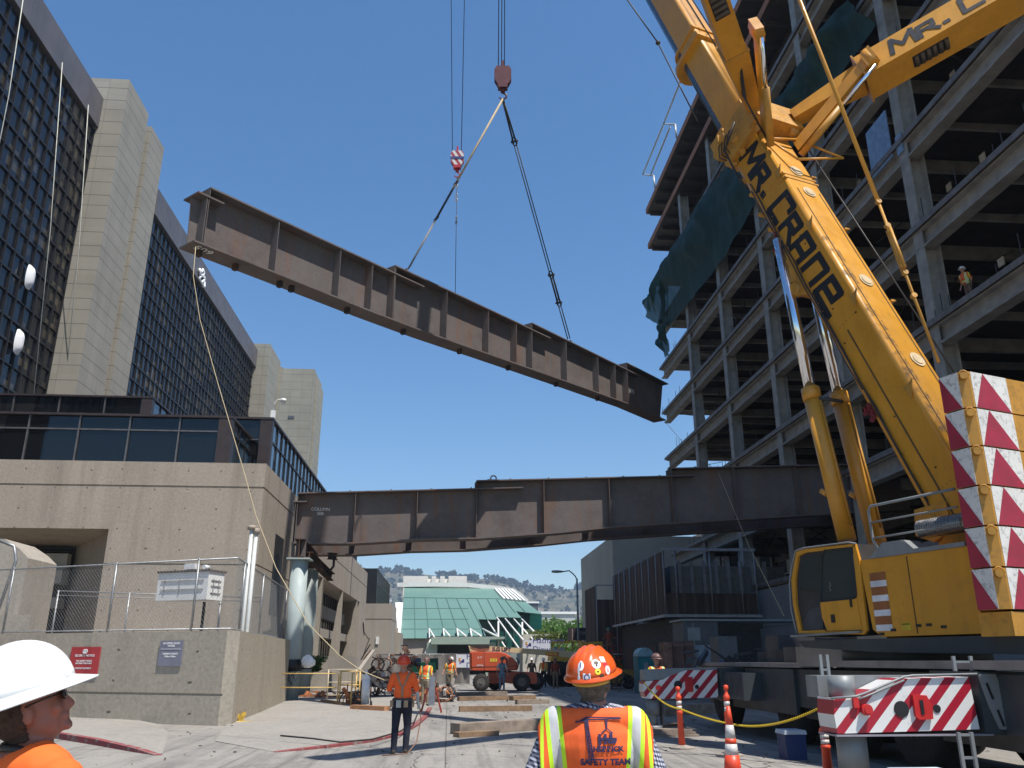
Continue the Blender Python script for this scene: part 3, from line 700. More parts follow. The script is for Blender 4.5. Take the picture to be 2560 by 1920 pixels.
# green debris netting
netm,nt,b=newmat('green netting'); P=coords(nt); f=noi(nt,P,.8,6,.7,(1,1,.25)); nt.links.new(ramp(nt,f,[(.3,(.008,.032,.028)),(.5,(.02,.06,.05)),(.7,(.05,.12,.10))]),b.inputs['Base Color']); b.inputs['Roughness'].default_value=.8
tr=N(nt,'ShaderNodeBsdfTranslucent'); tr.inputs[0].default_value=(.04,.15,.14,1); tp=N(nt,'ShaderNodeBsdfTransparent'); m1=N(nt,'ShaderNodeMixShader'); m1.inputs[0].default_value=.25; m2=N(nt,'ShaderNodeMixShader'); m2.inputs[0].default_value=.08
nt.links.new(b.outputs[0],m1.inputs[1]); nt.links.new(tr.outputs[0],m1.inputs[2]); nt.links.new(m1.outputs[0],m2.inputs[1]); nt.links.new(tp.outputs[0],m2.inputs[2]); nt.links.new(m2.outputs[0],nt.nodes['Material Output'].inputs[0])
def net(top,bot,nu,nv,amp,seed):
    g=MB(); rows=[]
    def interp(L,s):
        L=[V(onX(a,b,XR-.25)) for a,b in L]; n=len(L)-1; k=min(int(s*n),n-1); return L[k].lerp(L[k+1],s*n-k)
    for j in range(nv+1):
        r=[]
        for i in range(nu+1):
            s=i/nu; v=j/nv; p=interp(top,s).lerp(interp(bot,s),v)
            w=noise.noise(V((s*9+seed,v*1.2,0)))*amp+noise.noise(V((s*30+seed,v*2.5,4)))*amp*.5
            r.append(p+V((-abs(w)*2*math.sin(math.pi*min(1,v+.12))**.7,w*.6,w*.5*v)))
        rows.append(r)
    g.sheet(rows); return g
net([(1681,640),(1672,648),(1740,520),(1830,400),(1990,190),(2120,0)],[(1645,806),(1672,815),(1790,668),(1870,545),(2035,270),(2190,60)],60,14,.9,3).build('debris_net',netm,t)
net([(1632,730),(1645,700),(1660,670),(1672,648)],[(1614,792),(1636,806),(1650,812),(1660,812)],14,10,1.0,9).build('debris_net',netm,t)
net([(1643,812),(1655,815),(1672,800)],[(1662,893),(1668,892),(1674,880)],12,8,.8,19).build('debris_net',netm,t)
g=MB()
for a,b in (((2165,335),(2235,410)),((2238,345),(2262,395))):
    p=onX(*a,XR-.05);q=onX(*b,XR-.05); g.box((XR-.08,p.y,p.z),(XR-.02,q.y,q.z+.4))
g.build('blue_sheet',mat('blue sheeting',(.2,.3,.45),.6),t)
g=MB()
for (px,py) in ((2387,190),(2107,305),(2463,397),(2151,461),(2378,471),(2510,660),(1842,690)):
    p=onX(px,py,XR+3); g=MB(); g.box(p,p+V((.05,.38,.38))); g.build('tag_sheet',mat('white tag',(.85,.85,.83),.6),t)
# street level concrete of the new building
t=thing('service_block','grey concrete ground storey behind the mobile crane','building',(XR+5,50,0))
g=MB(); g.box((XR-.5,20,0),(XR+25,77,3.6)); g.box((XR-.3,20,3.7),(XR+25,77,6.0)); g.box((XR-.25,20.05,3.59),(XR+25,76.9,3.71)); g.build('wall',concrete('grey block wall',(.24,.25,.26),holes=False),t)
# worker on upper floor is added with the people
# ================================================================ pale building and screened scaffold building
t=thing('pale_building','plain pale windowless building rising behind the brown screened scaffold','building',(24,92,0))
a=onY(1534,1440,88); top=onY(1534,1300,88).z; g=MB(); g.box((a.x,88,0),(a.x+11.5,110,onY(1600,1340,88).z)); g.build('wall',mat('pale stucco',(.33,.315,.275),.85,0,.06,.4),t)
g=MB(); g.box((a.x+11.7,88,0),(a.x+26,110,onY(1900,1310,88).z)); g.build('grey_wing',conc_plain,t)
g=MB(); 
for k in range(4): g.box((a.x+12.5+k*1.7,87.9,onY(1800,1430,88).z),(a.x+13.6+k*1.7,88,onY(1800,1340,88).z))
g.build('window',black,t)
scr,nt,b=newmat('brown screen mesh'); P=coords(nt); x,y,z=sep(nt,P); u=vmath(nt,'ADD',x,y)
st=vmath(nt,'SINE',vmath(nt,'MULTIPLY',u,9)); f=noi(nt,P,1.5,5,.7,(1,1,.2)); nt.links.new(mix(nt,.35,ramp(nt,f,[(.3,(.05,.035,.03)),(.7,(.12,.085,.07))]),ramp(nt,st,[(0,(.03,.022,.02)),(1,(.13,.1,.085))])),b.inputs['Base Color']); b.inputs['Roughness'].default_value=.9
XS=13.9
t=thing('screened_scaffold','dark brown mesh screened scaffold wrapped round a low building','scaffold',(XS+3,60,0))
tz=onX(1659,1376,XS).z; yc=onX(1659,1376,XS).y; bz=onX(1662,1537,XS).z; ye=onX(1532,1440,XS).y
def screen(p0,p1,z0,z1,nm='mesh_screen'):
    g=MB(); p0=V(p0);p1=V(p1); L=(p1-p0).length; d=(p1-p0).normalized(); n=V((d.y,-d.x,0)); k=int(L/.25); ra=[];rb=[]
    for i in range(k+1):
        w=.05*math.sin(i*.8)+.04*math.sin(i*2.3); ra.append(p0+d*L*i/k+n*w+UP*(z0-p0.z)); rb.append(p0+d*L*i/k+n*w*.5+UP*(z1-p0.z))
    g.sheet([ra,rb]); return g.build(nm,scr,t)
screen((XS,yc,0),(XS,ye,0),bz-.0,tz); 
xE=onY(1896,1530,yc).x
screen((XS,yc,0),(xE,yc,0),bz,onY(1700,1483,yc).z)
g=MB()
zt_=onY(1700,1371,yc).z
for x in (XS+.7,XS+3.0,XS+5.0,xE): g.tube((x,yc-.05,bz-.2),(x,yc-.05,tz if x<xE-1 else tz),.05,6)
y=yc
while y<ye: g.tube((XS-.08,y,bz-.3),(XS-.08,y,tz+.15),.04,6); y+=2.1
g.build('pole',galv,t)
g=MB(); g.box((XS-.12,yc-.16,tz-.02),(xE+.1,yc-.02,tz+.16)); g.box((XS-.12,yc-.2,bz-.18),(xE+.2,yc-.03,bz)); g.box((XS-.2,yc,bz-.16),(XS-.05,ye,bz)); g.build('ledger_board',mat('ledger grey',(.36,.37,.4),.6),t)
# grey panelled wall and pilasters behind the screen
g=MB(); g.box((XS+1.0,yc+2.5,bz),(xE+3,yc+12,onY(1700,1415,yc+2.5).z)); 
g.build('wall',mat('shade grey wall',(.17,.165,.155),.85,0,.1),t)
g=MB(); 
for k in range(8): g.box((XS+1.5+k*.85,yc+2.3,bz+.1),(XS+1.72+k*.85,yc+2.5,tz-.4))
g.build('pilasters',mat('pilaster grey',(.26,.255,.25),.85),t)
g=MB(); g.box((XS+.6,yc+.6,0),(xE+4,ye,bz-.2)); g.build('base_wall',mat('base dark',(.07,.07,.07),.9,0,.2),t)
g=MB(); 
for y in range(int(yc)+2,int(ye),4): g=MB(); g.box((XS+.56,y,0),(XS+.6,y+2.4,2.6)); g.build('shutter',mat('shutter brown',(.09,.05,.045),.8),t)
XS2=12.6; t=thing('screened_scaffold','smaller brown screened scaffold bay standing farther along the street','scaffold',(XS2+1,85,0))
pA=onX(1461,1481,XS2); pB=onX(1490,1463,XS2); screen((XS2,pB.y,0),(XS2,pA.y,0),2.2,pB.z)
screen((XS2,pB.y,0),(XS2+3.5,pB.y,0),2.2,pB.z-1.2)
g=MB(); 
for x in (0,1.7,3.4): g.tube((XS2+x,pB.y,0),(XS2+x,pB.y,pB.z+.1),.05,6)
g.tube((XS2,pB.y,pB.z),(XS2+4,pB.y,pB.z),.06,6); g.build('pole',galv,t)
g=MB(); g.box((XS2+.2,pB.y+.3,0),(XS2+5,pA.y,2.1)); g.build('base_wall',mat('base dark'),t) if 0 else g.build('base_wall',MT['base dark'],t)
# ================================================================ girders
def girder(name,label,PL,PR,secs,bottom,stiffs,a=.42,group=None,m=None,zshift=0,lugs=(),ends=None,level=False,ext=0,cat='girder'):
    """PL,PR points in the near flange plane. secs: (start px,py, end px,py, tail px) ; bottom: px list"""
    m=m or rustm; g3=(PR-PL); g3.z=0; g3.normalize(); n=g3.cross(UP); 
    if n.dot(PL-CAM)>0: n=-n      # towards camera
    O=V((PL.x,PL.y,0)); 
    def sz(px,py): p=onP(px,py,PL,n); return (p-O).dot(g3),p.z
    S=[]
    for (ax,ay,bx,by,tx,ty) in secs:
        s0,z0=sz(ax,ay); s1,z1=sz(tx,ty)
        if level: z0=z1=(z0+z1)/2
        S.append([s0,z0,s1,z1,sz(bx,by)[0]])
    B_=[sz(*p) for p in bottom]
    if ext:
        s0,z0,s1,z1,_=S[-1]; k=(z1-z0)/(s1-s0); S[-1]=[s0,z0,s1+ext,z1+k*ext,s1+ext]; (u0,v0),(u1,v1)=B_[-2:]; k=(v1-v0)/(u1-u0); B_[-1]=(u1+ext,v1+k*ext)
    W=lambda s,z,o=0: O+g3*s+UP*z-n*(a-o)
    t=thing(name,label,cat,W((B_[0][0]+B_[-1][0])/2,B_[0][1]),group)
    def bz(s):
        for (u0,v0),(u1,v1) in zip(B_[:-1],B_[1:]):
            if s<=u1: return v0+(v1-v0)*(s-u0)/(u1-u0)
        return B_[-1][1]
    def tz(s):
        r=None
        for (s0,z0,s1,z1,se) in S:
            if s>=s0-1e-3: r=z0+(z1-z0)*(s-s0)/(s1-s0)
        return r
    wt=.02; starts=[q[0] for q in S]+[S[-1][2]]
    top=[]
    for i,q in enumerate(S):
        e=starts[i+1] if i+1<len(S) else q[2]
        f=lambda s: q[1]+(q[3]-q[1])*(s-q[0])/(q[2]-q[0])
        top+= [(q[0]+(0 if i else 0),f(q[0])-.03),(e,f(e)-.03)]
    poly=[W(s,z,wt/2) for s,z in top]+[W(u,v+.03,wt/2) for u,v in B_[::-1]]
    g=MB(); g.prism(poly,-n*wt); g.build('web',m,t)
    for (s0,z0,s1,z1,se) in S:
        g=MB(); g.prism([W(s0,z0,a),W(s1,z1,a),W(s1,z1-.055,a),W(s0,z0-.055,a)],-n*2*a); g.build('top_flange',m,t)
    g=MB(); bo=[W(u,v+.03,a) for u,v in B_]; bu=[W(u,v-.03,a) for u,v in B_[::-1]]; g.prism(bo+bu,-n*2*a); bf=g.build('bottom_flange',m,t)
    for px in stiffs:
        s=sz(px,(bottom[0][1]+bottom[-1][1])/2-60)[0] if not isinstance(px,tuple) else sz(*px)[0]
        zz0,zz1=bz(s)+.031,tz(s)-.056
        for sg in (1,-1):
            g=MB(); 
            p0=W(s-.013,zz0,sg*(wt/2+.001)); g.prism([p0,W(s-.013,zz0,sg*(a-.03)),W(s-.013,zz1,sg*(a-.03)),W(s-.013,zz1,sg*(wt/2+.001))],g3*.026); g.build('stiffener',m,t)
    # short splice plates at each step
    for (s0,z0,s1,z1,se) in S[1:]:
        g=MB(); g.prism([W(s0+.0,tz(s0)-.056,-a+.03),W(s0,tz(s0)-.056,a-.03),W(s0,bz(s0)+.04,a-.03),W(s0,bz(s0)+.04,-a+.03)],g3*.025); g.build('step_plate',m,t)
    g=MB()
    for i,s in enumerate(lugs):
        g.obox(W(s,bz(s)-.14,0),g3,n,UP,.07,.09,.11)
    if lugs: g.build('under_lug',rustd,t)
    g=MB()
    s=B_[0][0]+.5
    while s<B_[-1][0]-.5: g.obox(W(s,tz(s)+.035,.25),g3,n,UP,.03,.03,.035); s+=1.9
    g.build('shear_studs',m,t)
    return t,W,sz,tz,bz,g3,n
PL=onD(480,480,23); PR=onD(1670,1047,49)
LG=girder('steel_girder','brown steel plate girder hanging level from the crane hook in the sky',PL,PR,
  [(497,477,528,492,561,507),(528,467,968,673,1061,715),(989,662,1305,809,1377,844),(1331,806,1551,912,1601,939),(1568,906,1671,959,1671,959)],
  [(486,601),(686,680),(929,778),(1068,831),(1226,886),(1424,956),(1574,1010),(1665,1050)],
  [(512,560),(696,600),(852,660),(932,700),(989,720),(1119,770),(1223,830),(1293,860),(1418,900),(1498,950),(1541,960)],
  lugs=(.75,2.1,3.9,4.4,7,10,13.5,17,21,25),cat='girder')
t_,W,sz,tz,bz,g3,nn=LG
# chalk number on bottom flange end and on web
chalk=mat('chalk',(.7,.7,.66),.9)
def chalktext(pl,W,s,z,txt,size,under=False):
    if under:
        O=W(s,z,.12)-UP*.032; ux=g3; uy=nn; addtext(txt,size,O,ux,-nn if 0 else nn,chalk,'chalk_mark',pl,off=.002) if 0 else None
        me=textmesh(txt,size,lambda x,y,zz:O+g3*x+nn*y-UP*(.002+zz),.001); me.materials.clear(); me.materials.append(chalk); link('chalk_mark',me,pl)
    else: addtext(txt,size,W(s,z,.012),g3 if g3.cross(UP).dot(nn)>0 else -g3,UP,chalk,'chalk_mark',pl,off=.004,bold=.002)
chalktext(t_,W,sz(515,618)[0]+.1,bz(.3),'509',.42,True)
s_,z_=sz(1594,975); chalktext(t_,W,s_,z_,'509',.42)
# lower bridge pair
PL=onD(745,1231,38); PR=onD(2088,1160,42.5)
LB=girder('bridge_girder','brown stepped plate girder spanning the street, front one of the pair',PL,PR,
  [(733,1252,745,1252,767,1252),(745,1231,1194,1220,1308,1217),(1192,1200,1675,1186,1738,1187),(1678,1169,2088,1160,2088,1160)],
  [(732,1357),(886,1357),(1042,1348),(1197,1345),(1400,1331),(1535,1317),(2009,1288)],
  [(735,1300),(886,1300),(1042,1300),(1361,1280),(1526,1280),(1842,1250),(1998,1250)],ext=6.2,m=rustm,group='bridge girders across the street')
lb,W2,sz2,tz2,bz2,g32,n2=LB
s_,z_=sz2(800,1275); addtext('COLUMN\n508',.2,W2(s_,z_,.012),g32 if g32.cross(UP).dot(n2)>0 else -g32,UP,chalk,'chalk_mark',lb,off=.004)
rear=copy_tree(lb); rear.location=V(lb.location)-n2*4.2+UP*-.02; rear['label']='brown plate girder just behind the front one, mostly its lower edge visible'
for ch in list(rear.children):
    if ch.name.startswith('chalk'): bpy.data.objects.remove(ch)
# cross members between the pair
t=thing('cross_beams_rack','dark steel cross beams between the two bridge girders','beam',W2(1,7,-2)) if 0 else None
for k,s in enumerate((sz2(886,1300)[0],sz2(1042,1300)[0],sz2(1361,1280)[0],sz2(1526,1280)[0],sz2(1680,1280)[0])):
    g=MB(); z=bz2(s)+.9; g.ibeam(W2(s,z,-.45),W2(s,z-.02,-3.75),.2,.5,.02)
    solo(g,'cross_beam',rustd,'rusty cross beam hidden between the two bridge girders','beam','cross beams between the bridge girders')
# lifting eye on top
s=sz2(1236,1198)[0]; g=MB(); p=W2(s,tz2(s),.1); g.path([p+g32*(math.cos(a)*.14)+UP*(.12+math.sin(a)*.14) for a in [i*math.pi/6 for i in range(12)]],.04,6,closed=True); g.obox(p+UP*.03,g32,n2,UP,.3,.1,.03)
solo(g,'lifting_shackle',galv,'small shackle sitting on top of the front bridge girder','shackle')
# columns and bearing
cp=V(onZ(722,1756)); cp.z=0
s0=sz2(706,1400)[0]
ztop=onP(728,1397,cp,V((0,-1,0))).z
def column(p,label,zt,r=.37):
    t=thing('steel_column',label,'column',p,'pale green columns under the bridge'); g=MB(); g.tube(p,p+UP*(zt-.06),r,28); g.build('shaft',colpaint,t)
    g=MB(); g.obox(p+UP*(zt-.03),V((1,0,0)),V((0,1,0)),UP,r+.13,r+.13,.03); g.build('cap_plate',colpaint,t); return t
column(cp,'front pale green round steel column holding the bridge girder end',ztop)
ref=W2(sz2(745,1300)[0],0,-4.2); cp2=V((cp.x+.66,cp.y+4.0,0)); cp2=V(onD(757,1755,1)); d=ray(757,1700); d.z=0; cp2=V((0,0,0))+d*(42.2/d.y); cp2=V((d.x*42.2/d.y,42.2,0))
column(cp2,'rear pale green round steel column mostly hidden by the front column',ztop,.37)
t=thing('bearing_beam','rusty short cap beam with brackets bolted on the pale columns','bearing',cp+UP*ztop)
g=MB(); g.ibeam(cp+V((0,-.5,ztop+.42)),cp2+V((0,.5,ztop+.42)),.45,.8,.04); g.build('cap_beam',rustd,t)
g=MB(); 
for p in (cp,cp2): g.obox(p+UP*(ztop+.42),V((1,0,0)),V((0,1,0)),UP,.22,.02,.37); g.obox(p+UP*(ztop+.02),V((1,0,0)),V((0,1,0)),UP,.42,.4,.02)
g.build('bearing_plate',rustm,t)
g=MB(); a=cp+V((.5,1.2,ztop-.25)); g.ibeam(cp+V((.3,.4,ztop+.2)),cp+V((1.05,2.6,ztop-.55)),.3,.35,.03); g.ibeam(cp+V((.95,1.8,ztop+.35)),cp+V((1.3,2.1,ztop+.35)),.25,.3,.03); g.path([cp+V((1.2,2,ztop+.3)),cp+V((1.2,2,ztop-.1)),cp+V((.95,2.1,ztop-.4))],.06,6); g.build('brace',rustd,t)
t=thing('column_clamp','dark straps and white bag wrapped round the pale columns','clamp',cp+UP*1.2)
zc=onP(720,1660,cp,V((0,-1,0))).z
g=MB(); g.tube(cp+UP*(zc-.28),cp+UP*(zc+.18),.40,20); g.tube(cp2+UP*(zc-.25),cp2+UP*(zc+.2),.40,20); g.obox((cp+cp2)/2+UP*zc,(cp2-cp).normalized(),V((0,0,1)).cross((cp2-cp).normalized()),UP,2.0,.1,.18)
for i in range(6): g.path([cp+V((-.5+random.uniform(-.2,.9),-.42,zc-.2)),cp+V((random.uniform(-.5,.5),-.5,zc-.55-random.random()*.3)),cp+V((random.uniform(-.4,.6),-.45,zc-.2))],.014,4)
g.build('strap',black,t)
g=MB(); c=V(onP(769,1652,cp+V((0,-.6,0)),V((0,-1,0)))); g.loft([[c+V((math.cos(a)*r*(1+.25*math.sin(3*a+i)),math.sin(a)*r*.6,z)) for a in [k*math.pi/6 for k in range(12)]] for i,(r,z) in enumerate(((.12,-.28),(.26,-.16),(.27,0),(.18,.14),(.06,.24)))],smooth=False); g.build('bag',mat('white plastic',(.85,.85,.85),.4),t)
# ================================================================ green glass arena-like church building
Yg=110.0
gg,nt,b=newmat('green glass'); P=coords(nt); x,y,z=sep(nt,P); f=noi(nt,P,.12,5,.6)
cc=ramp(nt,f,[(.3,(.105,.205,.175)),(.7,(.15,.265,.23))])
nt.links.new(cc,b.inputs['Base Color']); b.inputs['Roughness'].default_value=.42
gdk=mat('green glass dark',(.015,.10,.085),.2,0,.2,.3); gtr=mat('green trim',(.07,.15,.13),.5); gpal=mat('pale green metal',(.30,.38,.32),.6,0,.08); whs=mat('white steel',(.82,.82,.78),.5,0,.05)
t=thing('green_glass_hall','sloping green glass hall with white struts at the end of the street','building',(2,Yg,0))
def G(px,py,Y): return onY(px,py,Y)
sc5=lambda x,y:(900+x*.2712,1380+y*.2712)
def g5(x,y,Y): return onY(*sc5(x,y),Y)
Yt=124.0   # the glass leans back from Yg at the foot to Yt at the top
def lean(x,y):
    px,py=sc5(x,y); d=ray(px,py)
    # plane through foot (Y=Yg,z=3) and top (Y=Yt,z=ztop)
    return onP(px,py,V((0,Yg,zf0)),PN)
zf0=g5(500,790,Yg).z; ztp=g5(500,330,Yt).z
PN=V((0,-(ztp-zf0),(Yt-Yg))).normalized()
main=[(410,320),(820,325),(1235,338),(1400,380),(1540,470),(1640,560),(1675,572),(1437,545),(1490,610),(1255,600),(1275,640),(1088,620),(1160,772),(650,775),(640,795),(370,797)]
main=[(410,320),(1235,338),(1320,440),(1535,465),(1675,572),(1437,545),(1490,606),(1255,600),(1270,622),(1088,620),(1160,772),(650,775),(640,795),(370,797)]
g=MB(); g.prism([lean(*p) for p in main],V((0,.4,-.1))); g.build('glass_slope',gg,t)
m=MB()
for (x0,y0_,x1_,y1_) in ((500,420,510,795),(603,420,630,700),(700,420,770,705),(795,425,895,710),(893,430,1018,715),(985,430,1130,720),(1080,430,1180,640),(1172,430,1262,610),(1260,440,1370,600),(1340,445,1430,560),(1430,455,1520,550)):
    m.beam(lean(x0,y0_)+V((0,-.05,.02)),lean(x1_,y1_)+V((0,-.05,.02)),.09,.06)
m.beam(lean(408,420)+V((0,-.05,0)),lean(1300,432)+V((0,-.05,0)),.09,.06); 
for yy in (520,620,710): m.beam(lean(400-(yy-420)*.07,yy)+V((0,-.04,0)),lean(1000 if yy<700 else 1120,yy)+V((0,-.04,0)),.07,.06)
m.build('glazing_bars',gtr,t)
g=MB()
rim=[(345,310),(700,306),(1000,312),(1180,330),(1320,345),(1412,362),(1470,400),(1540,465)]
for (p,q) in zip(rim[:-1],rim[1:]): g.beam(g5(p[0],p[1]-4,Yt+.6),g5(q[0],q[1]-4,Yt+.6),1.4,.6)
g.build('roof_rim',whs,t)
# rafter grille at upper right
g=MB(); 
for k in range(6): g.beam(lean(1245+k*30,345+k*2)+V((0,-.1,.05)),lean(1330+k*38,440+k*4)+V((0,-.1,.05)),.3,.3)
g.build('rafter',whs,t)
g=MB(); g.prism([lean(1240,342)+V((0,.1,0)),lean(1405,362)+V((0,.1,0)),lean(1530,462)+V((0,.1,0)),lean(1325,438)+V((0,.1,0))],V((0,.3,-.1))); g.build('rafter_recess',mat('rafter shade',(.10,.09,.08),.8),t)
g=MB()
for a,b in ((398,622),(660,700),(738,780),(815,985)): 
    p=g5(a,285,128); q=g5(b,222,128); g.box((p.x,128,p.z-2),(q.x,131,q.z))
p=g5(398,290,129); q=g5(985,250,129); g.box((p.x+.2,129,p.z-2),(q.x-.2,133,q.z)); g.build('penthouse',mat('penthouse cream',(.82,.8,.74),.7,0,.05),t)
g=MB(); p=g5(348,800,Yg+.3); q=g5(640,935,Yg+.3); g.box((p.x,Yg+.3,0),(q.x,Yg+12,p.z)); g.box((p.x-2.2,Yg+.0,0),(p.x-.02,Yg+10,g5(350,700,Yg).z)); g.build('base_wall',pinkish,t)
g=MB(); 
g.prism([g5(326,465,Yg+6),g5(395,465,Yg+6),g5(372,800,Yg+.1),g5(350,800,Yg+.1)],V((0,1,0))); g.build('white_fin',whs,t)
g=MB(); p=g5(1088,625,Yg+6); q=g5(1500,890,Yg+6); g.prism([g5(1088,622,Yg+6),g5(1270,622,Yg+6),g5(1257,602,Yg+6),g5(1490,606,Yg+6),g5(1505,900,Yg+6),g5(1165,900,Yg+6)],V((0,6,0)))
g.prism([g5(1437,547,Yg+9),g5(1675,574,Yg+9),g5(1675,712,Yg+9),g5(1490,712,Yg+9)],V((0,8,0))); g.build('dark_glass',gdk,t)
g=MB(); 
for x in (1270,1340,1415,1495): g.beam(g5(x,610 if x<1450 else 620,Yg+5.9),g5(x+6,890,Yg+5.9),.2,.1)
g.build('glazing_bars',gtr,t)
g=MB()
for (x0,y0_,x1_,y1_) in ((638,708,690,795),(768,708,828,775),(893,708,978,778),(1015,708,1118,778),(1128,708,1265,778),(1178,636,1340,880),(1262,604,1465,890),(1338,614,1508,815),(1418,618,1600,815),(1490,618,1685,815)):
    g.tube(g5(x0,y0_,Yg+2 if x0<1150 else Yg+5),g5(x1_,y1_,Yg-6 if x0<1150 else Yg-3),.11,6)
for (x0,y0_,x1_,y1_) in ((638,708,642,795),(768,708,776,775),(893,708,905,775),(1015,708,1030,775),(1275,640,1275,890),(1495,650,1500,890),(655,790,600,940)): g.tube(g5(x0,y0_,Yg+1),g5(x1_,y1_,Yg-2),.11,6)
g.build('strut',whs,t)
g=MB(); g.prism([g5(655,790,Yg-6),g5(690,780,Yg-6),g5(1335,780,Yg-6),g5(1335,800,Yg-6),g5(1200,806,Yg-6),g5(1190,850,Yg-6),g5(655,850,Yg-6)],V((0,6,0))); g.build('canopy',gpal,t)
g=MB(); p=g5(680,855,Yg-1); q=g5(1210,900,Yg-1); g.box((p.x,Yg-1,0),(q.x,Yg+5,p.z)); g.build('entrance',mat('entrance dark',(.02,.028,.024),.6),t)
g=MB(); p=g5(650,850,Yg-5.9); 
for x in (665,1205): p=g5(x,850,Yg-5.5); g.box((p.x-.6,Yg-5.5,0),(p.x+.6,Yg-4.6,p.z+.2))
g.build('canopy_pier',gpal,t)
g=MB(); p=g5(1500,712,Yg-2); q=g5(1752,810,Yg-2); g.box((p.x,Yg-2,0),(q.x,Yg+3,p.z-.6)); solo(g,'planter_building',mat('cream wall',(.5,.48,.42),.8),'cream planter wall with ivy beside the green hall','wall')
# ================================================================ hills, far trees, far houses
random.seed(21)
def ridge_y(px):
    T=[(780,1416),(960,1420),(1000,1419),(1060,1427),(1110,1432),(1180,1436),(1240,1440),(1280,1452),(1330,1464),(1400,1468),(1440,1462),(1490,1456),(1530,1447),(1600,1440),(1700,1440)]
    for (a,b),(c,d) in zip(T[:-1],T[1:]):
        if px<=c: return b+(d-b)*(px-a)/(c-a)
    return T[-1][1]
HB,HT=1150.0,2500.0
def hill_pt(px,v):
    top=onY(px,ridge_y(px)+9,HT); x0=top.x*(HB/HT); y=HB+(HT-HB)*v; zz=(top.z)*(v**1.25)
    x=x0+(top.x-x0)*v; zz+=22*noise.noise(V((x*.006,y*.006,0)))*math.sin(math.pi*min(1,v))+8*noise.noise(V((x*.02,y*.02,3)))*(1-v)*v*4
    return V((x,y,max(zz,-2)))
hm,nt,b=newmat('dry hillside'); P=coords(nt); f=noi(nt,P,.012,7,.7); f2=noi(nt,P,.05,4,.7)
cc=ramp(nt,f,[(.38,(.035,.05,.025)),(.52,(.075,.08,.04)),(.64,(.24,.17,.09))]); cc=mix(nt,.45,cc,ramp(nt,f2,[(.42,(.03,.045,.022)),(.6,(.24,.19,.11))])); nt.links.new(cc,b.inputs['Base Color']); b.inputs['Roughness'].default_value=1
g=MB(); NU=120;NV=40
g.sheet([[hill_pt(760+900*i/NU,j/NV) for i in range(NU+1)] for j in range(NV+1)])
g.sheet([[hill_pt(760+900*i/NU,1)+V((0,500*k,-90*k)) for i in range(0,NU+1,4)] for k in (0,1)])
tag(g.build('hills',hm),kind='structure')
def foliage_mat(name,c,tr=.25):
    m,nt,b=newmat(name); P=coords(nt); oi=noi(nt,P,.9,3,.6)
    wn=N(nt,'ShaderNodeTexWhiteNoise'); ge=N(nt,'ShaderNodeNewGeometry'); nt.links.new(P,wn.inputs[0])
    cc=ramp(nt,oi,[(.3,tuple(q*.55 for q in c)),(.55,c),(.75,tuple(min(1,q*1.6) for q in c))]); nt.links.new(cc,b.inputs['Base Color']); b.inputs['Roughness'].default_value=.6
    t2=N(nt,'ShaderNodeBsdfTranslucent'); t2.inputs[0].default_value=(c[0]*1.6,c[1]*1.7,c[2],1); ms=N(nt,'ShaderNodeMixShader'); ms.inputs[0].default_value=tr
    nt.links.new(b.outputs[0],ms.inputs[1]); nt.links.new(t2.outputs[0],ms.inputs[2]); nt.links.new(ms.outputs[0],nt.nodes['Material Output'].inputs[0]); return m
leafm=foliage_mat('street tree leaves',(.09,.17,.035),.35); hillleaf=foliage_mat('hill tree leaves',(.035,.055,.025),.1)
def leafcloud(g,c,r,n,s,seed=0,clumps=9):
    rnd=random.Random(seed); cl=[]
    for i in range(clumps):
        d=V((rnd.gauss(0,1),rnd.gauss(0,1),rnd.gauss(0,.8))).normalized()*rnd.uniform(.3,.8); cl.append((V((d.x*r[0],d.y*r[1],d.z*r[2])),rnd.uniform(.28,.5)))
    for i in range(n):
        cc_,rr=cl[rnd.randrange(clumps)]; d=V((rnd.gauss(0,1),rnd.gauss(0,1),rnd.gauss(0,1))).normalized()*(rnd.random()**.4)
        p=V(c)+cc_+V((d.x*r[0]*rr,d.y*r[1]*rr,d.z*r[2]*rr)); a=V((rnd.gauss(0,1),rnd.gauss(0,1),rnd.gauss(0,1))).normalized(); u,w_=aframe(a); k=s*rnd.uniform(.6,1.4)
        g.add([p-u*k-w_*k*.6,p+u*k-w_*k*.6,p+u*k*.4+w_*k,p-u*k*.7+w_*k*.8],[(0,1,2,3)])
g=MB(); rnd=random.Random(5)
for i in range(1150):
    if i<260: px=rnd.uniform(800,1590); v=1-rnd.random()**2*.05; s=rnd.uniform(9,20)
    else: px=rnd.uniform(790,1590); v=rnd.uniform(.02,.97); s=rnd.uniform(5,11)
    if i<260 and noise.noise(V((px*.02,0,1)))<-.15: continue
    p=hill_pt(px,v); leafcloud(g,p+V((0,0,s*.45)),(s*.8,s*.6,s*.6),46,s*.2,i,5)
o=g.build('hill_woodland',hillleaf); tag(o,'scattered dark evergreen woodland covering the distant dry hills','woodland',kind='stuff')
hw=mat('far house white',(.85,.83,.78),.8,0,.1,.02); hr=mat('far roof',(.28,.2,.16),.8,0,.2,.02); hwin=mat('far window',(.05,.05,.06),.4)
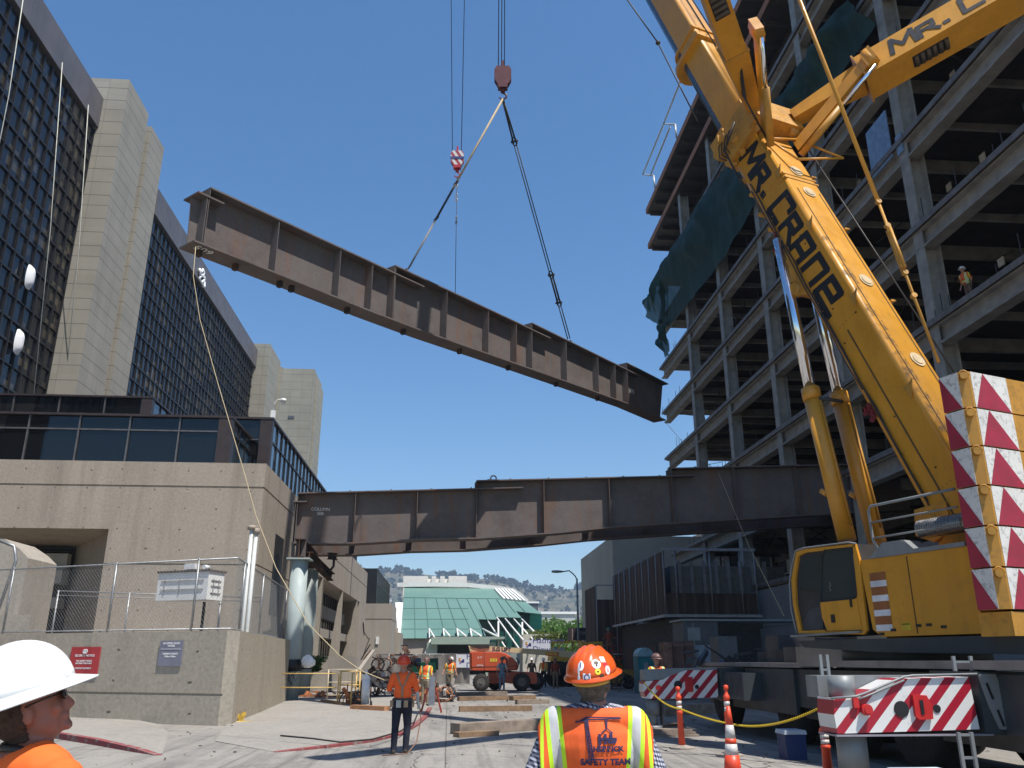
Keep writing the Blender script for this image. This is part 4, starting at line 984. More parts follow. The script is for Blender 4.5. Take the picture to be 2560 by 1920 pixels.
for i in range(120):
    px=rnd.uniform(840,1580); v=rnd.choice((rnd.uniform(.03,.35),rnd.uniform(.1,.95))); p=hill_pt(px,v); w_=rnd.uniform(5,12); d=rnd.uniform(5,8); h=rnd.uniform(3,6)
    t=thing('hill_house','one of the small pale houses dotted over the distant hillside','house',p,'houses on the far hills')
    g=MB(); g.box(p+V((-w_/2,-d/2,-3)),p+V((w_/2,d/2,h))); g.build('wall',hw,t)
    g=MB(); g.prism([p+V((-w_/2-.5,-d/2-.5,h+.01)),p+V((-w_/2-.5,d/2+.5,h+.01)),p+V((-w_/2-.5,0,h+2.2))],V((w_+1,0,0))); g.build('roof',hr,t)
    g=MB()
    for k in range(3): g.box(p+V((-w_*.35+k*w_*.27,-d/2-.1,h*.35)),p+V((-w_*.35+k*w_*.27+w_*.14,-d/2-.01,h*.75)))
    g.build('window',hwin,t)
# far low buildings at foot of hills
for (px0,px1,py,Y,c,lab) in ((1355,1438,1535,300,(.5,.5,.46),'long low white roofed building beyond the green street trees'),(1300,1345,1508,420,(.08,.09,.1),'dark flat roofed block beyond the sloped green hall')):
    a=onY(px0,py,Y); b_=onY(px1,py,Y); t=thing('far_building',lab,'building',((a.x+b_.x)/2,Y,0)); g=MB(); g.box((a.x,Y,0),(b_.x,Y+20,a.z)); g.build('wall',mat('farb%d'%px0,c,.8),t); g=MB(); g.box((a.x-.5,Y-.5,a.z+.01),(b_.x+.5,Y+20.5,a.z+.8)); g.build('roof_edge',whs,t)
# street trees
bark=mat('bark',(.12,.09,.07),.9,0,.3,3)
for i,(px,ct,Y,r,lab) in enumerate(((1375,1600,150,6.0,'leafy bright green street tree left of the lamp post'),(1415,1590,158,6.2,'taller bright green street tree behind the lamp post'),(1392,1625,138,4.2,'lower green street tree in front beside the dark signboard'))):
    p=onY(px,1650,Y); c=onY(px,ct,Y); t=thing('street_tree',lab,'tree',(p.x,Y,0),'green street trees'); g=MB()
    g.path([V((p.x,Y,0)),V((p.x+.2,Y,2)),V((p.x,Y,c.z-.5))],lambda s:.3*(1-s*.6),7)
    for k in range(6):
        a=k*1.05; g.path([V((p.x,Y,c.z-2.5+k*.3)),V((p.x+math.cos(a)*r*.35,Y+math.sin(a)*r*.35,c.z-.5)),V((p.x+math.cos(a)*r*.6,Y+math.sin(a)*r*.5,c.z+1))],lambda s:.12*(1-s*.8),5)
    g.build('trunk',bark,t)
    g=MB(); leafcloud(g,V((p.x,Y,c.z+.2)),(r,r*.8,r*.62),2600,.24,40+i,16); g.build('crown',leafm,t)
p=g5(1620,740,Yg-2.5); g=MB(); leafcloud(g,p+V((.8,1,-.6)),(3.6,1.2,.9),1200,.13,77,12); solo(g,'ivy',foliage_mat('ivy leaves',(.12,.15,.04)),'ivy spilling over the cream planter wall','plant')
p=V((onY(784,1655,45.8).x,45.9,onY(784,1655,45.8).z-.1)); g=MB(); leafcloud(g,p,(.75,.5,.55),900,.05,78,10); leafcloud(g,p+V((-.5,0,-.7)),(.5,.4,.3),250,.05,79,6); solo(g,'shrub',foliage_mat('shrub leaves',(.11,.17,.05)),'light green shrub in planter behind the rear pale column','shrub')
# haze
g=MB(); g.box((-2600,-40,-1.5),(2600,3200,420)); hz,nt,b=newmat('haze'); nt.nodes.remove(b); pv=N(nt,'ShaderNodeVolumePrincipled'); pv.inputs['Color'].default_value=(.62,.78,1,1); pv.inputs['Density'].default_value=.0002; pv.inputs['Anisotropy'].default_value=.2; nt.links.new(pv.outputs[0],nt.nodes['Material Output'].inputs['Volume'])
tag(g.build('haze',hz),'pale blue haze in the air between the street and the far hills','haze',kind='stuff')
# street lamp
p=onD(1447,1640,76); p=V((p.x,p.y,0)); zt=onP(1444,1438,p,V((0,-1,0))).z
t=thing('street_lamp','tall grey cobra head street lamp before the distant hills','street lamp',p); g=MB()
h2=onP(1394,1429,p,V((0,-1,0)))
g.path([p,p+UP*zt*.5,p+UP*(zt-.3)],lambda s:.12-.04*s,10); g.build('pole',mat('lamp pole',(.22,.25,.26),.5,.3),t)
g=MB(); L=h2.x-p.x; g.path([p+UP*(zt-.4),p+V((L*.08,0,zt-.1)),p+V((L*.2,0,zt+.12)),p+V((L*.4,0,zt+.3+(h2.z-zt)*.3)),p+V((L*.65,0,h2.z+.02)),p+V((L*.95,0,h2.z))],.055,8); g.build('arm',MT['lamp pole'],t)
g=MB(); c=h2; g.loft([[c+V((x,math.cos(a)*r,math.sin(a)*r*.6)) for a in [k*math.pi/5 for k in range(10)]] for x,r in ((-.55,.05),(-.5,.17),(-.1,.22),(.35,.15),(.55,.06))]); g.build('lamp_head',MT['lamp pole'],t)
# ================================================================ big yellow mobile crane
random.seed(11)
ylw=mat('crane yellow',(.60,.272,.022),.42,0,.08,1.1,streak=.25,dirt=.16,coat=.15)
ylwd=mat('crane yellow worn',(.52,.25,.03),.5,0,.12,2,streak=.4,dirt=.35)
cgrey=mat('carrier grey',(.045,.055,.062),.5,.1,.12,2,streak=.3,dirt=.2)
cgrl=mat('carrier light grey',(.22,.235,.24),.5,.1,.1,2,streak=.3)
yarm=mat('arm yellow',(.58,.265,.024),.62,0,.08,1.3,streak=.3,dirt=.15,spec=.3)
chrome=mat('chrome rod',(.75,.77,.8),.12,1,.03)
tyre=mat('tyre rubber',(.02,.02,.02),.85,0,.2,9)
letter=mat('lettering black',(.014,.014,.016),.5,0,.1)
redm=mat('bright red',(.42,.02,.03),.45,0,.1,3)
cable=mat('wire rope',(.05,.048,.045),.6,.5,.1)
rope_y=mat('manila rope',(.45,.36,.22),.9,0,.1)
belly=mat('boom belly sky sheen',(.06,.09,.13),.25,.3,.1,1)  # mirrored sky and shade of the rounded underside, painted in as blue grey
A_=R(24); hh=RT*(-math.sin(A_))+FW*math.cos(A_); ll=UP.cross(hh); EL=R(66.9)
bu=hh*math.cos(EL)+UP*math.sin(EL); bn=-hh*math.sin(EL)+UP*math.cos(EL)
P0=onD(2450,1300,13.6); BO=V((P0.x,P0.y,0))
def BM(t,n,l): return BO+bu*t+bn*n+ll*l
cr=thing('mobile_crane','huge yellow telescopic mobile crane with dark lettering on its boom','crane',(8.4,15.3,0))
# --- boom sections
def boomsec(name,t0,t1,n0,n1,l0,l1,m,rad=.09,bel=.0,bm=None):
    g=MB(); prof=[]
    for (cn,cl,a0) in ((n1-rad,l1-rad,0),(n1-rad,l0+rad,90)):
        for k in range(6): a=R(a0+k*18); prof.append((cn+rad*math.cos(a) if a0==0 else cn+rad*math.sin(a) if 0 else cn+rad*math.cos(a-R(90)) if 0 else cn+rad*abs(math.sin(R(90)-a+R(0))) if 0 else 0,0)) if 0 else None
    prof=[(n0,l1),(n1-rad,l1)]+[(n1-rad+rad*math.sin(R(k*18)),l1-rad+rad*math.cos(R(k*18))) for k in range(1,5)]+[(n1,l1-rad),(n1,l0+rad)]+[(n1-rad+rad*math.cos(R(k*18)),l0+rad-rad*math.sin(R(k*18))) for k in range(1,5)]+[(n1-rad,l0),(n0,l0)]
    nb=len(prof); low=[]
    if bel: low=[(n0-bel*math.sin(R(k*22.5)),(l0+l1)/2-(l1-l0)/2*math.cos(R(k*22.5))) for k in range(1,8)]
    P=prof+low; R0=[BM(t0,a,b) for a,b in P]; R1=[BM(t1,a,b) for a,b in P]; n=len(P)
    g.add(R0+R1,[]); b=0
    for i in range(n):
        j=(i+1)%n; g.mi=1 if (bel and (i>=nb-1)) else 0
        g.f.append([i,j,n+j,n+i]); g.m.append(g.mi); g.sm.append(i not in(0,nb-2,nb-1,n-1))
    g.f.append(list(range(n))[::-1]); g.m.append(0); g.sm.append(False); g.f.append([n+i for i in range(n)]); g.m.append(0); g.sm.append(False)
    return g.build(name,[m,bm or m],cr)
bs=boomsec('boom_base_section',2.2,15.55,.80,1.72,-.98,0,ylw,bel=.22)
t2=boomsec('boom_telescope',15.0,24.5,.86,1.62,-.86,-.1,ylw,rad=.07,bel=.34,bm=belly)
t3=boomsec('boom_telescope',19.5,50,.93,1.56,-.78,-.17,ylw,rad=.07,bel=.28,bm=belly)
# collars
def collar(name,t,w,n0,n1,l0,l1,bel,m=ylw):
    g=MB(); P=[(n0,l1),(n1,l1),(n1,l0),(n0,l0)]+[(n0-bel*math.sin(R(k*22.5)),(l0+l1)/2-(l1-l0)/2*math.cos(R(k*22.5))) for k in range(1,8)]
    g.prism([BM(t,a,b) for a,b in P],bu*w); return g.build(name,m,cr)
collar('boom_collar',15.35,.35,.74,1.78,-1.04,.07,.32); collar('boom_collar',19.2,.16,.72,1.72,-1.0,.04,.5); collar('boom_collar',14.6,.08,.78,1.75,-1.0,.03,.24)
collar('boom_collar',19.8,.1,.8,1.66,-.9,-.06,.42)
# groove + ribs on top, hatches
g=MB()
for t in (12.55,12.7): g.prism([BM(t,1.5,.012),BM(t,1.735,.012),BM(t,1.735,-.99),BM(t,1.6,-.99)],bu*.045)
g.build('weld_band',ylwd,cr)
g=MB()
for t,l in ((12.95,-.5),(12.15,-.5),(9.2,-.55),(7.0,-.6)): 
    c=BM(t,1.722,l); g.tube(c,c+bn*.02,.17,20); g.tube(c+bn*.02,c+bn*.035,.12,20)
g.build('hatch_cover',mat('hatch pale',(.55,.42,.25),.5),cr)
g=MB()
for t in (12.9,11.0,8.7,6.3): g.prism([BM(t,1.55,.005),BM(t,1.72,-.0),BM(t+.02,1.80,.03),BM(t-.3,1.6,.06)],bu*.05-ll*.0); g.prism([BM(t,1.56,-.99),BM(t,1.72,-.99),BM(t+.02,1.72,-1.12)],bu*.05)
g.build('lug',ylwd,cr)
g=MB(); g.beam(BM(12.2,1.725,-.18),BM(3,1.725,-.18),.02,.012,bn); g.beam(BM(12.2,1.725,-.82),BM(3,1.725,-.82),.02,.012,bn); g.beam(BM(8.2,1.15,.006),BM(3,1.15,.006),.03,.012,ll); g.beam(BM(9,.83,.01),BM(2.6,.83,.01),.02,.05,ll); g.build('seam',mat('seam dark',(.10,.055,.02),.7),cr)
# grease smear along top edge (real stain shape, in relief)
smg,nt,b=newmat('grease'); b.inputs['Base Color'].default_value=(.05,.035,.02,1); b.inputs['Roughness'].default_value=.7
P=coords(nt); f=noi(nt,P,3.5,8,.8); nt.links.new(ramp(nt,f,[(.47,(0,0,0)),(.66,(.75,.75,.75))]),b.inputs['Alpha'])
g=MB(); g.sheet([[BM(10.5-i*.5,1.7235,-.02-.001*j-j*.09) for j in range(4)] for i in range(15)]); g.build('grease_smear',smg,cr)
g=MB()
for t in (12.9,12.2,8.5,4.5):
    for k in range(7): c=BM(t-.12,.92+k*.1,.003); g.tube(c,c+ll*.012,.014,6)
for k in range(40): c=BM(12-k*.23,.875,.003); g.tube(c,c+ll*.01,.012,6)
g.build('bolt_row',ylwd,cr)
g=MB(); g.path([BM(13.4,.86,.04)]+[BM(13.4-i*.7,.86+.02*math.sin(i*2),.045+.01*math.sin(i*3)) for i in range(1,14)],.016,6); g.path([BM(13.2,.80,.05)]+[BM(13.2-i*.7,.80+.02*math.cos(i*2),.05) for i in range(1,10)],.012,6); g.build('hose',letter,cr)
g=MB(); rn=random.Random(2)
for i in range(10): t=rn.uniform(4,12); c=BM(t,rn.choice((.95,1.1,1.3,1.5)),.004); g.tube(c,c+ll*.01,.018,8)
g.build('plug',letter,cr)
# underside sheave heads near the boom head (the toothed fittings at left edge)
g=MB(); rn=random.Random(4)
for t in (13.6,13.0,12.3,11.7,11.1,10.6,10.1): 
    L=rn.uniform(.12,.34); g.prism([BM(t,.82,-.05),BM(t+.35,.82,-.05),BM(t+.2,.82-L,-.05),BM(t+.05,.82-L*.7,-.05)],-ll*.1); g.tube(BM(t+.15,.82-L*.7,.05),BM(t+.15,.82-L*.7,-.2),.05,8)
g.prism([BM(9.6,.82,.02),BM(11.6,.82,.02),BM(11.3,.52,.02),BM(9.9,.42,.02)],-ll*.12); g.prism([BM(9.6,.82,-.85),BM(11.6,.82,-.85),BM(11.3,.52,-.85),BM(9.9,.42,-.85)],-ll*.12)
g.tube(BM(10.0,.55,.1),BM(10.0,.55,-1.1),.13,14); g.build('cylinder_bracket',ylwd,cr)
for t in (11.4,6.4):
    g=MB(); rn=random.Random(int(t)); 
    for i in range(7): p=BM(t+rn.uniform(-.2,.2),.74+rn.uniform(-.16,.05),.03); q=V((rn.gauss(0,1),rn.gauss(0,1),rn.gauss(0,1))).normalized(); g.obox(p,q,*aframe(q),.07,.02,.04)
    g.build('red_flag',mat('flag red',(.16,.015,.02),.8),cr)
# --- big head assembly with guy arms
def boxarm(g,a,b,wu,wb,ext=None,taper=1):
    d=(b-a).normalized(); bb=d.cross(bu).normalized(); uu=bb.cross(d).normalized()
    R_=[]
    for p,k in ((a,1),(b,taper)): R_.append([p+uu*wu/2*k*i+bb*wb/2*k*j for i,j in((1,1),(1,-1),(-1,-1),(-1,1))])
    g.loft(R_,smooth=False); return d,uu,bb
TB=BM(14.9,1.75+8.8,-7.2); TA=BM(14.9,1.75+5.2,6.2)
rB=BM(14.9,1.95,-1.0); rA=BM(14.9,1.95,.05)
arms=[]
for nm,r0,tip in (('guy_arm',rB,TB),('guy_arm',rA,TA)):
    d=(tip-r0).normalized(); g=MB(); s=r0+d*1.9; dd,uu,bb=boxarm(g,s,tip,*((.78,.8) if tip is TB else (.62,.5))); 
    boxarm(g,r0+d*.15,s-d*.02,.32,.34,taper=1.7)
    arm=g.build(nm,yarm,cr); arms.append((arm,s,dd,uu,bb,tip))
    g=MB(); o=s+dd*1.15; out=(-1 if (bb.dot(CAM-s)<0) else 1)
    for k in range(6): 
        c=o+dd*.16*k-uu*.305; g.tube(c-uu*.01,c-uu*.0+uu*.05,.0801,10) if 0 else None
    hu=.39 if tip is TB else .31; g.obox(o+dd*.35-uu*(hu+.003),dd,bb,uu,.42,.17,.004); sh=g.build('rope_slot',letter,arm)
    g=MB()
    for k in range(6): c=o+dd*(.02+.14*k)-uu*(hu+.01); g.tube(c-bb*.15,c+bb*.15,.05,8)
    g.build('sheave',mat('sheave',(.09,.07,.05),.6,.3),arm)
    g=MB(); g.obox(s+dd*.02,dd,bb,uu,.02,*((.45,.44) if tip is TB else (.3,.35))); g.build('end_flange',ylwd,arm)
    # strut plate and ram
    side=-1 if tip is TB else 1
    p=BM(14.0,1.8,-.95 if side<0 else -.02); q=s-dd*.35+bn*.8
    g=MB(); w_=(q-p).normalized(); x_=w_.cross(bu).normalized(); g.obox((p+q)/2,w_,x_,bu,(q-p).length/2,.04,.17); g.obox(q,w_,x_,bu,.15,.1,.24); g.tube(q-bu*.25,q+bu*.25,.12,12); g.build('strut_plate',ylw,arm)
    g=MB(); off=bu*-.32; g.tube(p+off,p+off+(q-p)*.55,.085,12); g.build('ram_barrel',ylwd,arm)
    g=MB(); g.tube(p+off+(q-p)*.55,q+off,.05,12); g.build('ram_rod',chrome,arm)
    g=MB()
    for k in range(4): g.path([p+bu*(.1*k-.2),p.lerp(s,.5)+bn*-.15+bu*.08*k,s+dd*(.4+.3*k)+bn*-.4*0-bb*.2],.02,5)
    g.build('hose',letter,arm)
g=MB()
g.obox(BM(14.9,1.9,-.5),bu,ll,bn,.42,.72,.2); g.obox(BM(14.9,1.3,.08),bu,ll,bn,.5,.1,.52); g.obox(BM(15.15,.75,-.3),bu,ll,bn,.32,.5,.28)
for (t,n,l) in ((14.8,1.2,.2),(15.2,.9,.2),(14.5,.7,.1),(14.9,2.1,.1),(14.5,1.9,-.9),(15.1,.5,.1)):
    g.tube(BM(t,n,l+.06),BM(t,n,l-.28),.13,14)
rn=random.Random(8)
for i in range(16):
    c=BM(14.9+rn.uniform(-.55,.5),rn.uniform(.5,2.2),rn.uniform(-.1,.22)); q=V((rn.gauss(0,1),rn.gauss(0,1),rn.gauss(0,1))).normalized(); g.obox(c,q,*aframe(q),rn.uniform(.05,.2),rn.uniform(.03,.08),rn.uniform(.04,.1))
g.build('boom_head_assembly',ylwd,cr)
g=MB()
for i in range(4): g.path([BM(14.5,.7+.05*i,.12),BM(14.75,.6+.1*i,.26),BM(15.05,.7+.15*i,.24),BM(15.3,.9+.1*i,.1)],.016,5)
g.path([BM(15.0,1.5,.3),BM(14.6,.9,.36),BM(14.0,.7,.1),BM(13.4,.72,.05)],.025,6); g.build('hose',letter,cr)
g=MB()   # tubular frame on top near head
a,b_,c,d=BM(14.0,1.8,-.05),BM(13.1,1.95,-.45),BM(13.3,2.2,-1.75),BM(14.2,1.9,-1.0)
for p,q in ((a,b_),(b_,c),(c,d),(a,d)): g.tube(p,q,.03,6)
g.build('rope_guide_frame',ylw,cr)
# lettering
LET={'M':([[(0,0),(.1,1),(.5,.3),(.92,1),(1.0,0)]],1.0),'R':([[(.05,0),(.05,.8),(.62,.8),(.62,.42),(.1,.42)],[(.35,.42),(.8,0)]],.85),'.':([[(.05,.1),(.2,.1)]],.3),
 'C':([[(.8,.7),(.8,1),(.05,1),(.05,0),(.78,0)]],.9),'r':([[(.02,0),(.02,.86),(.62,.86),(.62,.45),(.05,.45)],[(.3,.45),(.85,.0)]],.85),
 'a':([[(.05,0),(.05,.85),(.72,.85),(.72,0)],[(.05,.3),(.72,.3)]],.9),'A':([[(0,0),(.3,1),(.7,1),(.9,0)],[(.1,.35),(.8,.35)]],1.0),
 'n':([[(.05,0),(.05,.85),(.75,.85),(.75,0)]],.92),'N':([[(.05,0),(.05,1),(.75,0),(.75,1)]],.92),'e':([[(1.15,0),(.05,0),(.05,.85),(.75,.85),(.75,.42),(.1,.42)]],1.3),'E':([[(.9,0),(.05,0),(.05,1),(.8,1)],[(.05,.5),(.7,.5)]],.9)}
def boomtext(s,O,ux,uy,nrm,H,w,parent,gap=.13,name='lettering',sx=1.0,shear=.18):
    x=0; g=MB()
    for ch in s:
        if ch==' ': x+=.45*H; continue
        P,wd=LET[ch]; X=x
        strokes(g,lambda a,b:O+ux*(X+a)+uy*b,[[((px_*sx+py_*shear)*H,py_*H) for px_,py_ in pl] for pl in P],w,.004,.004,nrm); x+=(wd*sx+gap)*H
    return g.build(name,letter,parent),x
boomtext('MR. Crane',BM(14.35,.93,0),-bu,bn,ll,.60,.15,cr,sx=1.12,gap=.16)
arm,s,dd,uu,bb,tip=arms[0]; 
nB_=bb if bb.dot(CAM-s)>0 else -bb
boomtext('MR. CRaNe'.replace('N','n'),s+nB_*.405+dd*.75-uu*.22,dd,uu,nB_,.46,.11,arm,sx=1.25,gap=.15)
arm,s,dd,uu,bb,tip=arms[1]; nA_=bb if bb.dot(CAM-s)>0 else -bb
blue_l=mat('faded blue lettering',(.10,.16,.28),.5)
# --- guy rods and boom ropes
g=MB(); q0=onD(2196,505,13.6); q1=onD(2350,915,13.0); q_1=onD(1925,-190,13.4)
g.tube(q_1,q0,.04,8); g.build('guy_rod',ylw,cr)
g=MB(); d=(q1-q0); 
g.tube(q0,q0+d*.98,.026,8); x_,y_=aframe(d)
for k in (.0,.16,.2,.42,.46,.6): g.tube(q0+d*k-x_*.04,q0+d*k+x_*.04,.05,10)
g.tube(q0+d*.18+x_*.05,q0+d*.44+x_*.05,.03,6); g.tube(q0+d*.18-x_*.05,q0+d*.44-x_*.05,.03,6); g.build('guy_link',ylwd,cr)
g=MB(); g.tube(BM(14.3,1.95,-1.1),BM(6.5,1.9,-1.15),.018,5); g.tube(BM(15.4,1.8,-.3),BM(40,1.7,-.4),.018,5); g.tube(BM(15.4,1.8,-.6),BM(40,1.7,-.5),.018,5); g.build('boom_rope',cable,cr)
g=MB(); a=onD(1540,-40,19.5); b_=onD(1645,107,18.8); c=onD(1745,305,18); g.tube(a,b_,.02,5); g.tube(b_,c,.02,5); g.ell(b_,(.07,.07,.07),nu=8,nv=5); g.build('boom_rope',cable,cr)
# --- lift cylinders
for off in (.04,-.74):
    Pl=P0+ll*off; f=lambda x,y: onP(x,y,P0+ll*.04,ll)+ll*(off-.04)
    b0=f(2118,1352); m0=f(2025,972); t0=f(1945,600); ax=(m0-b0).normalized()
    g=MB(); g.tube(b0,m0-ax*.25,.175,28); g.tube(m0-ax*.27,m0,.19,28); g.tube(m0-ax*2.3+ll*.05-hh*-.17,m0-ax*2.2+ll*.05+hh*.3,.06,8) ; g.build('lift_cylinder',ylw,cr)
    g=MB(); g.tube(m0,t0,.115,28); g.build('lift_rod',chrome,cr)
    g=MB(); g.tube(b0+ax*.2-hh*-.0+ll*.0+bn*.2,m0-ax*.4+bn*.2,.022,6); g.build('hydraulic_pipe',ylwd,cr)
g=MB(); a=onP(2050,995,P0+ll*.04,ll); g.tube(a,a-ll*.6,.04,8); g.build('cylinder_tie',cgrey,cr)
# --- superstructure
HP=P0+ll*.95   # left side plane of the house
def S(s,z,o=0.0): return V((HP.x,HP.y,0))+hh*s+UP*z+ll*o
def sz_(x,y,o=0.0): 
    p=onP(x,y,HP+ll*o,ll); return (p-HP).dot(hh),p.z
g=MB(); prof=[sz_(2150,1401),sz_(2412,1367),sz_(2460,1584),sz_(2205,1594),sz_(2172,1575)]
z1=3.33;z0=2.05
prof=[(1.72,z1),(-.45,z1),(-.45,z0),(1.45,z0),(1.62,z0+.12)]
g.prism([S(a,b) for a,b in prof],-ll*2.3); g.build('engine_housing',ylw,cr)
g=MB()
for s in (.72,): g.obox(S(s,(z0+z1)/2,.003),UP,hh,ll,(z1-z0)/2-.03,.008,.004)
g.build('panel_gap',mat('gap dark',(.08,.03,.015),.8),cr)
g=MB()
for (x,y) in ((2205,1585),(2297,1564),(2323,1562),(2234,1575),(2360,1567)): a,b_=sz_(x,y); g.obox(S(a,b_,.006),hh,UP,ll,.05,.022,.006)
g.build('latch',letter,cr)
# striped warning plate
g=MB(); a0,b0=sz_(2180,1450);a1,b1=sz_(2205,1570)
for k in range(4): z=z1-.42-k*.24; g.obox(S(1.37-.0*k,z,.005),hh,UP,ll,.17,.05,.004)
g.build('reflector_bar',mat('reflector silver',(.65,.66,.68),.4),cr)
g=MB()
for k in range(4): z=z1-.3-k*.24; g.obox(S(1.37,z,.004),hh,UP,ll,.17,.065,.003)
g.build('reflector_bar',mat('reflector brown',(.28,.10,.03),.5),cr)
g=MB(); x,y=sz_(2267,1571); g.obox(S(x,y+.03,.005),hh,UP,ll,.09,.06,.004); g.build('caution_plate',mat('caution yellow',(.6,.42,.03),.5),cr)
addtext('CAUTION',.035,S(x,y+.065,.01),-hh,UP,letter,'lettering',cr,off=.001)
# grey deck trim, muffler, rails
g=MB(); g.prism([S(1.5,z1+.003,.03),S(-.4,z1+.003,.03),S(-.4,z1+.07,.03),S(.55,z1+.07,.03),S(.75,z1+.24,.03),S(1.15,z1+.24,.03),S(1.4,z1+.07,.03)],-ll*.4); g.build('deck_trim',cgrl,cr)
g=MB(); c=S(.65,z1+.42,-.35); d=S(-.25,z1+.42,-.35); n_=26
for i in range(n_): a=c.lerp(d,i/n_); b_=c.lerp(d,(i+.55)/n_); g.tube(a,b_,.155,18)
g.tube(c,d,.142,18); g.tube(d,d-hh*.12,.2,18); g.build('silencer',mat('perforated steel',(.35,.34,.33),.35,.9,.2,20),cr)
g=MB(); p=[]
ra=[sz_(2205,1375),sz_(2188,1300),sz_(2190,1262),sz_(2400,1212)]
r0=S(1.28,z1+.1,-.02)
zt_=sz_(2190,1262)[1]; g.path([S(1.25,z1+.05,-.02),S(1.38,z1+.3,-.02),S(1.40,zt_-.08,-.02),S(1.34,zt_,-.02),S(-.35,zt_,-.02)],.024,8)
for q in (.33,.63): g.path([S(1.39,z1+.05+(zt_-z1)*q,-.02),S(-.35,z1+.05+(zt_-z1)*q,-.02)],.017,6)
g.path([S(.6,z1,-.02),S(.6,zt_,-.02)],.017,6) if 0 else None
g.build('hand_rail',cgrl,cr)
# winch and turret body in the middle
g=MB(); g.prism([S(2.0,2.0,-.7),S(-1.2,2.0,-.7),S(-1.4,4.3,-.7),S(.0,4.1,-.7),S(1.0,3.2,-.7),S(2.0,2.9,-.7)],-ll*.12); g.prism([S(2.0,2.0,-2.0),S(-1.2,2.0,-2.0),S(-1.4,4.3,-2.0),S(.0,4.1,-2.0),S(1.0,3.2,-2.0),S(2.0,2.9,-2.0)],-ll*.12); g.build('turret_plate',ylwd,cr)
g=MB(); c=S(.9,3.95,-.9); g.prism([c+hh*.3+UP*.25,c-hh*.35+UP*.3,c-hh*.4-UP*.2,c-UP*.35,c+hh*.35-UP*.2],-ll*.5); g.tube(c+ll*.05,c-ll*.6,.12,12); g.build('winch_bracket',ylwd,cr)
g=MB(); g.tube(S(-.6,4.6,-.9),S(-.6,4.6,-1.9),.42,24); g.build('rope_winch',cgrey,cr)
# cab
def c7(x,y): return sz_(1900+x*.3737,1300+y*.3737)
g=MB(); out=[(262,758),(225,560),(214,400),(246,216),(300,196),(640,158),(668,262),(722,740),(700,764)]
P=[c7(*p) for p in out]; 
g.prism([S(a,b,-.03) for a,b in P],-ll*.95); cabg=mat('cab glass',(.035,.045,.042),.08,0,.1,.5,spec=.8); g.build('cab_interior',mat('cab interior',(.03,.03,.032),.6),cr)
def strip(pts,m,nm,o0=-.03,o1=.02):
    g=MB(); g.prism([S(*c7(*p),o0) for p in pts],ll*(o1-o0)); return g.build(nm,m,cr)
cabf=MB()
for pts in ([(246,216),(300,196),(640,158),(645,180),(310,218),(262,240)],[(246,216),(262,240),(240,400),(246,560),(282,745),(262,758),(225,560),(214,400)],[(640,158),(668,262),(722,740),(688,742),(655,520),(625,170)],[(262,758),(282,742),(440,735),(440,745),(722,738),(700,766)]):
    cabf.prism([S(*c7(*p),-.03) for p in pts],ll*.05)
cabf.prism([S(*c7(*p),-.028) for p in ((625,180),(655,510),(690,500),(665,262),(640,165))],ll*.04)
cabf.build('cab_frame',ylw,cr)
door=strip([(412,552),(640,530),(655,520),(690,735),(460,742),(425,650)],ylw,'cab_door',-.02,.035)
g=MB(); 
for (x,y,w_,h_) in ((500,660,.045,.07),(620,555,.025,.07)): g.obox(S(*c7(x,y),.042),hh,UP,ll,w_,h_,.006)
g.build('door_handle',letter,door)
strip([(415,545),(420,255),(438,205),(620,185),(650,505),(635,525)],cabg,'side_window',-.015,.01)
wf=MB()
loop=[c7(*p) for p in ((413,548),(418,255),(436,205),(622,184),(652,500),(630,528))]
wf.path([S(a,b,.018) for a,b in loop],.018,6,closed=True); wf.build('window_seal',letter,cr)
strip([(480,535),(545,440),(610,330),(640,320),(650,490),(632,522)],mat('seat yellow',(.4,.28,.05),.8),'seat_panel',-.013,-.0)  if 0 else None
g=MB(); g.prism([S(*c7(*p),-.3) for p in ((480,535),(545,440),(615,330),(630,510))],-ll*.2)
strip([(282,700),(330,600),(420,560),(420,735),(290,738)],mat('seat dark',(.05,.05,.055),.8),'operator_seat',-.025,-.005)
strip([(268,470),(262,330),(285,250),(405,235),(408,470)],cabg,'front_window',-.028,-.006)
g=MB(); g.path([S(*c7(*p),.03) for p in ((255,760),(216,600),(206,430),(215,330),(246,208),(300,188),(600,150),(650,158))],.016,6); g.path([S(*c7(x,y),.05) for x,y in ((480,415),(486,440),(478,455),(490,470),(480,475))],.008,5); g.build('cab_rail',cgrl,cr)
g=MB(); g.prism([S(*c7(230,772),.1),S(*c7(690,742),.1),S(*c7(690,755),.1),S(*c7(232,785),.1)],-ll*1.1); g.build('cab_step',cgrl,cr)
g=MB(); g.prism([S(3.45,2.02,0),S(-1.2,2.02,-0),S(-1.2,1.75,0),S(1.5,1.8,0),S(3.3,1.9,0)],-ll*2.5); g.tube((8.45,15.3,1.5),(8.45,15.3,2.0),1.25,30); g.build('slew_ring',cgrey,cr)
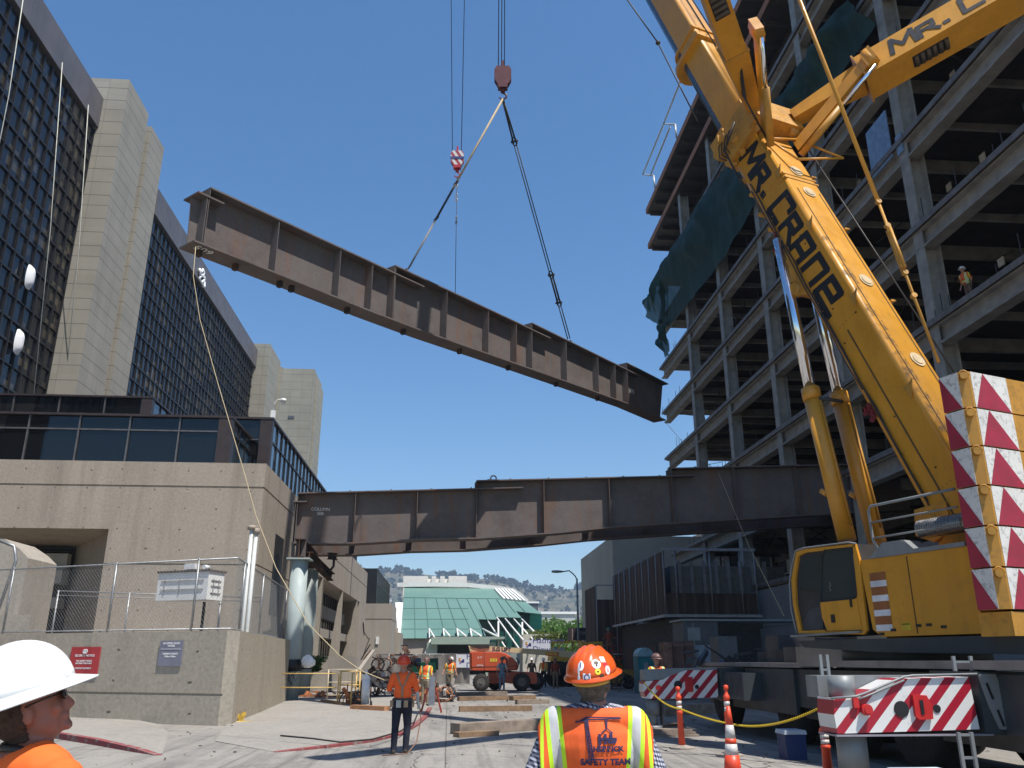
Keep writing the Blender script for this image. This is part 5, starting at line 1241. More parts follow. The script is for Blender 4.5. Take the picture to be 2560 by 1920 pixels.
# --- counterweight stack
bw=V((HP.x,HP.y,0)); off=.35
pf=onP(2347,945,HP+ll*off,ll); pr=onP(2392,930,HP+ll*off,ll)
sf=(pf-HP).dot(hh); sr=(pr-HP).dot(hh); ztb=pf.z; zbb=onP(2446,1528,HP+ll*off,ll).z
redw=mat('ballast red',(.33,.02,.045),.5,0,.12,3,dirt=.3); whw=mat('ballast white',(.66,.64,.6),.55,0,.06,3,dirt=.5)
K=6; H=(ztb-zbb)/K
for k in range(K):
    za=zbb+k*H+.012; zb=zbb+(k+1)*H-.012
    g=MB(); o0=off; ch=.11
    c1=S(sf,0,o0);c2=S(sr,0,o0);c3=S(sr-ch,0,o0-.11);c4=S(sr-ch,0,o0-3.6);c5=S(sf,0,o0-3.6)
    g.prism([p+UP*za for p in (c1,c2,c3,c4,c5)],UP*(zb-za)); blk=g.build('counterweight_block',ylwd,cr)
    nl=ll; nr=-hh
    def tri(m,pts,nrm,w=.006,nm='warning_panel'):
        g=MB(); g.prism([p+nrm*.002 for p in pts],nrm*w); return g
    gw=MB(); gr=MB()
    L=lambda f,z: S(sf+(sr-sf)*f,z,o0)
    gw.prism([L(0,za)+nl*.002,L(1,za)+nl*.002,L(1,zb)+nl*.002,L(0,zb)+nl*.002],nl*.004)
    gr.prism([L(0,za)+nl*.008,L(.98,za)+nl*.008,L(0,zb)+nl*.008],nl*.003)
    Rr=lambda f,z: S(sr-ch,z,o0-.14-f*.95)
    gw.prism([Rr(0,za)+nr*.002,Rr(.84,za)+nr*.002,Rr(.84,zb)+nr*.002,Rr(0,zb)+nr*.002],nr*.004)
    gr.prism([Rr(.02,za)+nr*.008,Rr(.83,za)+nr*.008,Rr(.28,zb)+nr*.008],nr*.003)
    gw.build('white_panel',whw,blk); gr.build('red_triangle',redw,blk)
    g=MB(); c=S(sr-ch*.5,zb-.08,o0-.05); dn=(ll-hh).normalized(); g.tube(c,c+dn*.09,.055,16); g.path([c+dn*.05+UP*(.0+.09*math.sin(a))+(ll+hh).normalized()*.07*math.cos(a) for a in [i*math.pi/5 for i in range(6)]],.012,5); g.build('lifting_pin',ylwd,blk)
g=MB(); g.prism([S(sf+.1,zbb-.35,off-.1),S(sr-.1,zbb-.35,off-.1),S(sr-.1,zbb-.02,off-.1),S(sf+.1,zbb-.02,off-.1)],-ll*3.3); g.build('ballast_frame',ylwd,cr)
# --- carrier
X0,X1=7.05,9.9
g=MB(); g.box((X0+.05,8.5,.78),(X1,24.5,1.5)); g.box((X0+.3,8.6,.55),(X1-.3,24.4,.77)); g.build('carrier_frame',cgrey,cr)
g=MB(); g.box((X0-.12,9,1.56),(X0+.6,16.9,1.67)); g.box((X0-.05,17.0,1.53),(X1,24.5,1.62)); g.build('deck_board',mat('deck board',(.25,.22,.2),.7,0,.15,2),cr)
g=MB(); g.box((X0-.02,17.5,.62),(X0+.05,20.4,1.5)); g.box((X0+.0,20.55,1.0),(X0+2,24.4,1.52)); g.build('side_panel',cgrey,cr)
g=MB()
for i in range(12): y=random.uniform(17.5,24); h_=random.uniform(.15,.7); g.box((X0+random.uniform(.2,1.6),y,1.63),(X0+random.uniform(1.8,2.6),y+random.uniform(.2,.9),1.63+h_))
g.build('deck_gear',mat('deck gear',(.045,.045,.05),.6,0,.4,1),cr)
hub=mat('hub yellow',(.45,.2,.03),.6,0,.15,4,dirt=.4)
for y in (10.2,13.6,15.95,18.6,23.2):
    for (x,s) in ((X0+.25,1),(X1-.25,-1)):
        g=MB(); rr=[]
        for (r,dx) in ((.36,-.0),(.68,-.02),(.78,.05),(.8,.2),(.78,.36),(.66,.42),(.36,.4)): rr.append([V((x+dx*s,y+math.cos(a)*r,.8+math.sin(a)*r)) for a in [i*math.pi/16 for i in range(32)]])
        g.loft(rr); wh=g.build('wheel',tyre,cr)
        g=MB(); g.tube((x+.02*s,y,.8),(x+.3*s,y,.8),.37,24); g.tube((x-.03*s,y,.8),(x+.03*s,y,.8),.16,16)
        for k in range(10): a=k*math.pi/5; g.tube((x-.0*s,y+math.cos(a)*.27,.8+math.sin(a)*.27),(x+.03*s,y+math.cos(a)*.27,.8+math.sin(a)*.27),.025,6)
        g.build('hub',hub,wh)
def stripe(name,per,k,ph,wh=(.70,.69,.66)):
    m,nt,b=newmat(name); P=coords(nt); x,y,z=sep(nt,P); u=mod(nt,vmath(nt,'ADD',vmath(nt,'ADD',x,vmath(nt,'MULTIPLY',z,k)),ph),per)
    cc=mix(nt,vmath(nt,'LESS_THAN',u,per*.47),wh,(.36,.012,.03)); f=noi(nt,P,7,7,.8); cc=mix(nt,ramp(nt,f,[(.55,(0,0,0)),(.7,(.35,.35,.35))]),cc,(.12,.1,.09)); nt.links.new(cc,b.inputs['Base Color']); b.inputs['Roughness'].default_value=.35; return m
strn=stripe('warning stripes near',.315,-.95,.0)
yel_edge=mat('stripe edging',(.5,.4,.1),.5)
def outrigger(Y,conv,polyz,cyl,lab):
    """front face polygon given in picture coords; real depth .5 m"""
    f=lambda p,y=Y: onY(*conv(*p),y)
    g=MB(); g.prism([f(p) for p in polyz],V((0,.5,0))); o=g.build('outrigger_beam',strn,cr)
    return f,o
c7p=lambda x,y:(1900+x*.3737,1300+y*.3737); c6p=lambda x,y:(1250+x*.3436,1350+y*.3436)
YN=11.0
f,o=outrigger(YN,c7p,[(520,1430),(495,1300),(494,1190),(585,1192),(720,1165),(930,1062),(1395,1050),(1470,1400)],None,'')
g=MB(); a=f((482,1045),YN+.05); b_=f((1450,1040),YN+.05); g.box((a.x,YN+.52,f((500,1200)).z),(X0+.1,YN+.9,a.z)); g.build('outrigger_sleeve',cgrl,o)
g=MB(); q=f((545,1120),YN+.25); zt_=f((545,1040),YN+.25).z; g.tube((q.x,YN+.22,-.0+.12),(q.x,YN+.22,f((545,1190)).z-.6),.1,16); 
g.build('jack_rod',chrome,o)
g=MB(); g.tube((q.x+.06,YN+.28,.35),(q.x+.06,YN+.28,f((500,1432)).z-.004),.19,20); g.tube((q.x-.0,YN+.25,f((500,1190)).z+.003),(q.x,YN+.25,zt_),.17,20); g.build('jack_housing',cgrl,o)
g=MB(); g.box((q.x-.35,YN-.1,0),(q.x+.45,YN+.7,.12)); g.build('jack_pad',wood2,o)
g=MB(); pts=[f(p,YN-.03) for p in ((480,1192),(640,1180),(700,1160),(960,1050),(1020,1040),(1450,1030))]; g.path(pts,.016,6); pts=[p+V((0,0,-.04)) for p in pts[1:4]]; g.path(pts,.014,6); g.build('hydraulic_pipe',cgrl,o)
g=MB(); a=f((510,1438),YN-.03);b_=f((1560,1425),YN-.03); g.box((a.x,YN-.04,a.z-.02),(b_.x,YN+.5,a.z+.0)); g.build('bottom_edge',mat('edge steel',(.35,.33,.38),.4,.4),o)
g=MB(); c=f((945,1265),YN); g.tube(c+V((0,-.012,0)),c+V((0,.0,0)),.098,24); c=f((1182,1262),YN); g.tube(c+V((0,-.01,0)),c,.05,18); g.build('access_hole',letter,o)
g=MB(); c=f((700,1268),YN); g.tube(c+V((-.0,-.09,0)),c,.068,20); g.tube(c+V((0,-.1,0)),c+V((0,-.091,0)),.045,16); 
g.prism([f(p,YN) for p in ((1008,1168),(1100,1172),(1140,1240),(1146,1330),(1055,1335),(1030,1310))],V((0,-.05,0))); g.obox(f((638,1222),YN-.02),V((1,0,0)),V((0,1,0)),UP,.035,.03,.06); g.build('red_bracket',mat('bracket red',(.5,.02,.02),.4),o)
g=MB(); c=f((1085,1252),YN-.055); g.obox(c,V((1,0,0)),UP,V((0,1,0)),.022,.085,.004); g.build('slot',letter,o)
# outer sleeve and lock lever
g=MB(); a=f((1440,1015),YN); b_=f((1600,1440),YN); g.box((a.x,YN-.02,f((1500,1440)).z),(X0+2.5,YN+1.1,a.z)); g.build('outrigger_box',cgrey,o)
g=MB(); g.prism([f(p,YN-.025) for p in ((1450,1030),(1560,1030),(1620,1180),(1690,1240),(1680,1300),(1640,1400),(1600,1400),(1530,1250))],V((0,-.05,0))); g.build('lock_lever',cgrl,o)
g=MB(); 
for pp in (((1515,1090),(1560,1200)),((1590,1270),(1635,1380))): a=f(pp[0],YN-.08);b_=f(pp[1],YN-.08); g.beam(a,b_,.01,.03)
g.tube(f((1645,1250),YN-.1),f((1645,1250),YN-.02),.04,12); g.tube(f((1655,1290),YN-.09),f((1690,1330),YN-.09),.012,6); g.build('lever_slot',letter,o)
g=MB(); c=f((1508,1050),YN-.03); g.obox(c,V((1,0,0)),UP,V((0,1,0)),.075,.038,.003); lb_=g.build('load_plate',white,o); addtext('1,7t',.062,c-V((0,.004,0)),V((1,0,0)),UP,letter,'lettering',lb_,off=.001)
YF=20.9
f,o2=outrigger(YF,c6p,[(1062,1152),(1045,1100),(1045,1028),(1180,1018),(1235,990),(1350,948),(1578,945),(1588,1145),(1170,1157)],None,'')
g=MB(); a=f((1050,942),YF+.1); b_=f((1360,1000),YF+.1); g.prism([f(p,YF+.02) for p in ((1050,1024),(1050,945),(1270,935),(1580,930),(1580,944),(1350,944),(1180,1014))],V((0,.5,0))); g.build('outrigger_sleeve',cgrl,o2)
g=MB(); a=f((1594,930)); b_=f((1594,1165)); g.box((a.x,YF-.03,b_.z),(X0+.6,YF+1,a.z)); g.box((a.x+.05,YF-1.5,b_.z+.05),(X0-.0,YF-.04,a.z-.1)); g.build('outrigger_box',cgrey,o2)
g=MB(); q=f((1105,1160),YF+.25); g.tube((q.x,YF+.25,.1),(q.x,YF+.25,q.z-.004),.11,14); g.build('jack_rod',cgrl,o2)
g=MB(); g.tube((q.x+.02,YF+.25,.45),(q.x+.02,YF+.25,q.z-.01),.16,16); g.tube((q.x,YF+.25,.1),(q.x,YF+.25,.2),.24,16); g.build('jack_housing',cgrl,o2)
g=MB(); 
for k in range(3): g.box((q.x-.3+k*.05,YF-.5+k*.1,.05*k+.002),(q.x+.9-k*.05,YF+.9-k*.1,.05*k+.046))
g.build('jack_pad',wood2,o2)
g=MB(); c=f((1295,1055),YF); g.tube(c+V((0,-.012,0)),c,.1,20); c=f((1432,1068),YF); g.tube(c+V((0,-.012,0)),c,.05,14); g.build('access_hole',letter,o2)
g=MB(); c=f((1150,1075),YF); g.tube(c+V((0,-.08,0)),c,.06,16); g.obox(f((1375,1050),YF-.03),V((1,0,0)),V((0,1,0)),UP,.09,.03,.17); g.build('red_bracket',MT['bracket red'],o2)
# ladders
for (x0,x1_,y0_,y1_,Y) in ((400,445,900,1330,11.9),(1325,1410,1420,1660,10.7),(1290,1405,910,1010,11.2)):
    g=MB(); a=onY(*c7p(x0,y0_),Y);b_=onY(*c7p(x1_,y0_),Y); zb=max(.25,onY(*c7p(x0,y1_),Y).z)
    for x in (a.x,b_.x): g.box((x-.02,Y-.02,zb),(x+.02,Y+.02,a.z))
    z=zb+.1
    while z<a.z: g.box((a.x+.021,Y-.015,z),(b_.x-.021,Y+.015,z+.03)); z+=.26
    g.build('ladder',cgrl,cr)
# ================================================================ hooks, slings, ropes
def hookblock(c,m1,label,stripesm=None,ws=.52,k=1.0):
    t=thing('hook_block',label,'hook block',c); g=MB(); r_=RT; 
    for o in (-.13,0,.13):
        g.prism([c+FW*(o*k-.02)+r_*a*ws*k+UP*b*k for a,b in ((-.55,.95),(-.75,.75),(-.75,.25),(-.45,-.05),(.45,-.05),(.75,.25),(.75,.75),(.55,.95))],FW*.05*k)
    g.build('cheek_plate',stripesm or m1,t)
    g=MB()
    for o in (-.065,.065): g.tube(c+FW*(o*k-.03)+UP*.5*k,c+FW*(o*k+.03)+UP*.5*k,.3*k,20)
    g.build('sheave',cable,t)
    g=MB(); g.obox(c-UP*.12*k,r_,FW,UP,.22*k,.16*k,.1*k); g.tube(c-UP*.2*k,c-UP*.42*k,.1*k,12); g.obox(c+UP*1.1*k,r_,FW,UP,.05*k,.1*k,.18*k); g.build('swivel',m1,t)
    g=MB(); pts=[c+UP*(-.42)*k]+[c+r_*(math.sin(a)*.17*k)+UP*(-.62-math.cos(a)*-.17)*k for a in [R(x) for x in (10,50,90,130,170,210,245)]]
    g.path(pts,lambda s:.055*k*(1-.4*s),8); g.build('hook',m1,t); return t
hkr=mat('hook red',(.10,.012,.016),.45,0,.15,3,dirt=.3)
HC=onD(1257,212,33.5); hk=hookblock(HC,hkr,'large dark red hook block carrying the sling pair',k=1.05)
HK=HC-UP*.82
g=MB(); 
for px in (1246,1254,1261): q=onD(px,150,33.5); g.tube(V((q.x,q.y,HC.z+.5)),V((q.x-(1254-px)*.001,q.y+.02,75)),.022,5)
solo(g,'hoist_rope',cable,'three parallel steel hoist ropes above the dark red hook block','rope')
hs,nt,b=newmat('striped hook plate'); P=coords(nt); x,y,z=sep(nt,P); u=mod(nt,vmath(nt,'ADD',x,vmath(nt,'MULTIPLY',z,.6)),.30); cc=mix(nt,vmath(nt,'LESS_THAN',u,.15),(.62,.6,.58),(.33,.03,.05)); cc=mix(nt,vmath(nt,'MULTIPLY',vmath(nt,'LESS_THAN',mod(nt,z,2.0),.0),1),cc,(.05,.08,.2)); nt.links.new(cc,b.inputs['Base Color'])
H2=onD(1143,414,34.5); hk2=hookblock(H2,redm,'small striped auxiliary hook block hanging left of the main one',hs,k=.8)
g=MB(); c=H2+UP*.36-FW*.12; g.obox(c-FW*.02,RT,UP,FW,.33,.06,.006); g.build('blue_band',mat('band blue',(.03,.05,.2),.5),hk2)
g=MB()
for px,pt in ((1131,1128),(1153,1161)): q=onD(px,395,34.5); q2=onD(pt,0,34.5); q2=V((q2.x,q2.y,q2.z)); dv=(q2-q); g.tube(V((q.x,q.y,H2.z+.4)),q+dv*3,.018,5)
solo(g,'hoist_rope',cable,'pair of thin ropes above the striped auxiliary hook','rope')
# load line from small hook to the girder
t=thing('load_line','thin vertical line with shackles from striped hook to girder','rope',H2)
q=onD(1145,735,34.5); q=V((H2.x+.05,H2.y,q.z)); top=H2-UP*.62
g=MB(); g.tube(top,q,.014,5); g.build('line',cable,t)
g=MB(); 
for z in (.3,.5,1.0,1.25): c=top-UP*z; g.path([c+RT*math.cos(a)*.05+UP*math.sin(a)*.1 for a in [i*math.pi/4 for i in range(8)]],.02,5,closed=True)
for f in (.86,.9): c=top.lerp(q,f-.5); g.path([c+RT*math.cos(a)*.04+UP*math.sin(a)*.1 for a in [i*math.pi/4 for i in range(8)]],.018,5,closed=True)
g.build('shackle',galv,t)
# slings
PLg=onD(480,480,23); 
def gp(px,py): 
    s,z=sz(px,py); return W(s,z,.1)
sL=gp(1030,676); sRr=gp(1438,855)
def sling(a,b,label,knots,m1,m2,w=.05):
    t=thing('lifting_sling',label,'sling',b,'lifting slings'); d=b-a; x_,y_=aframe(d)
    for k,(f0,f1,nn_,ww,m) in enumerate(knots):
        g=MB(); 
        for j in range(nn_): o=x_*((j-(nn_-1)/2)*.13*(1 if nn_>1 else 0)); g.tube(a+d*f0+o*(.3 if f0==0 else 1),a+d*f1+o,ww,6)
        g.build('sling_leg',m,t)
    g=MB()
    for (f0,f1,nn_,ww,m) in knots[1:]: c=a+d*f0; g.path([c+x_*math.cos(q)*.12+d.normalized()*math.sin(q)*.2 for q in [i*math.pi/5 for i in range(10)]],.035,6,closed=True); g.tube(c-x_*.18,c+x_*.18,.05,8)
    c=b; g.path([c+x_*math.cos(q)*.1+UP*math.sin(q)*.16 for q in [i*math.pi/5 for i in range(10)]],.035,6,closed=True)
    g.build('shackle',cable,t)
sling(HK,sL,'left lifting sling from red hook, pale strap then dark doubled legs',[(0,.52,1,.05,rope_y),(.52,.72,2,.04,cable),(.72,.98,2,.03,mat('worn sling',(.2,.19,.18),.7))],rope_y,cable)
sling(HK,sRr,'right lifting sling from red hook, all dark steel rope',[(0,.16,2,.045,cable),(.16,.7,2,.028,cable),(.7,.82,2,.05,cable),(.82,.98,2,.03,cable)],cable,cable)
# tag lines
def line3(pts,r,label,m=rope_y,n=5,nm='tag_line'):
    g=MB(); g.path(pts,r,n); solo(g,nm,m,label,'rope')
tp=[W(sz(480,610)[0]+.2,bz(.3)-.03,.3)]
a=tp[0]; b_=V(onZ(985,1812,1.2)); b_=onD(970,1775,17.5)
chain=[(483,690),(500,800),(545,960),(610,1180),(640,1290),(690,1420),(770,1560),(850,1640),(905,1678),(960,1700)]
Ds=[23,22.8,22.4,21.6,20.8,20.3,19.6,18.9,18.5,18,17.6]
pts=[a]+[onD(px,py,D) for (px,py),D in zip(chain,Ds[1:])]
line3(pts,.011,'long slack tag line from left girder end down towards the workers')
a=W(sz(1650,1000)[0],bz(sz(1640,1040)[0])+.2,.3); 
pts=[a,onD(1720,1120,46),onD(1795,1180,42),onD(1870,1360,36),onD(1960,1540,30)]
line3(pts,.012,'thin tag line hanging from right girder end behind the crane')
# fluttering flag tape near left end removed: emblem belongs to tower
# ================================================================ props in the street
random.seed(5)
jor=mat('lift orange',(.55,.085,.03),.4,0,.08,1,dirt=.12); jtan=mat('lift boom tan',(.55,.45,.27),.5,0,.06,1); jblk=mat('lift black',(.03,.025,.025),.7,0,.3)
YJ=50.0
def q5(x,y,Y=YJ): return g5(x,y,Y)
t=thing('boom_lift','orange red wheeled boom lift with long tan boom parked across the street','lift',(q5(1300,1275).x,YJ+1,0))
def pr(name,m,pts,Y,d,parent=None):
    g=MB(); g.prism([q5(x,y,Y) for x,y in pts],V((0,d,0))); return g.build(name,m,parent or t)
g=MB(); side=[(1015,930),(1030,918),(1290,920),(1345,935),(1410,975),(1450,1020),(1462,1070),(1448,1092),(1230,1098),(1030,1095),(1018,1080)]
rings=[]
c=(1230,1010)
for k,(yy,sc_) in enumerate(((0,.93),(.12,1),(2.0,1),(2.12,.93))): rings.append([q5(c[0]+(x-c[0])*sc_,c[1]+(y-c[1])*sc_,YJ)+V((0,yy,0)) for x,y in side])
g.loft(rings,smooth=False); g.build('engine_cover',jor,t)
g=MB(); g.tube(q5(1145,920)+V((0,-.005,0)),q5(1145,1095)+V((0,-.005,0)),.012,4); g.tube(q5(1020,1062)+V((0,-.005,0)),q5(1455,1050)+V((0,-.005,0)),.012,4); g.build('panel_gap',jblk,t)
pr('chassis',jor,[(1190,1100),(1330,1098),(1400,1098),(1600,1110),(1630,1125),(1632,1205),(1600,1215),(1400,1215),(1330,1205),(1190,1215)],YJ+.3,1.5)
pr('turntable',jblk,[(1100,1096),(1400,1096),(1380,1110),(1120,1110)],YJ+.2,1.6)
for (x,y,Y,r) in ((1118,1200,YJ,.475),(1492,1197,YJ,.49),(1625,1190,YJ+2.0,.49),(1245,1190,YJ+2.0,.475)):
    c=q5(x,y,Y); c.z=r; g=MB(); rr=[]
    for (a,dx) in ((.24,0),(r*.8,-.03),(r*.97,.05),(r,.12),(r,.28),(r*.97,.35),(r*.8,.4),(.2,.4)): rr.append([c+V((math.cos(q)*a,dx,math.sin(q)*a)) for q in [i*math.pi/12 for i in range(24)]])
    g.loft(rr); 
    for k in range(18): q=k*math.pi/9; g.obox(c+V((math.cos(q)*r,.1,math.sin(q)*r)),V((math.cos(q),0,math.sin(q))),V((-math.sin(q),0,math.cos(q))),V((0,1,0)),.025,.035,.09)
    w_=g.build('wheel',mat('lift tyre',(.04,.037,.034),.9,0,.2,5),t); g=MB(); g.tube(c+V((0,-.01,0)),c+V((0,.1,0)),.24,20); g.tube(c+V((0,-.05,0)),c+V((0,0,0)),.1,12); g.build('rim',mat('rim grey',(.13,.12,.11),.6,.2),w_)
pr('main_boom',jtan,[(1000,862),(1060,880),(1190,868),(1840,908),(2130,925),(2130,990),(1840,963),(1260,915),(1190,910),(1015,918)],YJ+.55,.45)
pr('boom_hinge',jblk,[(1020,862),(1060,852),(1190,850),(1195,885),(1100,893),(1040,880)],YJ+.5,.5)
g=MB(); g.path([q5(1300,975,YJ-.02),q5(1330,960,YJ-.02),q5(1358,985,YJ-.02),q5(1350,1050,YJ-.02)],.03,6); g.path([q5(1440,975,YJ+.4),q5(1465,1010,YJ+.4),q5(1455,1060,YJ+.4)],.04,6); g.build('hose',jblk,t)
addtext('JLG LIFT',.30,q5(1305,899,YJ+.55),V((1,0,-.03)),UP,mat('ink blue black',(.02,.02,.04),.5),'lettering',t,xs=1.0,bold=.012,off=.01)
g=MB(); p=q5(1772,940,YJ+.54); g.obox(p,V((1,0,-.05)).normalized(),UP,V((0,1,0)),.38,.11,.005); sp=g.build('name_plate',mat('plate red',(.5,.03,.02),.5),t); addtext('EXCEL',.2,p+V((0,-.006,0)),V((1,0,-.05)),UP,mat('plate yellow',(.75,.6,.05),.5),'lettering',sp,xs=1.2,bold=.006,off=.004)
g=MB()
for x in (1204,1216,1229,1243,1258): g.obox(q5(x,997)+V((0,-.006,0)),V((1,0,0)),UP,V((0,1,0)),.03,.09,.004)
g.build('stencil',MT['plate yellow'],t)
addtext('JLG',.14,q5(1105,972)+V((0,0,0)),V((1,0,0)),UP,sw,'lettering',t,xs=1.3,off=.008); addtext('600AJ',.12,q5(1105,1045),V((1,0,0)),UP,sw,'lettering',t,xs=1.3,off=.008)
# construction fence with fabric and banners
YFn=64.0
fab=mat('grey fence fabric',(.20,.185,.175),.9,0,.15,.8,streak=.3)
t=thing('site_fence','grey fabric covered temporary fence across the street end','fence',(q5(500,1000,YFn).x,YFn,0))
xs0=q5(140,1000,YFn).x; xs1=q5(1010,1000,YFn).x
ra=[];rb=[]
n=60
for i in range(n+1):
    x=xs0+(xs1-xs0)*i/n; w_=.06*math.sin(i*.9)+.05*noise.noise(V((i*.4,0,0))); zt_=q5(140+870*i/n,944,YFn).z-.05*abs(math.sin(i*math.pi/7.5)); rb.append(V((x,YFn+w_,zt_))); ra.append(V((x,YFn+w_*1.5,.05)))
g=MB(); g.sheet([ra,[a.lerp(b,.5)+V((0,.05*math.sin(i),0)) for i,(a,b) in enumerate(zip(ra,rb))],rb]); g.build('fabric',fab,t)
for i in range(0,8):
    x=xs0+(xs1-xs0)*i/7; g=MB(); g.tube((x,YFn+.1,0),(x,YFn+.1,q5(500,938,YFn).z),.035,6); g.build('post',galv,t)
g=MB(); g.tube((xs0,YFn+.1,q5(500,942,YFn).z),(xs1,YFn+.1,q5(500,942,YFn).z),.03,6); g.build('rail',galv,t)
def banner(x0,y0,x1,y1,Y,name,label,l1,l2,sq,tx,fs):
    p=q5(x0,y0,Y);r=q5(x1,y1,Y); t=thing(name,label,'banner',((p.x+r.x)/2,Y,r.z)); g=MB(); g.box((p.x,Y,r.z),(r.x,Y+.03,p.z)); b=g.build('board',mat('banner white',(.62,.64,.7),.6,0,.05),t)
    s=(q5(sq+28,0,Y).x-q5(sq,0,Y).x)
    for (dx,dz,c,nm) in ((0,0,(.55,.25,.03),'a'),(.8,-.35,(.02,.03,.15),'b'),(.35,.05,(.75,.75,.78),'c'),(0.05,-.95,(.25,.15,.35),'d')):
        c0=q5(sq,(y0+y1)/2-12,Y)+V((dx*s,0,dz*s)); g=MB(); g.obox(c0+V((s*.4,-.006 if nm!='c' else -.009,0)),V((1,0,0)),UP,V((0,1,0)),s*(.5 if nm in 'ab' else .28),s*(.5 if nm in 'ab' else .28),.003+(.002 if nm=='b' else 0)); g.build('logo_square',mat('logo '+nm,c,.6),b)
    for tt,dz in ((l1,.5),(l2,-.55)): addtext(tt,fs,q5(tx,(y0+y1)/2,Y)+UP*dz*fs*1.0,V((1,0,0)),UP,mat('banner ink',(.05,.06,.2),.6),'lettering',b,align='LEFT',off=.003,bold=.004)
banner(888,945,1135,1065,YFn-.2,'fence_banner','white contractor banner on the fence partly behind the boom lift','Hathaway','Dinwiddie',912,978,.62)
banner(1505,812,1755,900,Yg-9,'site_banner','blue white contractor banner above the boom lift near green hall','Hathaway','Dinwiddie',1528,1590,.95)
t=thing('dark_signboard','dark board with faint red text on posts beside the lamp','sign',onD(1440,1650,95)); a=onY(*sc5(1915,698),96); b_=onY(*sc5(2020,815),96)
g=MB(); g.box((a.x,96,b_.z),(a.x+5.2,96.1,a.z)); g.build('board',mat('board plum',(.035,.025,.03),.6),t)
addtext('PARKING',.55,V((a.x+2.5,95.98,a.z-.6)),V((1,0,0)),UP,mat('faint grey text',(.25,.24,.25),.6),'lettering',t); addtext('PERMIT ONLY',.5,V((a.x+2.5,95.98,a.z-1.5)),V((1,0,0)),UP,mat('faint red text',(.35,.07,.08),.6),'lettering',t)
g=MB(); g.tube((a.x+.5,96.05,0),(a.x+.5,96.05,a.z-.1),.08,6); g.build('post',bark,t)
g=MB(); g.tube((a.x+4.7,96.05,0),(a.x+4.7,96.05,a.z-.1),.08,6); g.build('post',bark,t)
# green compressor
Yc=47
t=thing('green_compressor','green towable compressor box behind the red shirted worker','machine',(q5(580,1100,Yc).x,Yc,0)); grn=mat('compressor green',(.02,.24,.10),.45,0,.08)
g=MB(); g.prism([q5(x,y,Yc) for x,y in((460,1030),(480,1017),(690,1017),(698,1030),(698,1112),(660,1118),(462,1108))],V((0,1.5,0))); g.build('canopy',grn,t)
g=MB(); g.prism([q5(x,y,Yc+.5) for x,y in((640,980),(720,978),(722,1085),(700,1085),(640,1016))],V((0,.8,0))); g.build('door',mat('door dark green',(.015,.09,.05),.5),t)
g=MB(); g.prism([q5(x,y,Yc+.3) for x,y in((462,980),(560,976),(562,1016),(462,1016))],V((0,.8,0))); g.build('control_box',mat('dusty blue',(.06,.09,.16),.5),t)
g=MB(); g.tube(q5(532,1058,Yc)+V((0,-.02,0)),q5(532,1058,Yc),.1,16); g.build('emblem',mat('decal yellow',(.6,.55,.05),.5),t)
for x in (490,650):
    c=q5(x,1150,Yc+.3); c.z=.33; g=MB(); g.tube(c,c+V((0,.2,0)),.33,20); g.build('wheel',tyre,t)
g=MB(); g.tube(q5(560,1118,Yc+.5),V((q5(440,1200,Yc).x,Yc+.5,.4)),.04,6); g.build('drawbar',jblk,t)
# gas cylinder
c4=lambda x,y:(600+x*.2411,1350+y*.2411)
Yq=33.0
p=onY(*c4(1300,1620),Yq); p.z=0; zt_=onY(*c4(1300,1350),Yq).z
t=thing('gas_cylinder','white gas cylinder standing on its trolley beside yellow railings','cylinder',p)
g=MB(); r=.15; g.tube(p+UP*.15,p+UP*(zt_-.3),r,20); g.ell(p+UP*(zt_-.3),(r,r,.16),nu=20,nv=6,zmin=0); g.tube(p+UP*(zt_-.16),p+UP*zt_,.05,10); g.build('tank',white,t)
g=MB(); g.tube(p+V((-.25,.05,.12)),p+V((-.19,.05,.12)),.13,14); g.tube(p+V((.19,.05,.12)),p+V((.25,.05,.12)),.13,14); g.path([p+V((-.18,.18,0)),p+V((-.18,.18,.9)),p+V((.18,.18,.9)),p+V((.18,.18,0))],.02,6); g.box(p+V((-.2,-.15,.08)),p+V((.2,.2,.11))); g.build('trolley',jblk,t)
# yellow railings
def rail(pts,zs,label,m=yel,posts=None,r=.03):
    t=thing('yellow_railing',label,'railing',(pts[0][0],pts[0][1],0),'yellow pipe railings')
    g=MB()
    for z in zs: g.path([V((p[0],p[1],z)) for p in pts],r*.8,6)
    g.build('rail',m,t)
    for p in (posts or pts): g=MB(); g.tube((p[0],p[1],0.02),(p[0],p[1],max(zs)),r,8); g.build('post',m,t)
def gx(x,Y): return onY(*c4(x,1500),Y).x
rail([(gx(380,34.5),34.5),(gx(1000,34.3),34.3)],[onY(*c4(700,1385),34.4).z,onY(*c4(700,1530),34.4).z],'long yellow rail crossing in front of the pale columns',posts=[(gx(1020,34.3),34.3)])
rail([(gx(1040,35),35),(gx(1240,35),35)],[1.25,.75],'short yellow railing bay left of the white gas cylinder')
rail([(gx(910,37),37),(gx(1200,37.5),37.5)],[1.3,.8,.3],'pale railing bay behind the short yellow bay',m=mat('rail cream',(.5,.42,.3),.5))
rail([(gx(1160,33.5),33.5),(gx(1205,35.5),35.5)],[1.2,.7],'yellow railing end turning toward the street')
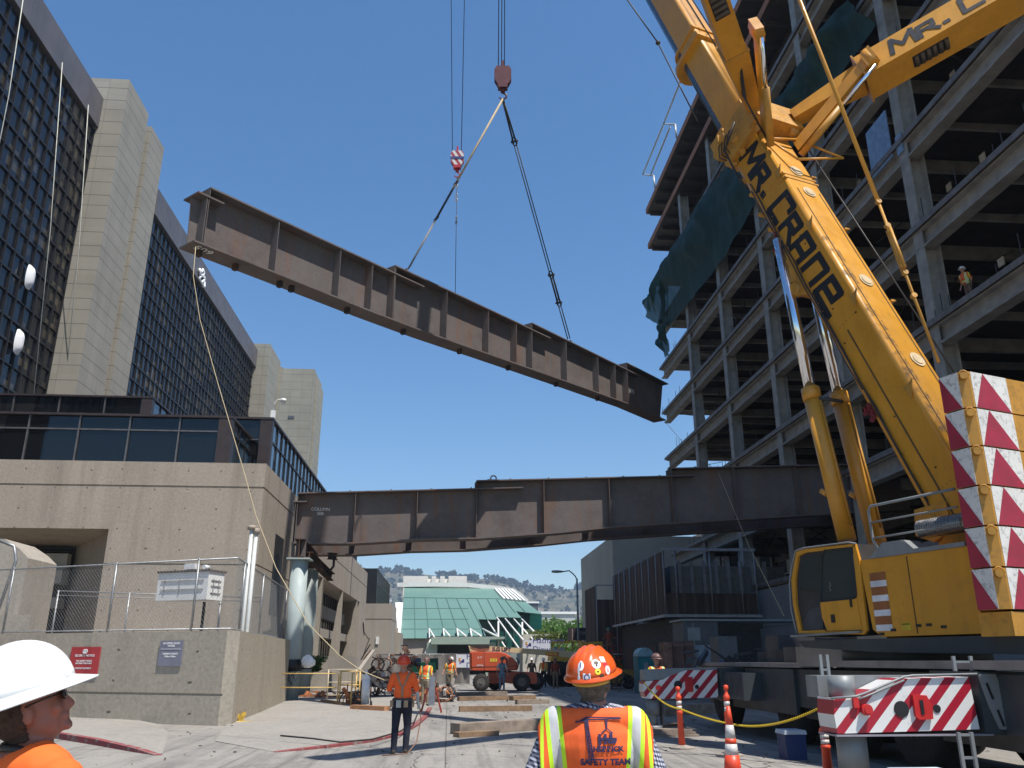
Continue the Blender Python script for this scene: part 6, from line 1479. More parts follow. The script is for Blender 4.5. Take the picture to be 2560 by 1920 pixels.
# heaps of gear: hoses, rusty parts, folded scaffolds
def heap(c,w_,d_,h_,n,m,label,name='material_heap',cat='heap',seed=1):
    rn=random.Random(seed); t=thing(name,label,cat,c)
    for k,(mm) in enumerate(m):
        g=MB()
        for i in range(n):
            p=V(c)+V((rn.uniform(-w_,w_),rn.uniform(-d_,d_),rn.uniform(.05,h_*(1-.4*rn.random())))); q=V((rn.gauss(0,1),rn.gauss(0,.5),rn.gauss(0,.5))).normalized(); L=rn.uniform(.15,.6)
            if rn.random()<.5: g.tube(p-q*L,p+q*L,.03,5)
            else: g.obox(p,q,*aframe(q),L*.6,.05,rn.uniform(.03,.12))
        for i in range(2):
            p=V(c)+V((rn.uniform(-w_,w_),rn.uniform(-d_,d_),h_*.4)); g.path([p+V((math.cos(a)*.3,math.sin(a)*.12,math.sin(a)*.3)) for a in [j*math.pi/5 for j in range(10)]],.02,5,closed=True)
        g.build('loose_parts',mm,t)
    return t
hb=mat('heap brown',(.20,.11,.075),.8,0,.4,3); ho=mat('heap orange',(.45,.16,.06),.7,0,.3,3); hgd=mat('heap dark',(.04,.035,.035),.8,0,.4,3); hp=mat('heap pale',(.4,.36,.33),.8,0,.3,3)
def gpnt(x,y,f=c4): p=onZ(*f(x,y)); p.z=0; return p
heap(gpnt(1420,1640),.9,.8,1.15,13,[hb,hgd,hp],'jumbled brown pipe frames and hoses right of gas cylinder',seed=2)
heap(q5(290,1190,43)*1,1.3,.8,1.9,14,[hb,ho,hgd],'tall tangle of brown scaffold parts behind the red shirted worker',seed=3)
heap(V((q5(680,1250,38).x,38,0)),.8,.6,.8,14,[hb,ho,hgd,hp],'scattered orange and brown gear around the grey jack post',seed=4)
heap(gpnt(780,1655),.7,.25,.16,9,[hb,ho],'flat pile of red brown offcuts at the column foot',seed=5)
heap(V((gx(1200,34.2),34.2,0)),.35,.3,.55,9,[hgd,ho],'small dark and orange tool heap under the yellow railing',seed=6)
# ladders, planks and timbers on the ground
def timber(a,b_,h_,w_,label,m=wood,z=0,n=1):
    a=onZ(*a);b_=onZ(*b_); a.z=b_.z=z+h_/2+.005; g=MB(); d=(b_-a).normalized(); s=d.cross(UP).normalized()
    g.beam(a,b_,w_,h_); 
    return solo(g,'timber_beam',m,label,'timber','timber beams lying on the street')
S5=sc5
timber(S5(885,1328),S5(1345,1316),.17,.3,'dark timber beam farthest away near the boom lift wheels',wood2)
timber(S5(905,1372),S5(1410,1362),.17,.3,'long timber beam with yellowish edge in front of the farthest one')
timber(S5(1395,1370),S5(1600,1362),.18,.3,'short timber right of the long yellowish beam')
timber(S5(1440,1402),S5(1735,1396),.16,.28,'short timber lying just behind the orange helmeted man',wood2)
timber((1148,1779),(1329,1777),.17,.28,'thin brown timber halfway between helmets and kerb',wood)
timber((1137,1836),(1362,1822),.24,.4,'thickest brown timber nearest the orange helmeted man',wood2)
timber((1140,1843),(1240,1838),.1,.3,'flat plank tucked under thickest timber',wood,z=.0)
timber((882,1778),(968,1782),.2,.3,'orange brown plank left of the red shirted worker',mat('plank orange',(.4,.2,.1),.8,0,.2,4))
timber((808,1760),(858,1768),.16,.25,'short plank between column foot and red shirted worker',wood)
timber((850,1752),(905,1756),.12,.2,'thin plank behind the short plank near the railing',wood)
timber((690,1757),(726,1755),.16,.35,'orange block of wood at the front column foot',MT['plank orange'])
timber((1610,1838),(1700,1828),.18,.3,'pale timber packing by the far outrigger pad',wood)
timber((1655,1790),(1790,1782),.3,.35,'stacked timber packing under the far outrigger',wood2)
# grey jack stand with red legs
p=gpnt(652,1400,sc5); p=V(onZ(1078,1783)); p.z=0; zt_=onP(1076,1692,p,V((0,-1,0))).z
t=thing('jack_stand','grey jack post on red splayed legs beside the red shirted worker','stand',p)
g=MB(); g.box(p+V((-.1,-.06,.25)),p+V((.1,.06,zt_))); g.build('post',mat('post grey',(.2,.21,.24),.6),t)
for s in (-1,1):
    g=MB(); g.beam(p+V((s*.12,0,zt_*.7)),p+V((s*.34,-.1,0.02)),.05,.05); g.build('leg',mat('leg red brown',(.3,.05,.04),.6),t)
# traffic delineators
orp=mat('delineator orange',(.75,.075,.03),.45,0,.1,5,dirt=.25); refl=mat('reflective band',(.60,.58,.56),.4,0,.12,12,dirt=.4)
def delin(bpx,top,label,r=.055,base=True,ring=False):
    b0=V(onZ(*bpx)); b0.z=0; H=onP(*top,b0,V((0,-1,0))).z; t=thing('delineator_post',label,'delineator',b0,'orange delineator posts')
    lean_=V((onP(*top,b0,V((0,-1,0))).x-b0.x,0,0)); Pt=lambda z: b0+UP*z+lean_*(z/H)
    g=MB(); 
    prof=[(.08,r*1.25),(H*.55,r),(H*.56,r*1.15),(H*.6,r*1.15),(H*.61,r*.9),(H*.78,r*.9),(H*.79,r*1.1),(H*.84,r*1.1),(H*.86,r*.75),(H*.9,r*.5),(H*.92,r*.5),(H*.94,r*.85),(H*.985,r*.85),(H,r*.4)]
    g.loft([[Pt(z)+V((math.cos(a)*q,math.sin(a)*q,0)) for a in [k*math.pi/8 for k in range(16)]] for z,q in prof]); g.build('post',orp,t)
    for z0_,z1_,k in ((.62,.685,.92),(.70,.765,.92)): g=MB(); g.tube(Pt(H*z0_),Pt(H*z1_),r*k+.004,16); g.build('reflective_band',refl,t)
    if base: g=MB(); g.loft([[b0+V((math.cos(a)*q,math.sin(a)*q,z)) for a in [k*math.pi/4+.39 for k in range(8)]] for z,q in ((0,.26),(.03,.26),(.07,.1))],smooth=False); g.build('base',mat('rubber base',(.3,.26,.22),.85,0,.2,6),t)
    return t,Pt,H
d1,P1_,H1=delin((1706,1872),(1694,1716),'far delineator post standing on its own base')
d2,P2_,H2_=delin((1825,1890),(1814,1712),'middle delineator post with a traffic cone over its base')
d3,P3_,H3=delin((2075,1966),(2056,1796),'nearest delineator post before the white red outrigger',r=.06)
b0=V(onZ(1833,1935)); b0.z=0; ztc=onP(1828,1765,b0,V((0,-1,0))).z
t=thing('traffic_cone','orange traffic cone with white collars in front of middle delineator','cone',b0); 
cr0=lambda z: .14-(.14-.03)*z/ztc
for z0_,z1_,m in ((.0,.28,orp),(.28,.44,refl),(.44,.52,orp),(.52,.72,refl),(.72,1,orp)):
    g=MB(); g.tube(b0+UP*(z0_*ztc+.0005),b0+UP*z1_*ztc,cr0(z0_*ztc),20,r1=cr0(z1_*ztc)); g.build('cone_band',m,t)
g=MB(); g.box(b0+V((-.18,-.18,0)),b0+V((.18,.18,.03))); g.build('base',orp,t)
# yellow plastic chain
ych=mat('chain yellow',(.70,.50,.02),.45,0,.05)
def chain(a,b_,sag,label,seg=90,power=1):
    t_=MB(); pts=[]
    for i in range(seg+1):
        s=i/seg; p=a.lerp(b_,s); p.z-=sag*4*s*(1-s); pts.append(p)
    for i in range(seg):
        c=(pts[i]+pts[i+1])/2; d=(pts[i+1]-pts[i]).normalized(); x_,y_=aframe(d); k=x_ if i%2 else y_; L=(pts[i+1]-pts[i]).length
        t_.path([c+d*math.cos(q)*L*.72+k*math.sin(q)*.016 for q in [j*math.pi/3 for j in range(6)]],.0065,4,closed=True)
    return solo(t_,'plastic_chain',ych,label,'chain','yellow plastic chains')
a=onD(1610,1706,20.5); m1=P1_(H1*.62)+V((0,-.07,0)); m2=P2_(H2_*.5)+V((0,-.07,0)); m3=onD(2066,1761,12.2)
chain(a,onD(1700,1772,17.3),.12,'yellow plastic chain falling from far outrigger to first delineator',60); chain(onD(1700,1772,17.3),onD(1828,1810,16.6),.03,'yellow plastic chain between the far and middle delineators',50); chain(onD(1828,1810,16.6),m3,.13,'yellow plastic chain rising from middle delineator to the crane',110)
g=MB(); a=onD(2036,1798,11.8); 
# coolers
def cooler(px,py,w_,h_,Y,label,tape=False):
    c=onY(px,py,Y); c.z=0; t=thing('cool_box',label,'cool box',c,'blue cool boxes'); g=MB(); g.prism([c+V((-w_/2*.94,0,0.003)),c+V((w_/2*.94,0,0.003)),c+V((w_/2,0,h_)),c+V((-w_/2,0,h_))],V((0,.4,0))); g.build('tub',mat('cooler blue',(.015,.035,.12),.5,0,.1),t)
    g=MB(); g.prism([c+V((-w_/2-.02,-.02,h_+.002)),c+V((w_/2+.02,-.02,h_+.002)),c+V((w_/2,-.02,h_+.07)),c+V((-w_/2,-.02,h_+.07))],V((0,.44,0))); g.build('lid',mat('cooler lid',(.45,.52,.6),.5),t); return t
cooler(1989,1846,.38,.42,15.6,'dark blue cool box on the ground under the carrier')
cooler(2335,1985,.62,.38,10.2,'blue cool box with pale lid beside the near outrigger leg')
# porta potty, crates, cabinets in the shade
def box6(name,label,cat,x0,y0,x1,Y,d,m,parts=()):
    a=onY(*c6p(x0,y0),Y); b_=onY(*c6p(x1,y0),Y); t=thing(name,label,cat,((a.x+b_.x)/2,Y,0)); g=MB(); g.box((a.x,Y,0.003),(b_.x,Y+d,a.z)); g.build('body',m,t); return t,a,b_
t,a,b_=box6('portable_toilet','teal portable toilet with white roof in the building shade','toilet',1002,850,1120,46,1.2,mat('toilet teal',(.02,.17,.20),.5,0,.08))
zr=a.z; w_=b_.x-a.x; g=MB(); g.prism([V((a.x+w_/2-w_/2*math.cos(q),45.97,zr+.02+.45*math.sin(q))) for q in [i*math.pi/8 for i in range(9)]],V((0,1.25,0))); g.build('roof',mat('toilet roof',(.25,.4,.45),.5),t)
g=MB(); g.box((a.x+w_*.15,45.95,.15),(b_.x-w_*.12,45.99,zr-.1)); dr=g.build('door',mat('door teal',(.03,.20,.23),.5),t); g=MB(); g.box((a.x+w_*.35,45.94,zr-.7),(a.x+w_*.6,45.949,zr-.3)); g.build('notice',mat('notice pale',(.3,.28,.3),.6),dr)
for i,(x0,x1,y0,Y,m,lab) in enumerate(((1190,1250,745,38,hb,'reddish brown wooden crate panel nearest the toilet'),(1252,1335,740,38.4,mat('crate brown',(.13,.07,.055),.8,0,.2,2),'second brown crate panel beside the dark pipe'),(1340,1408,735,38.8,MT['crate brown'],'third brown crate panel next to the white slatted door'))):
    t,a,b_=box6('wooden_crate',lab,'crate',x0,y0,x1,Y,.8,m); g=MB(); 
    for k in range(3): z=.2+k*(a.z-.4)/2; g.box((a.x,Y-.04,z),(b_.x,Y-.002,z+.1))
    g.build('batten',mat('batten',(.2,.12,.09),.8),t); t['group']='brown crates in the shade'
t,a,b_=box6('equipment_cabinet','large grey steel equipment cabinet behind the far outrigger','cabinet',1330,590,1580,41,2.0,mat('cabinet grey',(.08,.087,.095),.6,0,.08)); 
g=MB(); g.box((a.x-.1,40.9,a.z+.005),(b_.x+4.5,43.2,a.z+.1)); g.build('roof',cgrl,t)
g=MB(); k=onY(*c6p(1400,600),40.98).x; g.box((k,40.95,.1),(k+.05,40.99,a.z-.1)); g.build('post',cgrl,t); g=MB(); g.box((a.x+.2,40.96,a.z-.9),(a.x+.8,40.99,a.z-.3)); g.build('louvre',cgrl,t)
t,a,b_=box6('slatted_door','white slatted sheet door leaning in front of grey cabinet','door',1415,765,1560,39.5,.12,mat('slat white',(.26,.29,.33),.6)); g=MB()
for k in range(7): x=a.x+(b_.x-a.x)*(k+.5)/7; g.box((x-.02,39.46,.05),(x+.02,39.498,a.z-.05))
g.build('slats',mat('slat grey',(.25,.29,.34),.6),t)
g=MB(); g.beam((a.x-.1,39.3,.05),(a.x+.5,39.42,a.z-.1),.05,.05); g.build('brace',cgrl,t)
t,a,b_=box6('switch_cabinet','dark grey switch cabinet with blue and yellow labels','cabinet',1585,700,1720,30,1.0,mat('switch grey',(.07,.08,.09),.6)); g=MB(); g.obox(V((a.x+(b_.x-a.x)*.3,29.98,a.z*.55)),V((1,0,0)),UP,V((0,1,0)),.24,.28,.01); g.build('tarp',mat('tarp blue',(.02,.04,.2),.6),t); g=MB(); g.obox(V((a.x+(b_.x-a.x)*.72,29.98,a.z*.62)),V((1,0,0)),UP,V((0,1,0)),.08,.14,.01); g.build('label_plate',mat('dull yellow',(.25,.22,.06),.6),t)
heap(V((onY(*c6p(1790,900),24).x,24,1.1)),1.6,.5,.9,12,[hgd,cgrey],'dark pipes and fittings stacked on the crane carrier',seed=9)
heap(V((onY(*c6p(950,1050),48).x,49,0)),1.6,1,1.5,12,[hgd,hb],'dark stack of materials beside the portable toilet',seed=10)
# yellow truck crane in the shade
Yt_=58
def q6(x,y,Y=Yt_): return onY(*c6p(x,y),Y)
t=thing('yellow_truck','yellow rough terrain truck with cab parked in the shade','truck',(q6(650,1000).x,Yt_+1,0)); ty=mat('truck yellow',(.58,.34,.04),.55,0,.12,dirt=.3)
def p6(name,m,pts,Y=Yt_,d=2.2,par=None): g=MB(); g.prism([q6(x,y,Y) for x,y in pts],V((0,d,0))); return g.build(name,m,par or t)
p6('body',ty,[(370,880),(380,815),(590,812),(600,880)],Yt_,2.2); p6('cab_wall',ty,[(590,890),(595,745),(745,738),(752,890)],Yt_-.1,2)
p6('cab_glass',cabg,[(625,860),(628,765),(728,760),(732,860)],Yt_-.13,.02); p6('frame',hgd,[(350,960),(350,885),(880,890),(880,960)],Yt_,2.4)
p6('nose',ty,[(752,960),(756,860),(870,870),(880,960)],Yt_-.1,2)
g=MB()
for k in range(5): g.beam(q6(370+k*50,812,Yt_+.5),q6(395+k*50,745,Yt_+.5),.07,.07)
g.beam(q6(370,745,Yt_+.5),q6(590,738,Yt_+.5),.1,.1); g.build('lattice',ty,t)
for x in (395,455,500,545,850):
    c=q6(x,1000); c.z=.55; g=MB(); g.tube(c+V((0,-.1,0)),c+V((0,.3,0)),.55,22); g.build('wheel',tyre,t)
# orange scissor basket with worker high in the shade
t=thing('basket_lift','dark red basket lift raised in front of screened scaffold','lift',V((q6(800,1000,52).x,52,0))); red2=mat('basket red',(.25,.05,.035),.6,0,.2)
g=MB(); 
for (x0,y0_,x1_,y1_) in ((750,770,880,770),(750,860,890,855),(750,770,750,860),(880,770,890,855),(815,770,820,858),(750,815,886,812)): g.tube(q6(x0,y0_,52),q6(x1_,y1_,52),.035,6); g.tube(q6(x0,y0_,53),q6(x1_,y1_,53),.035,6)
g.build('basket_rail',red2,t); g=MB(); a=q6(750,860,52); b_=q6(890,856,52); g.box((a.x,52,a.z-.08),(b_.x,53,a.z)); g.build('floor',red2,t)
g=MB(); g.beam(q6(820,862,52.5),q6(880,930,53.5),.25,.3); g.beam(q6(880,930,53.5),V((q6(800,1000,54).x,54,.8)),.3,.35); a=V((q6(800,1000,54).x,54,0)); g.box(a+V((-1.3,-.9,.35)),a+V((1.3,.9,1.1))); g.build('mast',mat('mast dull yellow',(.33,.2,.04),.6,0,.2),t)
for dx in (-.95,.95): c=a+V((dx,-1,.4)); g=MB(); g.tube(c,c+V((0,.25,0)),.4,18); g.build('wheel',tyre,t)
# hose on pavement
g=MB(); pts=[V(onZ(px,py))+UP*.15 for px,py in ((700,1858),(780,1866),(850,1876),(930,1868),(1000,1846),(1035,1820),(1046,1790))]; g.path(pts,.018,5); solo(g,'air_hose',hgd,'dark air hose lying along the pavement behind the kerb','hose')
# loose grit and scraps on the paving
random.seed(31)
g=MB()
for i in range(600):
    x=random.uniform(-7,7.5); y=random.uniform(8,48); s=random.uniform(.008,.03)*(1 if i%9 or y<22 else 2); q=V((random.gauss(0,1),random.gauss(0,1),random.gauss(0,.3))).normalized(); a,b_=aframe(q); g.obox(V((x,y,s*.4)),q,a,b_,s*random.uniform(.5,2),s*.5,s*.4)
o=g.build('grit',mat('grit brown',(.14,.115,.09),.95,0,.4,2)); tag(o,'loose grit and small wood scraps scattered over the street paving','grit',kind='stuff')
# ================================================================ people
skin=mat('skin',(.40,.20,.14),.55,0,.08,6); skinr=mat('sunburnt skin',(.27,.115,.08),.5,0,.1,9); denim=mat('denim',(.03,.045,.085),.9,0,.2,8); navy=mat('navy trousers',(.014,.016,.03),.9,0,.2,6)
orsh=mat('orange shirt',(.85,.12,.02),.85,0,.08,7); hiv=mat('hi vis orange',(.80,.14,.02),.8,0,.06,6); greysh=mat('grey sleeve',(.38,.40,.43),.9,0,.1,8); khaki=mat('khaki',(.24,.19,.13),.9,0,.15,6)
boot=mat('boot',(.05,.04,.03),.8); whsh=mat('white shirt',(.5,.48,.45),.9,0,.08,6); overall=mat('overall denim',(.17,.24,.32),.95,0,.2,7); hair=mat('grey hair',(.10,.085,.07),.95,0,.35,60); hairb=mat('brown hair',(.05,.03,.022),.95,0,.3,60); glove=mat('glove',(.42,.41,.39),.9)
hord=mat('helmet orange',(.72,.10,.015),.28,0,.04,3,coat=.3); hwht=mat('helmet white',(.86,.86,.84),.3,0,.02,3,coat=.3); hred=mat('helmet red',(.6,.06,.02),.3,0,.05); hbrn=mat('helmet brown',(.16,.09,.08),.4); blkv=mat('harness',(.05,.045,.04),.8); tanl=mat('leather tan',(.30,.20,.12),.8,0,.2,8)
def remesh(mb,vox,smooth=3,name='body'):
    me=mb.mesh(name,[skin]); o=bpy.data.objects.new('tmp',me); col.objects.link(o)
    m=o.modifiers.new('r','REMESH'); m.mode='VOXEL'; m.voxel_size=vox; m.use_smooth_shade=True
    s=o.modifiers.new('s','SMOOTH'); s.iterations=smooth; s.factor=.5
    dg=bpy.context.evaluated_depsgraph_get(); me2=bpy.data.meshes.new_from_object(o.evaluated_get(dg)); bpy.data.objects.remove(o); return me2
def cap(g,a,b,r0,r1,n=14):
    a=V(a);b=V(b); g.tube(a,b,r0,n,r1=r1); g.ell(a,(r0,)*3,nu=n,nv=8); g.ell(b,(r1,)*3,nu=n,nv=8)
def loc_link(name,me,root,mats=None):
    if mats: me.materials.clear(); [me.materials.append(m) for m in mats]
    o=bpy.data.objects.new(name,me); col.objects.link(o); o.parent=root; return o
def segd(p,a,b):
    ab=b-a; t=max(0,min(1,(p-a).dot(ab)/max(1e-9,ab.length_squared))); return (p-(a+ab*t)).length
def hand(g,w,d,side,r=.010,k=1.0,curl=.5):
    """w wrist, d direction of the forearm, five bent fingers"""
    d=V(d).normalized(); x_,y_=aframe(d); cap(g,w,w+d*.075*k,.026*k,.034*k,10)
    for i,(L,o) in enumerate(((.07,-1.5),(.08,-.5),(.075,.5),(.06,1.5))):
        b=w+d*.095*k+x_*(o*.018*k); m=b+d*L*.5*k-y_*.006; e=m+(d*(1-curl)-y_*curl*side).normalized()*L*.5*k; cap(g,b,m,r,r*.95,6); cap(g,m,e,r*.95,r*.8,6)
    b=w+d*.03*k+x_*(-.033*k); cap(g,b,b+(d*.8-x_*.6-y_*.2).normalized()*.055*k,r*1.15,r,6)
def head(g,c,M,k=1.0,detail=False):
    E=lambda off,r,Mx=None: g.ell(V(c)+M@(V(off)*k),tuple(q*k for q in r),M,16,10)
    E((0,-.012,.012),(.077,.094,.095)); E((0,.022,-.045),(.06,.068,.065)); E((0,.035,-.075),(.042,.048,.035)); E((0,.07,.0),(.052,.03,.05))
    cap(g,V(c)+M@(V((0,.098,.012))*k),V(c)+M@(V((0,.113,-.024))*k),.010*k,.015*k,8)  # nose
    E((0,.094,-.052),(.026,.013,.009)); E((0,.092,-.083),(.022,.016,.016)); E((0,.09,.035),(.05,.015,.01))
    for s in (-1,1): E((s*.078,-.005,-.012),(.012,.024,.034)); E((s*.04,.075,-.02),(.022,.02,.022))
def helmet(root,c,M,m,k=1.0,full=False,ridge=True):
    c=V(c)+M@V((0,-.005,.045*k)); g=MB(); g.smooth=True
    rings=[]; nu=40
    for j in range(13):
        a=j/12*math.pi/2*.995; row=[]
        for i in range(nu):
            q=2*math.pi*i/nu; rx=.118;ry=.143;rz=.145 if full else .114; x=rx*math.cos(q)*math.cos(a); y=ry*math.sin(q)*math.cos(a); z=rz*math.sin(a)**.92
            if ridge and not full:
                for o in (-.035,0,.035): z+=.013*math.exp(-((x-o)/.011)**2)*math.sin(a)**.5
            row.append(c+M@(V((x,y,z))*k))
        rings.append(row)
    g.loft(rings,caps=True); sh=loc_link('shell',g.mesh('shell',m),root)
    g=MB(); r0=[];r1=[];r2=[]
    for i in range(nu):
        q=2*math.pi*i/nu; f=max(0,math.sin(q)); e=(.05 if full else .012+.05*f**2); dz=-.012-(.012 if full else .01*f)+(.004*abs(math.cos(q)) if full else 0)
        if full: e=.044+.012*f+.006*max(0,-math.sin(q)); dz=-.02
        r0.append(c+M@(V((.116*math.cos(q),.141*math.sin(q),.004))*k)); r1.append(c+M@(V(((.118+e)*math.cos(q),(.143+e)*math.sin(q),dz))*k)); r2.append(c+M@(V(((.118+e)*math.cos(q),(.143+e)*math.sin(q),dz-.005))*k))
    r3=[p-M@V((0,0,.012*k)) for p in r0]
    g.loft([r0,r1,r2,r3],caps=False); loc_link('brim',g.mesh('brim',m),root); return c,sh
def person(name_label,pos,face,H=1.75,vox=.016,parts=None,arms=None,legs=None,look=(0,0),helm=hord,group=None,hatfull=False,nk=0,bulk=1.0,stoop=0,hatk=1.0,hairm=None,handr=.011,hd=.0):
    """arms: ((elbow),(wrist)) for left and right in body coordinates (x right, y forward)"""
    c=parts or {}
    top=c.get('top',orsh); slv=c.get('sleeve',top); fore=c.get('fore',skin); pants=c.get('pants',denim); vest=c.get('vest')
    root=bpy.data.objects.new('person',None); col.objects.link(root); root.location=pos; root.rotation_euler=(0,0,face); tag(root,name_label,'person',group)
    k=H/1.75; z=lambda v:v*k; g=MB(); S_=[]
    def sc_cap(a,b,r0,r1,tagm): a=V(a)*k;b=V(b)*k; bk_=bulk if tagm in('sleeve','pants') else 1; cap(g,a,b,r0*k*bk_,r1*k*bk_); S_.append((a,b,(r0+r1)/2*k*bk_,tagm))
    sy=stoop
    kb=k*bulk; g.ell(V((0,sy*.8,1.30))*k,(.175*kb,.118*kb,.19*k)); g.ell(V((0,sy*.4,1.10))*k,(.155*kb,.115*kb,.19*k)); g.ell(V((0,0,.93))*k,(.172*kb,.122*kb,.13*k)); g.ell(V((0,sy,1.405+nk*.7))*k,(.185*kb,.088*kb,.085*k))
    S_+= [(V((-.08,sy*.8,1.42))*k,V((-.08,0,1.0))*k,.09*k,'top'),(V((.08,sy*.8,1.42))*k,V((.08,0,1.0))*k,.09*k,'top'),(V((-.1,0,.92))*k,V((.1,0,.9))*k,.1*k,'pants')]
    hc=V((0,sy+.02,1.625))*k
    sc_cap((0,sy-.005,1.44),(0,sy+.01,1.56),.062,.056,'skin')
    yaw,pit=look; M=Matrix.Rotation(yaw,3,'Z')@Matrix.Rotation(pit,3,'X'); hc=V((0,sy-.01,1.54-nk))*k+M@(V((0,.02,.09))*k)
    head(g,hc,M,k*.98); S_.append((hc-V((0,0,.03))*k,hc+V((0,0,.03))*k,.09*k,'skin'))
    ar=arms or (((-.25,0,1.15),(-.27,.1,.92)),((.25,0,1.15),(.27,.1,.92)))
    for s,(el,wr) in zip((-1,1),ar):
        sh=(s*.185,sy*.9,1.405); sc_cap(sh,el,.062,.05,'sleeve'); mid=V(el).lerp(V(wr),.5); sc_cap(el,mid,.047,.041,'fore'); sc_cap(mid,wr,.041,.03,'fore'); hand(g,V(wr)*k,V(wr)-V(el),s,handr,k); S_.append((V(wr)*k,V(wr)*k+(V(wr)-V(el)).normalized()*.18*k,.03,'hand'))
    lg=legs or (((-.1,.0,.5),(-.11,-.02,.09)),((.1,.0,.5),(.11,-.02,.09)))
    for s,(kn,an) in zip((-1,1),lg):
        sc_cap((s*.095,0,.9),kn,.095,.065,'pants'); mid=V(kn).lerp(V(an),.4)-V((0,.015,0)); sc_cap(kn,mid,.063,.06,'pants'); sc_cap(mid,an,.06,.05,'pants'); fz=an[2]-.045; sc_cap((an[0],an[1]-.03,fz),(an[0]*1.15,an[1]+.15,fz-.01),.048,.04,'boot')
    me=remesh(g,vox,2)
    mats={'skin':c.get('skin',skin),'top':top,'sleeve':slv,'fore':fore,'pants':pants,'boot':boot,'hand':c.get('hand',fore if fore in (skin,skinr) else skin)}
    keys=list(mats); me.materials.clear(); [me.materials.append(mats[q]) for q in keys]
    tags=[]
    for p in me.polygons:
        ce=V(p.center); best=min(S_,key=lambda s:segd(ce,s[0],s[1])-s[2]); tg=best[3]
        if tg=='skin' and ce.z<1.468*k: tg='top'
        if tg=='top' and ce.z<.98*k and ce.z>0: tg='pants' if not c.get('longtop') else tg
        p.material_index=keys.index(tg); tags.append(tg)
    body=loc_link('body',me,root)
    def shell(sel,off,m,nm):
        vs={};V_=[];F_=[]
        for p in me.polygons:
            if not sel(p.center,tags[p.index]): continue
            f=[]
            for vi in p.vertices:
                if vi not in vs: vs[vi]=len(V_); v=me.vertices[vi]; V_.append(v.co+v.normal*off)
                f.append(vs[vi])
            F_.append(f)
        m2=bpy.data.meshes.new(nm); m2.from_pydata(V_,[],F_); m2.materials.append(m); m2.polygons.foreach_set('use_smooth',[True]*len(F_)); o=loc_link(nm,m2,root)
        so=o.modifiers.new('s','SOLIDIFY'); so.thickness=.006; so.offset=-1; return o
    vo=None
    if vest: vo=shell(lambda q,tg: (tg in('top',) or (tg=='sleeve' and abs(q.x)<.272*k) ) and .93*k<q.z<1.475*k,.014,vest,'vest')
    if hairm: shell(lambda q,tg: (lambda L: tg=='skin' and L.z<.06*k and L.z>-.085*k and L.y<-.0*k-.012 )(M.transposed()@(V(q)-hc)),.007,hairm,'hair')
    hcen,sh=(None,None)
    if helm: hcen,sh=helmet(root,hc+M@V((0,-.006,.004)),M,helm,k*hatk,hatfull)
    return root,body,vo,sh,hc,M,k,me,shell
def yawto(d): return math.atan2(-d.x,d.y)   # rotation so that local +Y looks along d
up_left=yawto(RT*-.2+FW)
def ground(px,py,D=None): p=onZ(px,py); p.z=0; return p
# --- hi-vis vest with stripes in body coordinates
def vestmat(name,base,lime=(.55,.85,.03),silver=(.5,.5,.5),inner=.135,hor=1.125):
    m,nt,b=newmat(name); P=N(nt,'ShaderNodeTexCoord').outputs['Object']; x,y,z=sep(nt,P); ax=vmath(nt,'ABSOLUTE',x)
    f=noi(nt,P,9,4,.6); cc=ramp(nt,f,[(.3,tuple(q*.85 for q in base)),(.7,tuple(min(1,q*1.08) for q in base))])
    u=vmath(nt,'SUBTRACT',ax,vmath(nt,'MULTIPLY',vmath(nt,'SUBTRACT',z,1.15),.10))
    def band(v,a,b_): return vmath(nt,'MULTIPLY',vmath(nt,'GREATER_THAN',v,a),vmath(nt,'LESS_THAN',v,b_))
    i=inner
    cc=mix(nt,band(u,i,i+.082),cc,lime); cc=mix(nt,band(u,i+.02,i+.062),cc,silver); cc=mix(nt,band(ax,.25,.266),cc,lime)
    cc=mix(nt,vmath(nt,'MULTIPLY',band(z,hor-.06,hor+.0),1),cc,lime); cc=mix(nt,band(z,hor-.045,hor-.012),cc,silver)
    nt.links.new(cc,b.inputs['Base Color']); b.inputs['Roughness'].default_value=.75
    bn=N(nt,'ShaderNodeBump'); bn.inputs['Strength'].default_value=.5; bn.inputs['Distance'].default_value=.015; nt.links.new(noi(nt,P,7,3,.5,(1.5,1.5,.6)),bn.inputs['Height']); nt.links.new(bn.outputs[0],b.inputs['Normal']); return m
v1=vestmat('safety vest',(.85,.125,.02)); v2=vestmat('far safety vest',(.8,.13,.03),hor=1.12,inner=.09)
ck,nt,b=newmat('checked shirt'); P=N(nt,'ShaderNodeTexCoord').outputs['Object']; x,y,z=sep(nt,P)
a_=vmath(nt,'LESS_THAN',mod(nt,vmath(nt,'ADD',x,vmath(nt,'MULTIPLY',y,.8)),.019),.0095); b_2=vmath(nt,'LESS_THAN',mod(nt,vmath(nt,'ADD',z,vmath(nt,'MULTIPLY',x,.25)),.019),.0095)
s_=vmath(nt,'ADD',vmath(nt,'MULTIPLY',a_,.5),vmath(nt,'MULTIPLY',b_2,.5)); nt.links.new(ramp(nt,s_,[(0,(.50,.52,.58)),(.5,(.14,.15,.20)),(1,(.015,.017,.035))]),b.inputs['Base Color']); b.inputs['Roughness'].default_value=.9
# foreground man in safety vest, seen from behind
D2=4.42; p=onD(1486,1800,D2); p.z=0
R2=person('man seen from behind in orange helmet covered with stickers and striped safety vest',p,yawto(FW+RT*.05),1.72,.0085,dict(top=ck,sleeve=ck,fore=skinr,pants=denim,vest=v1),
  arms=(((-.30,-.05,1.17),(-.22,.16,1.02)),((.295,-.05,1.17),(.24,.15,1.0))),look=(-.42,.22),helm=hord,hairm=hair,hatk=1.06,bulk=1.2,nk=.03)
root,body,vo,sh,hc,M,k,me,shell=R2
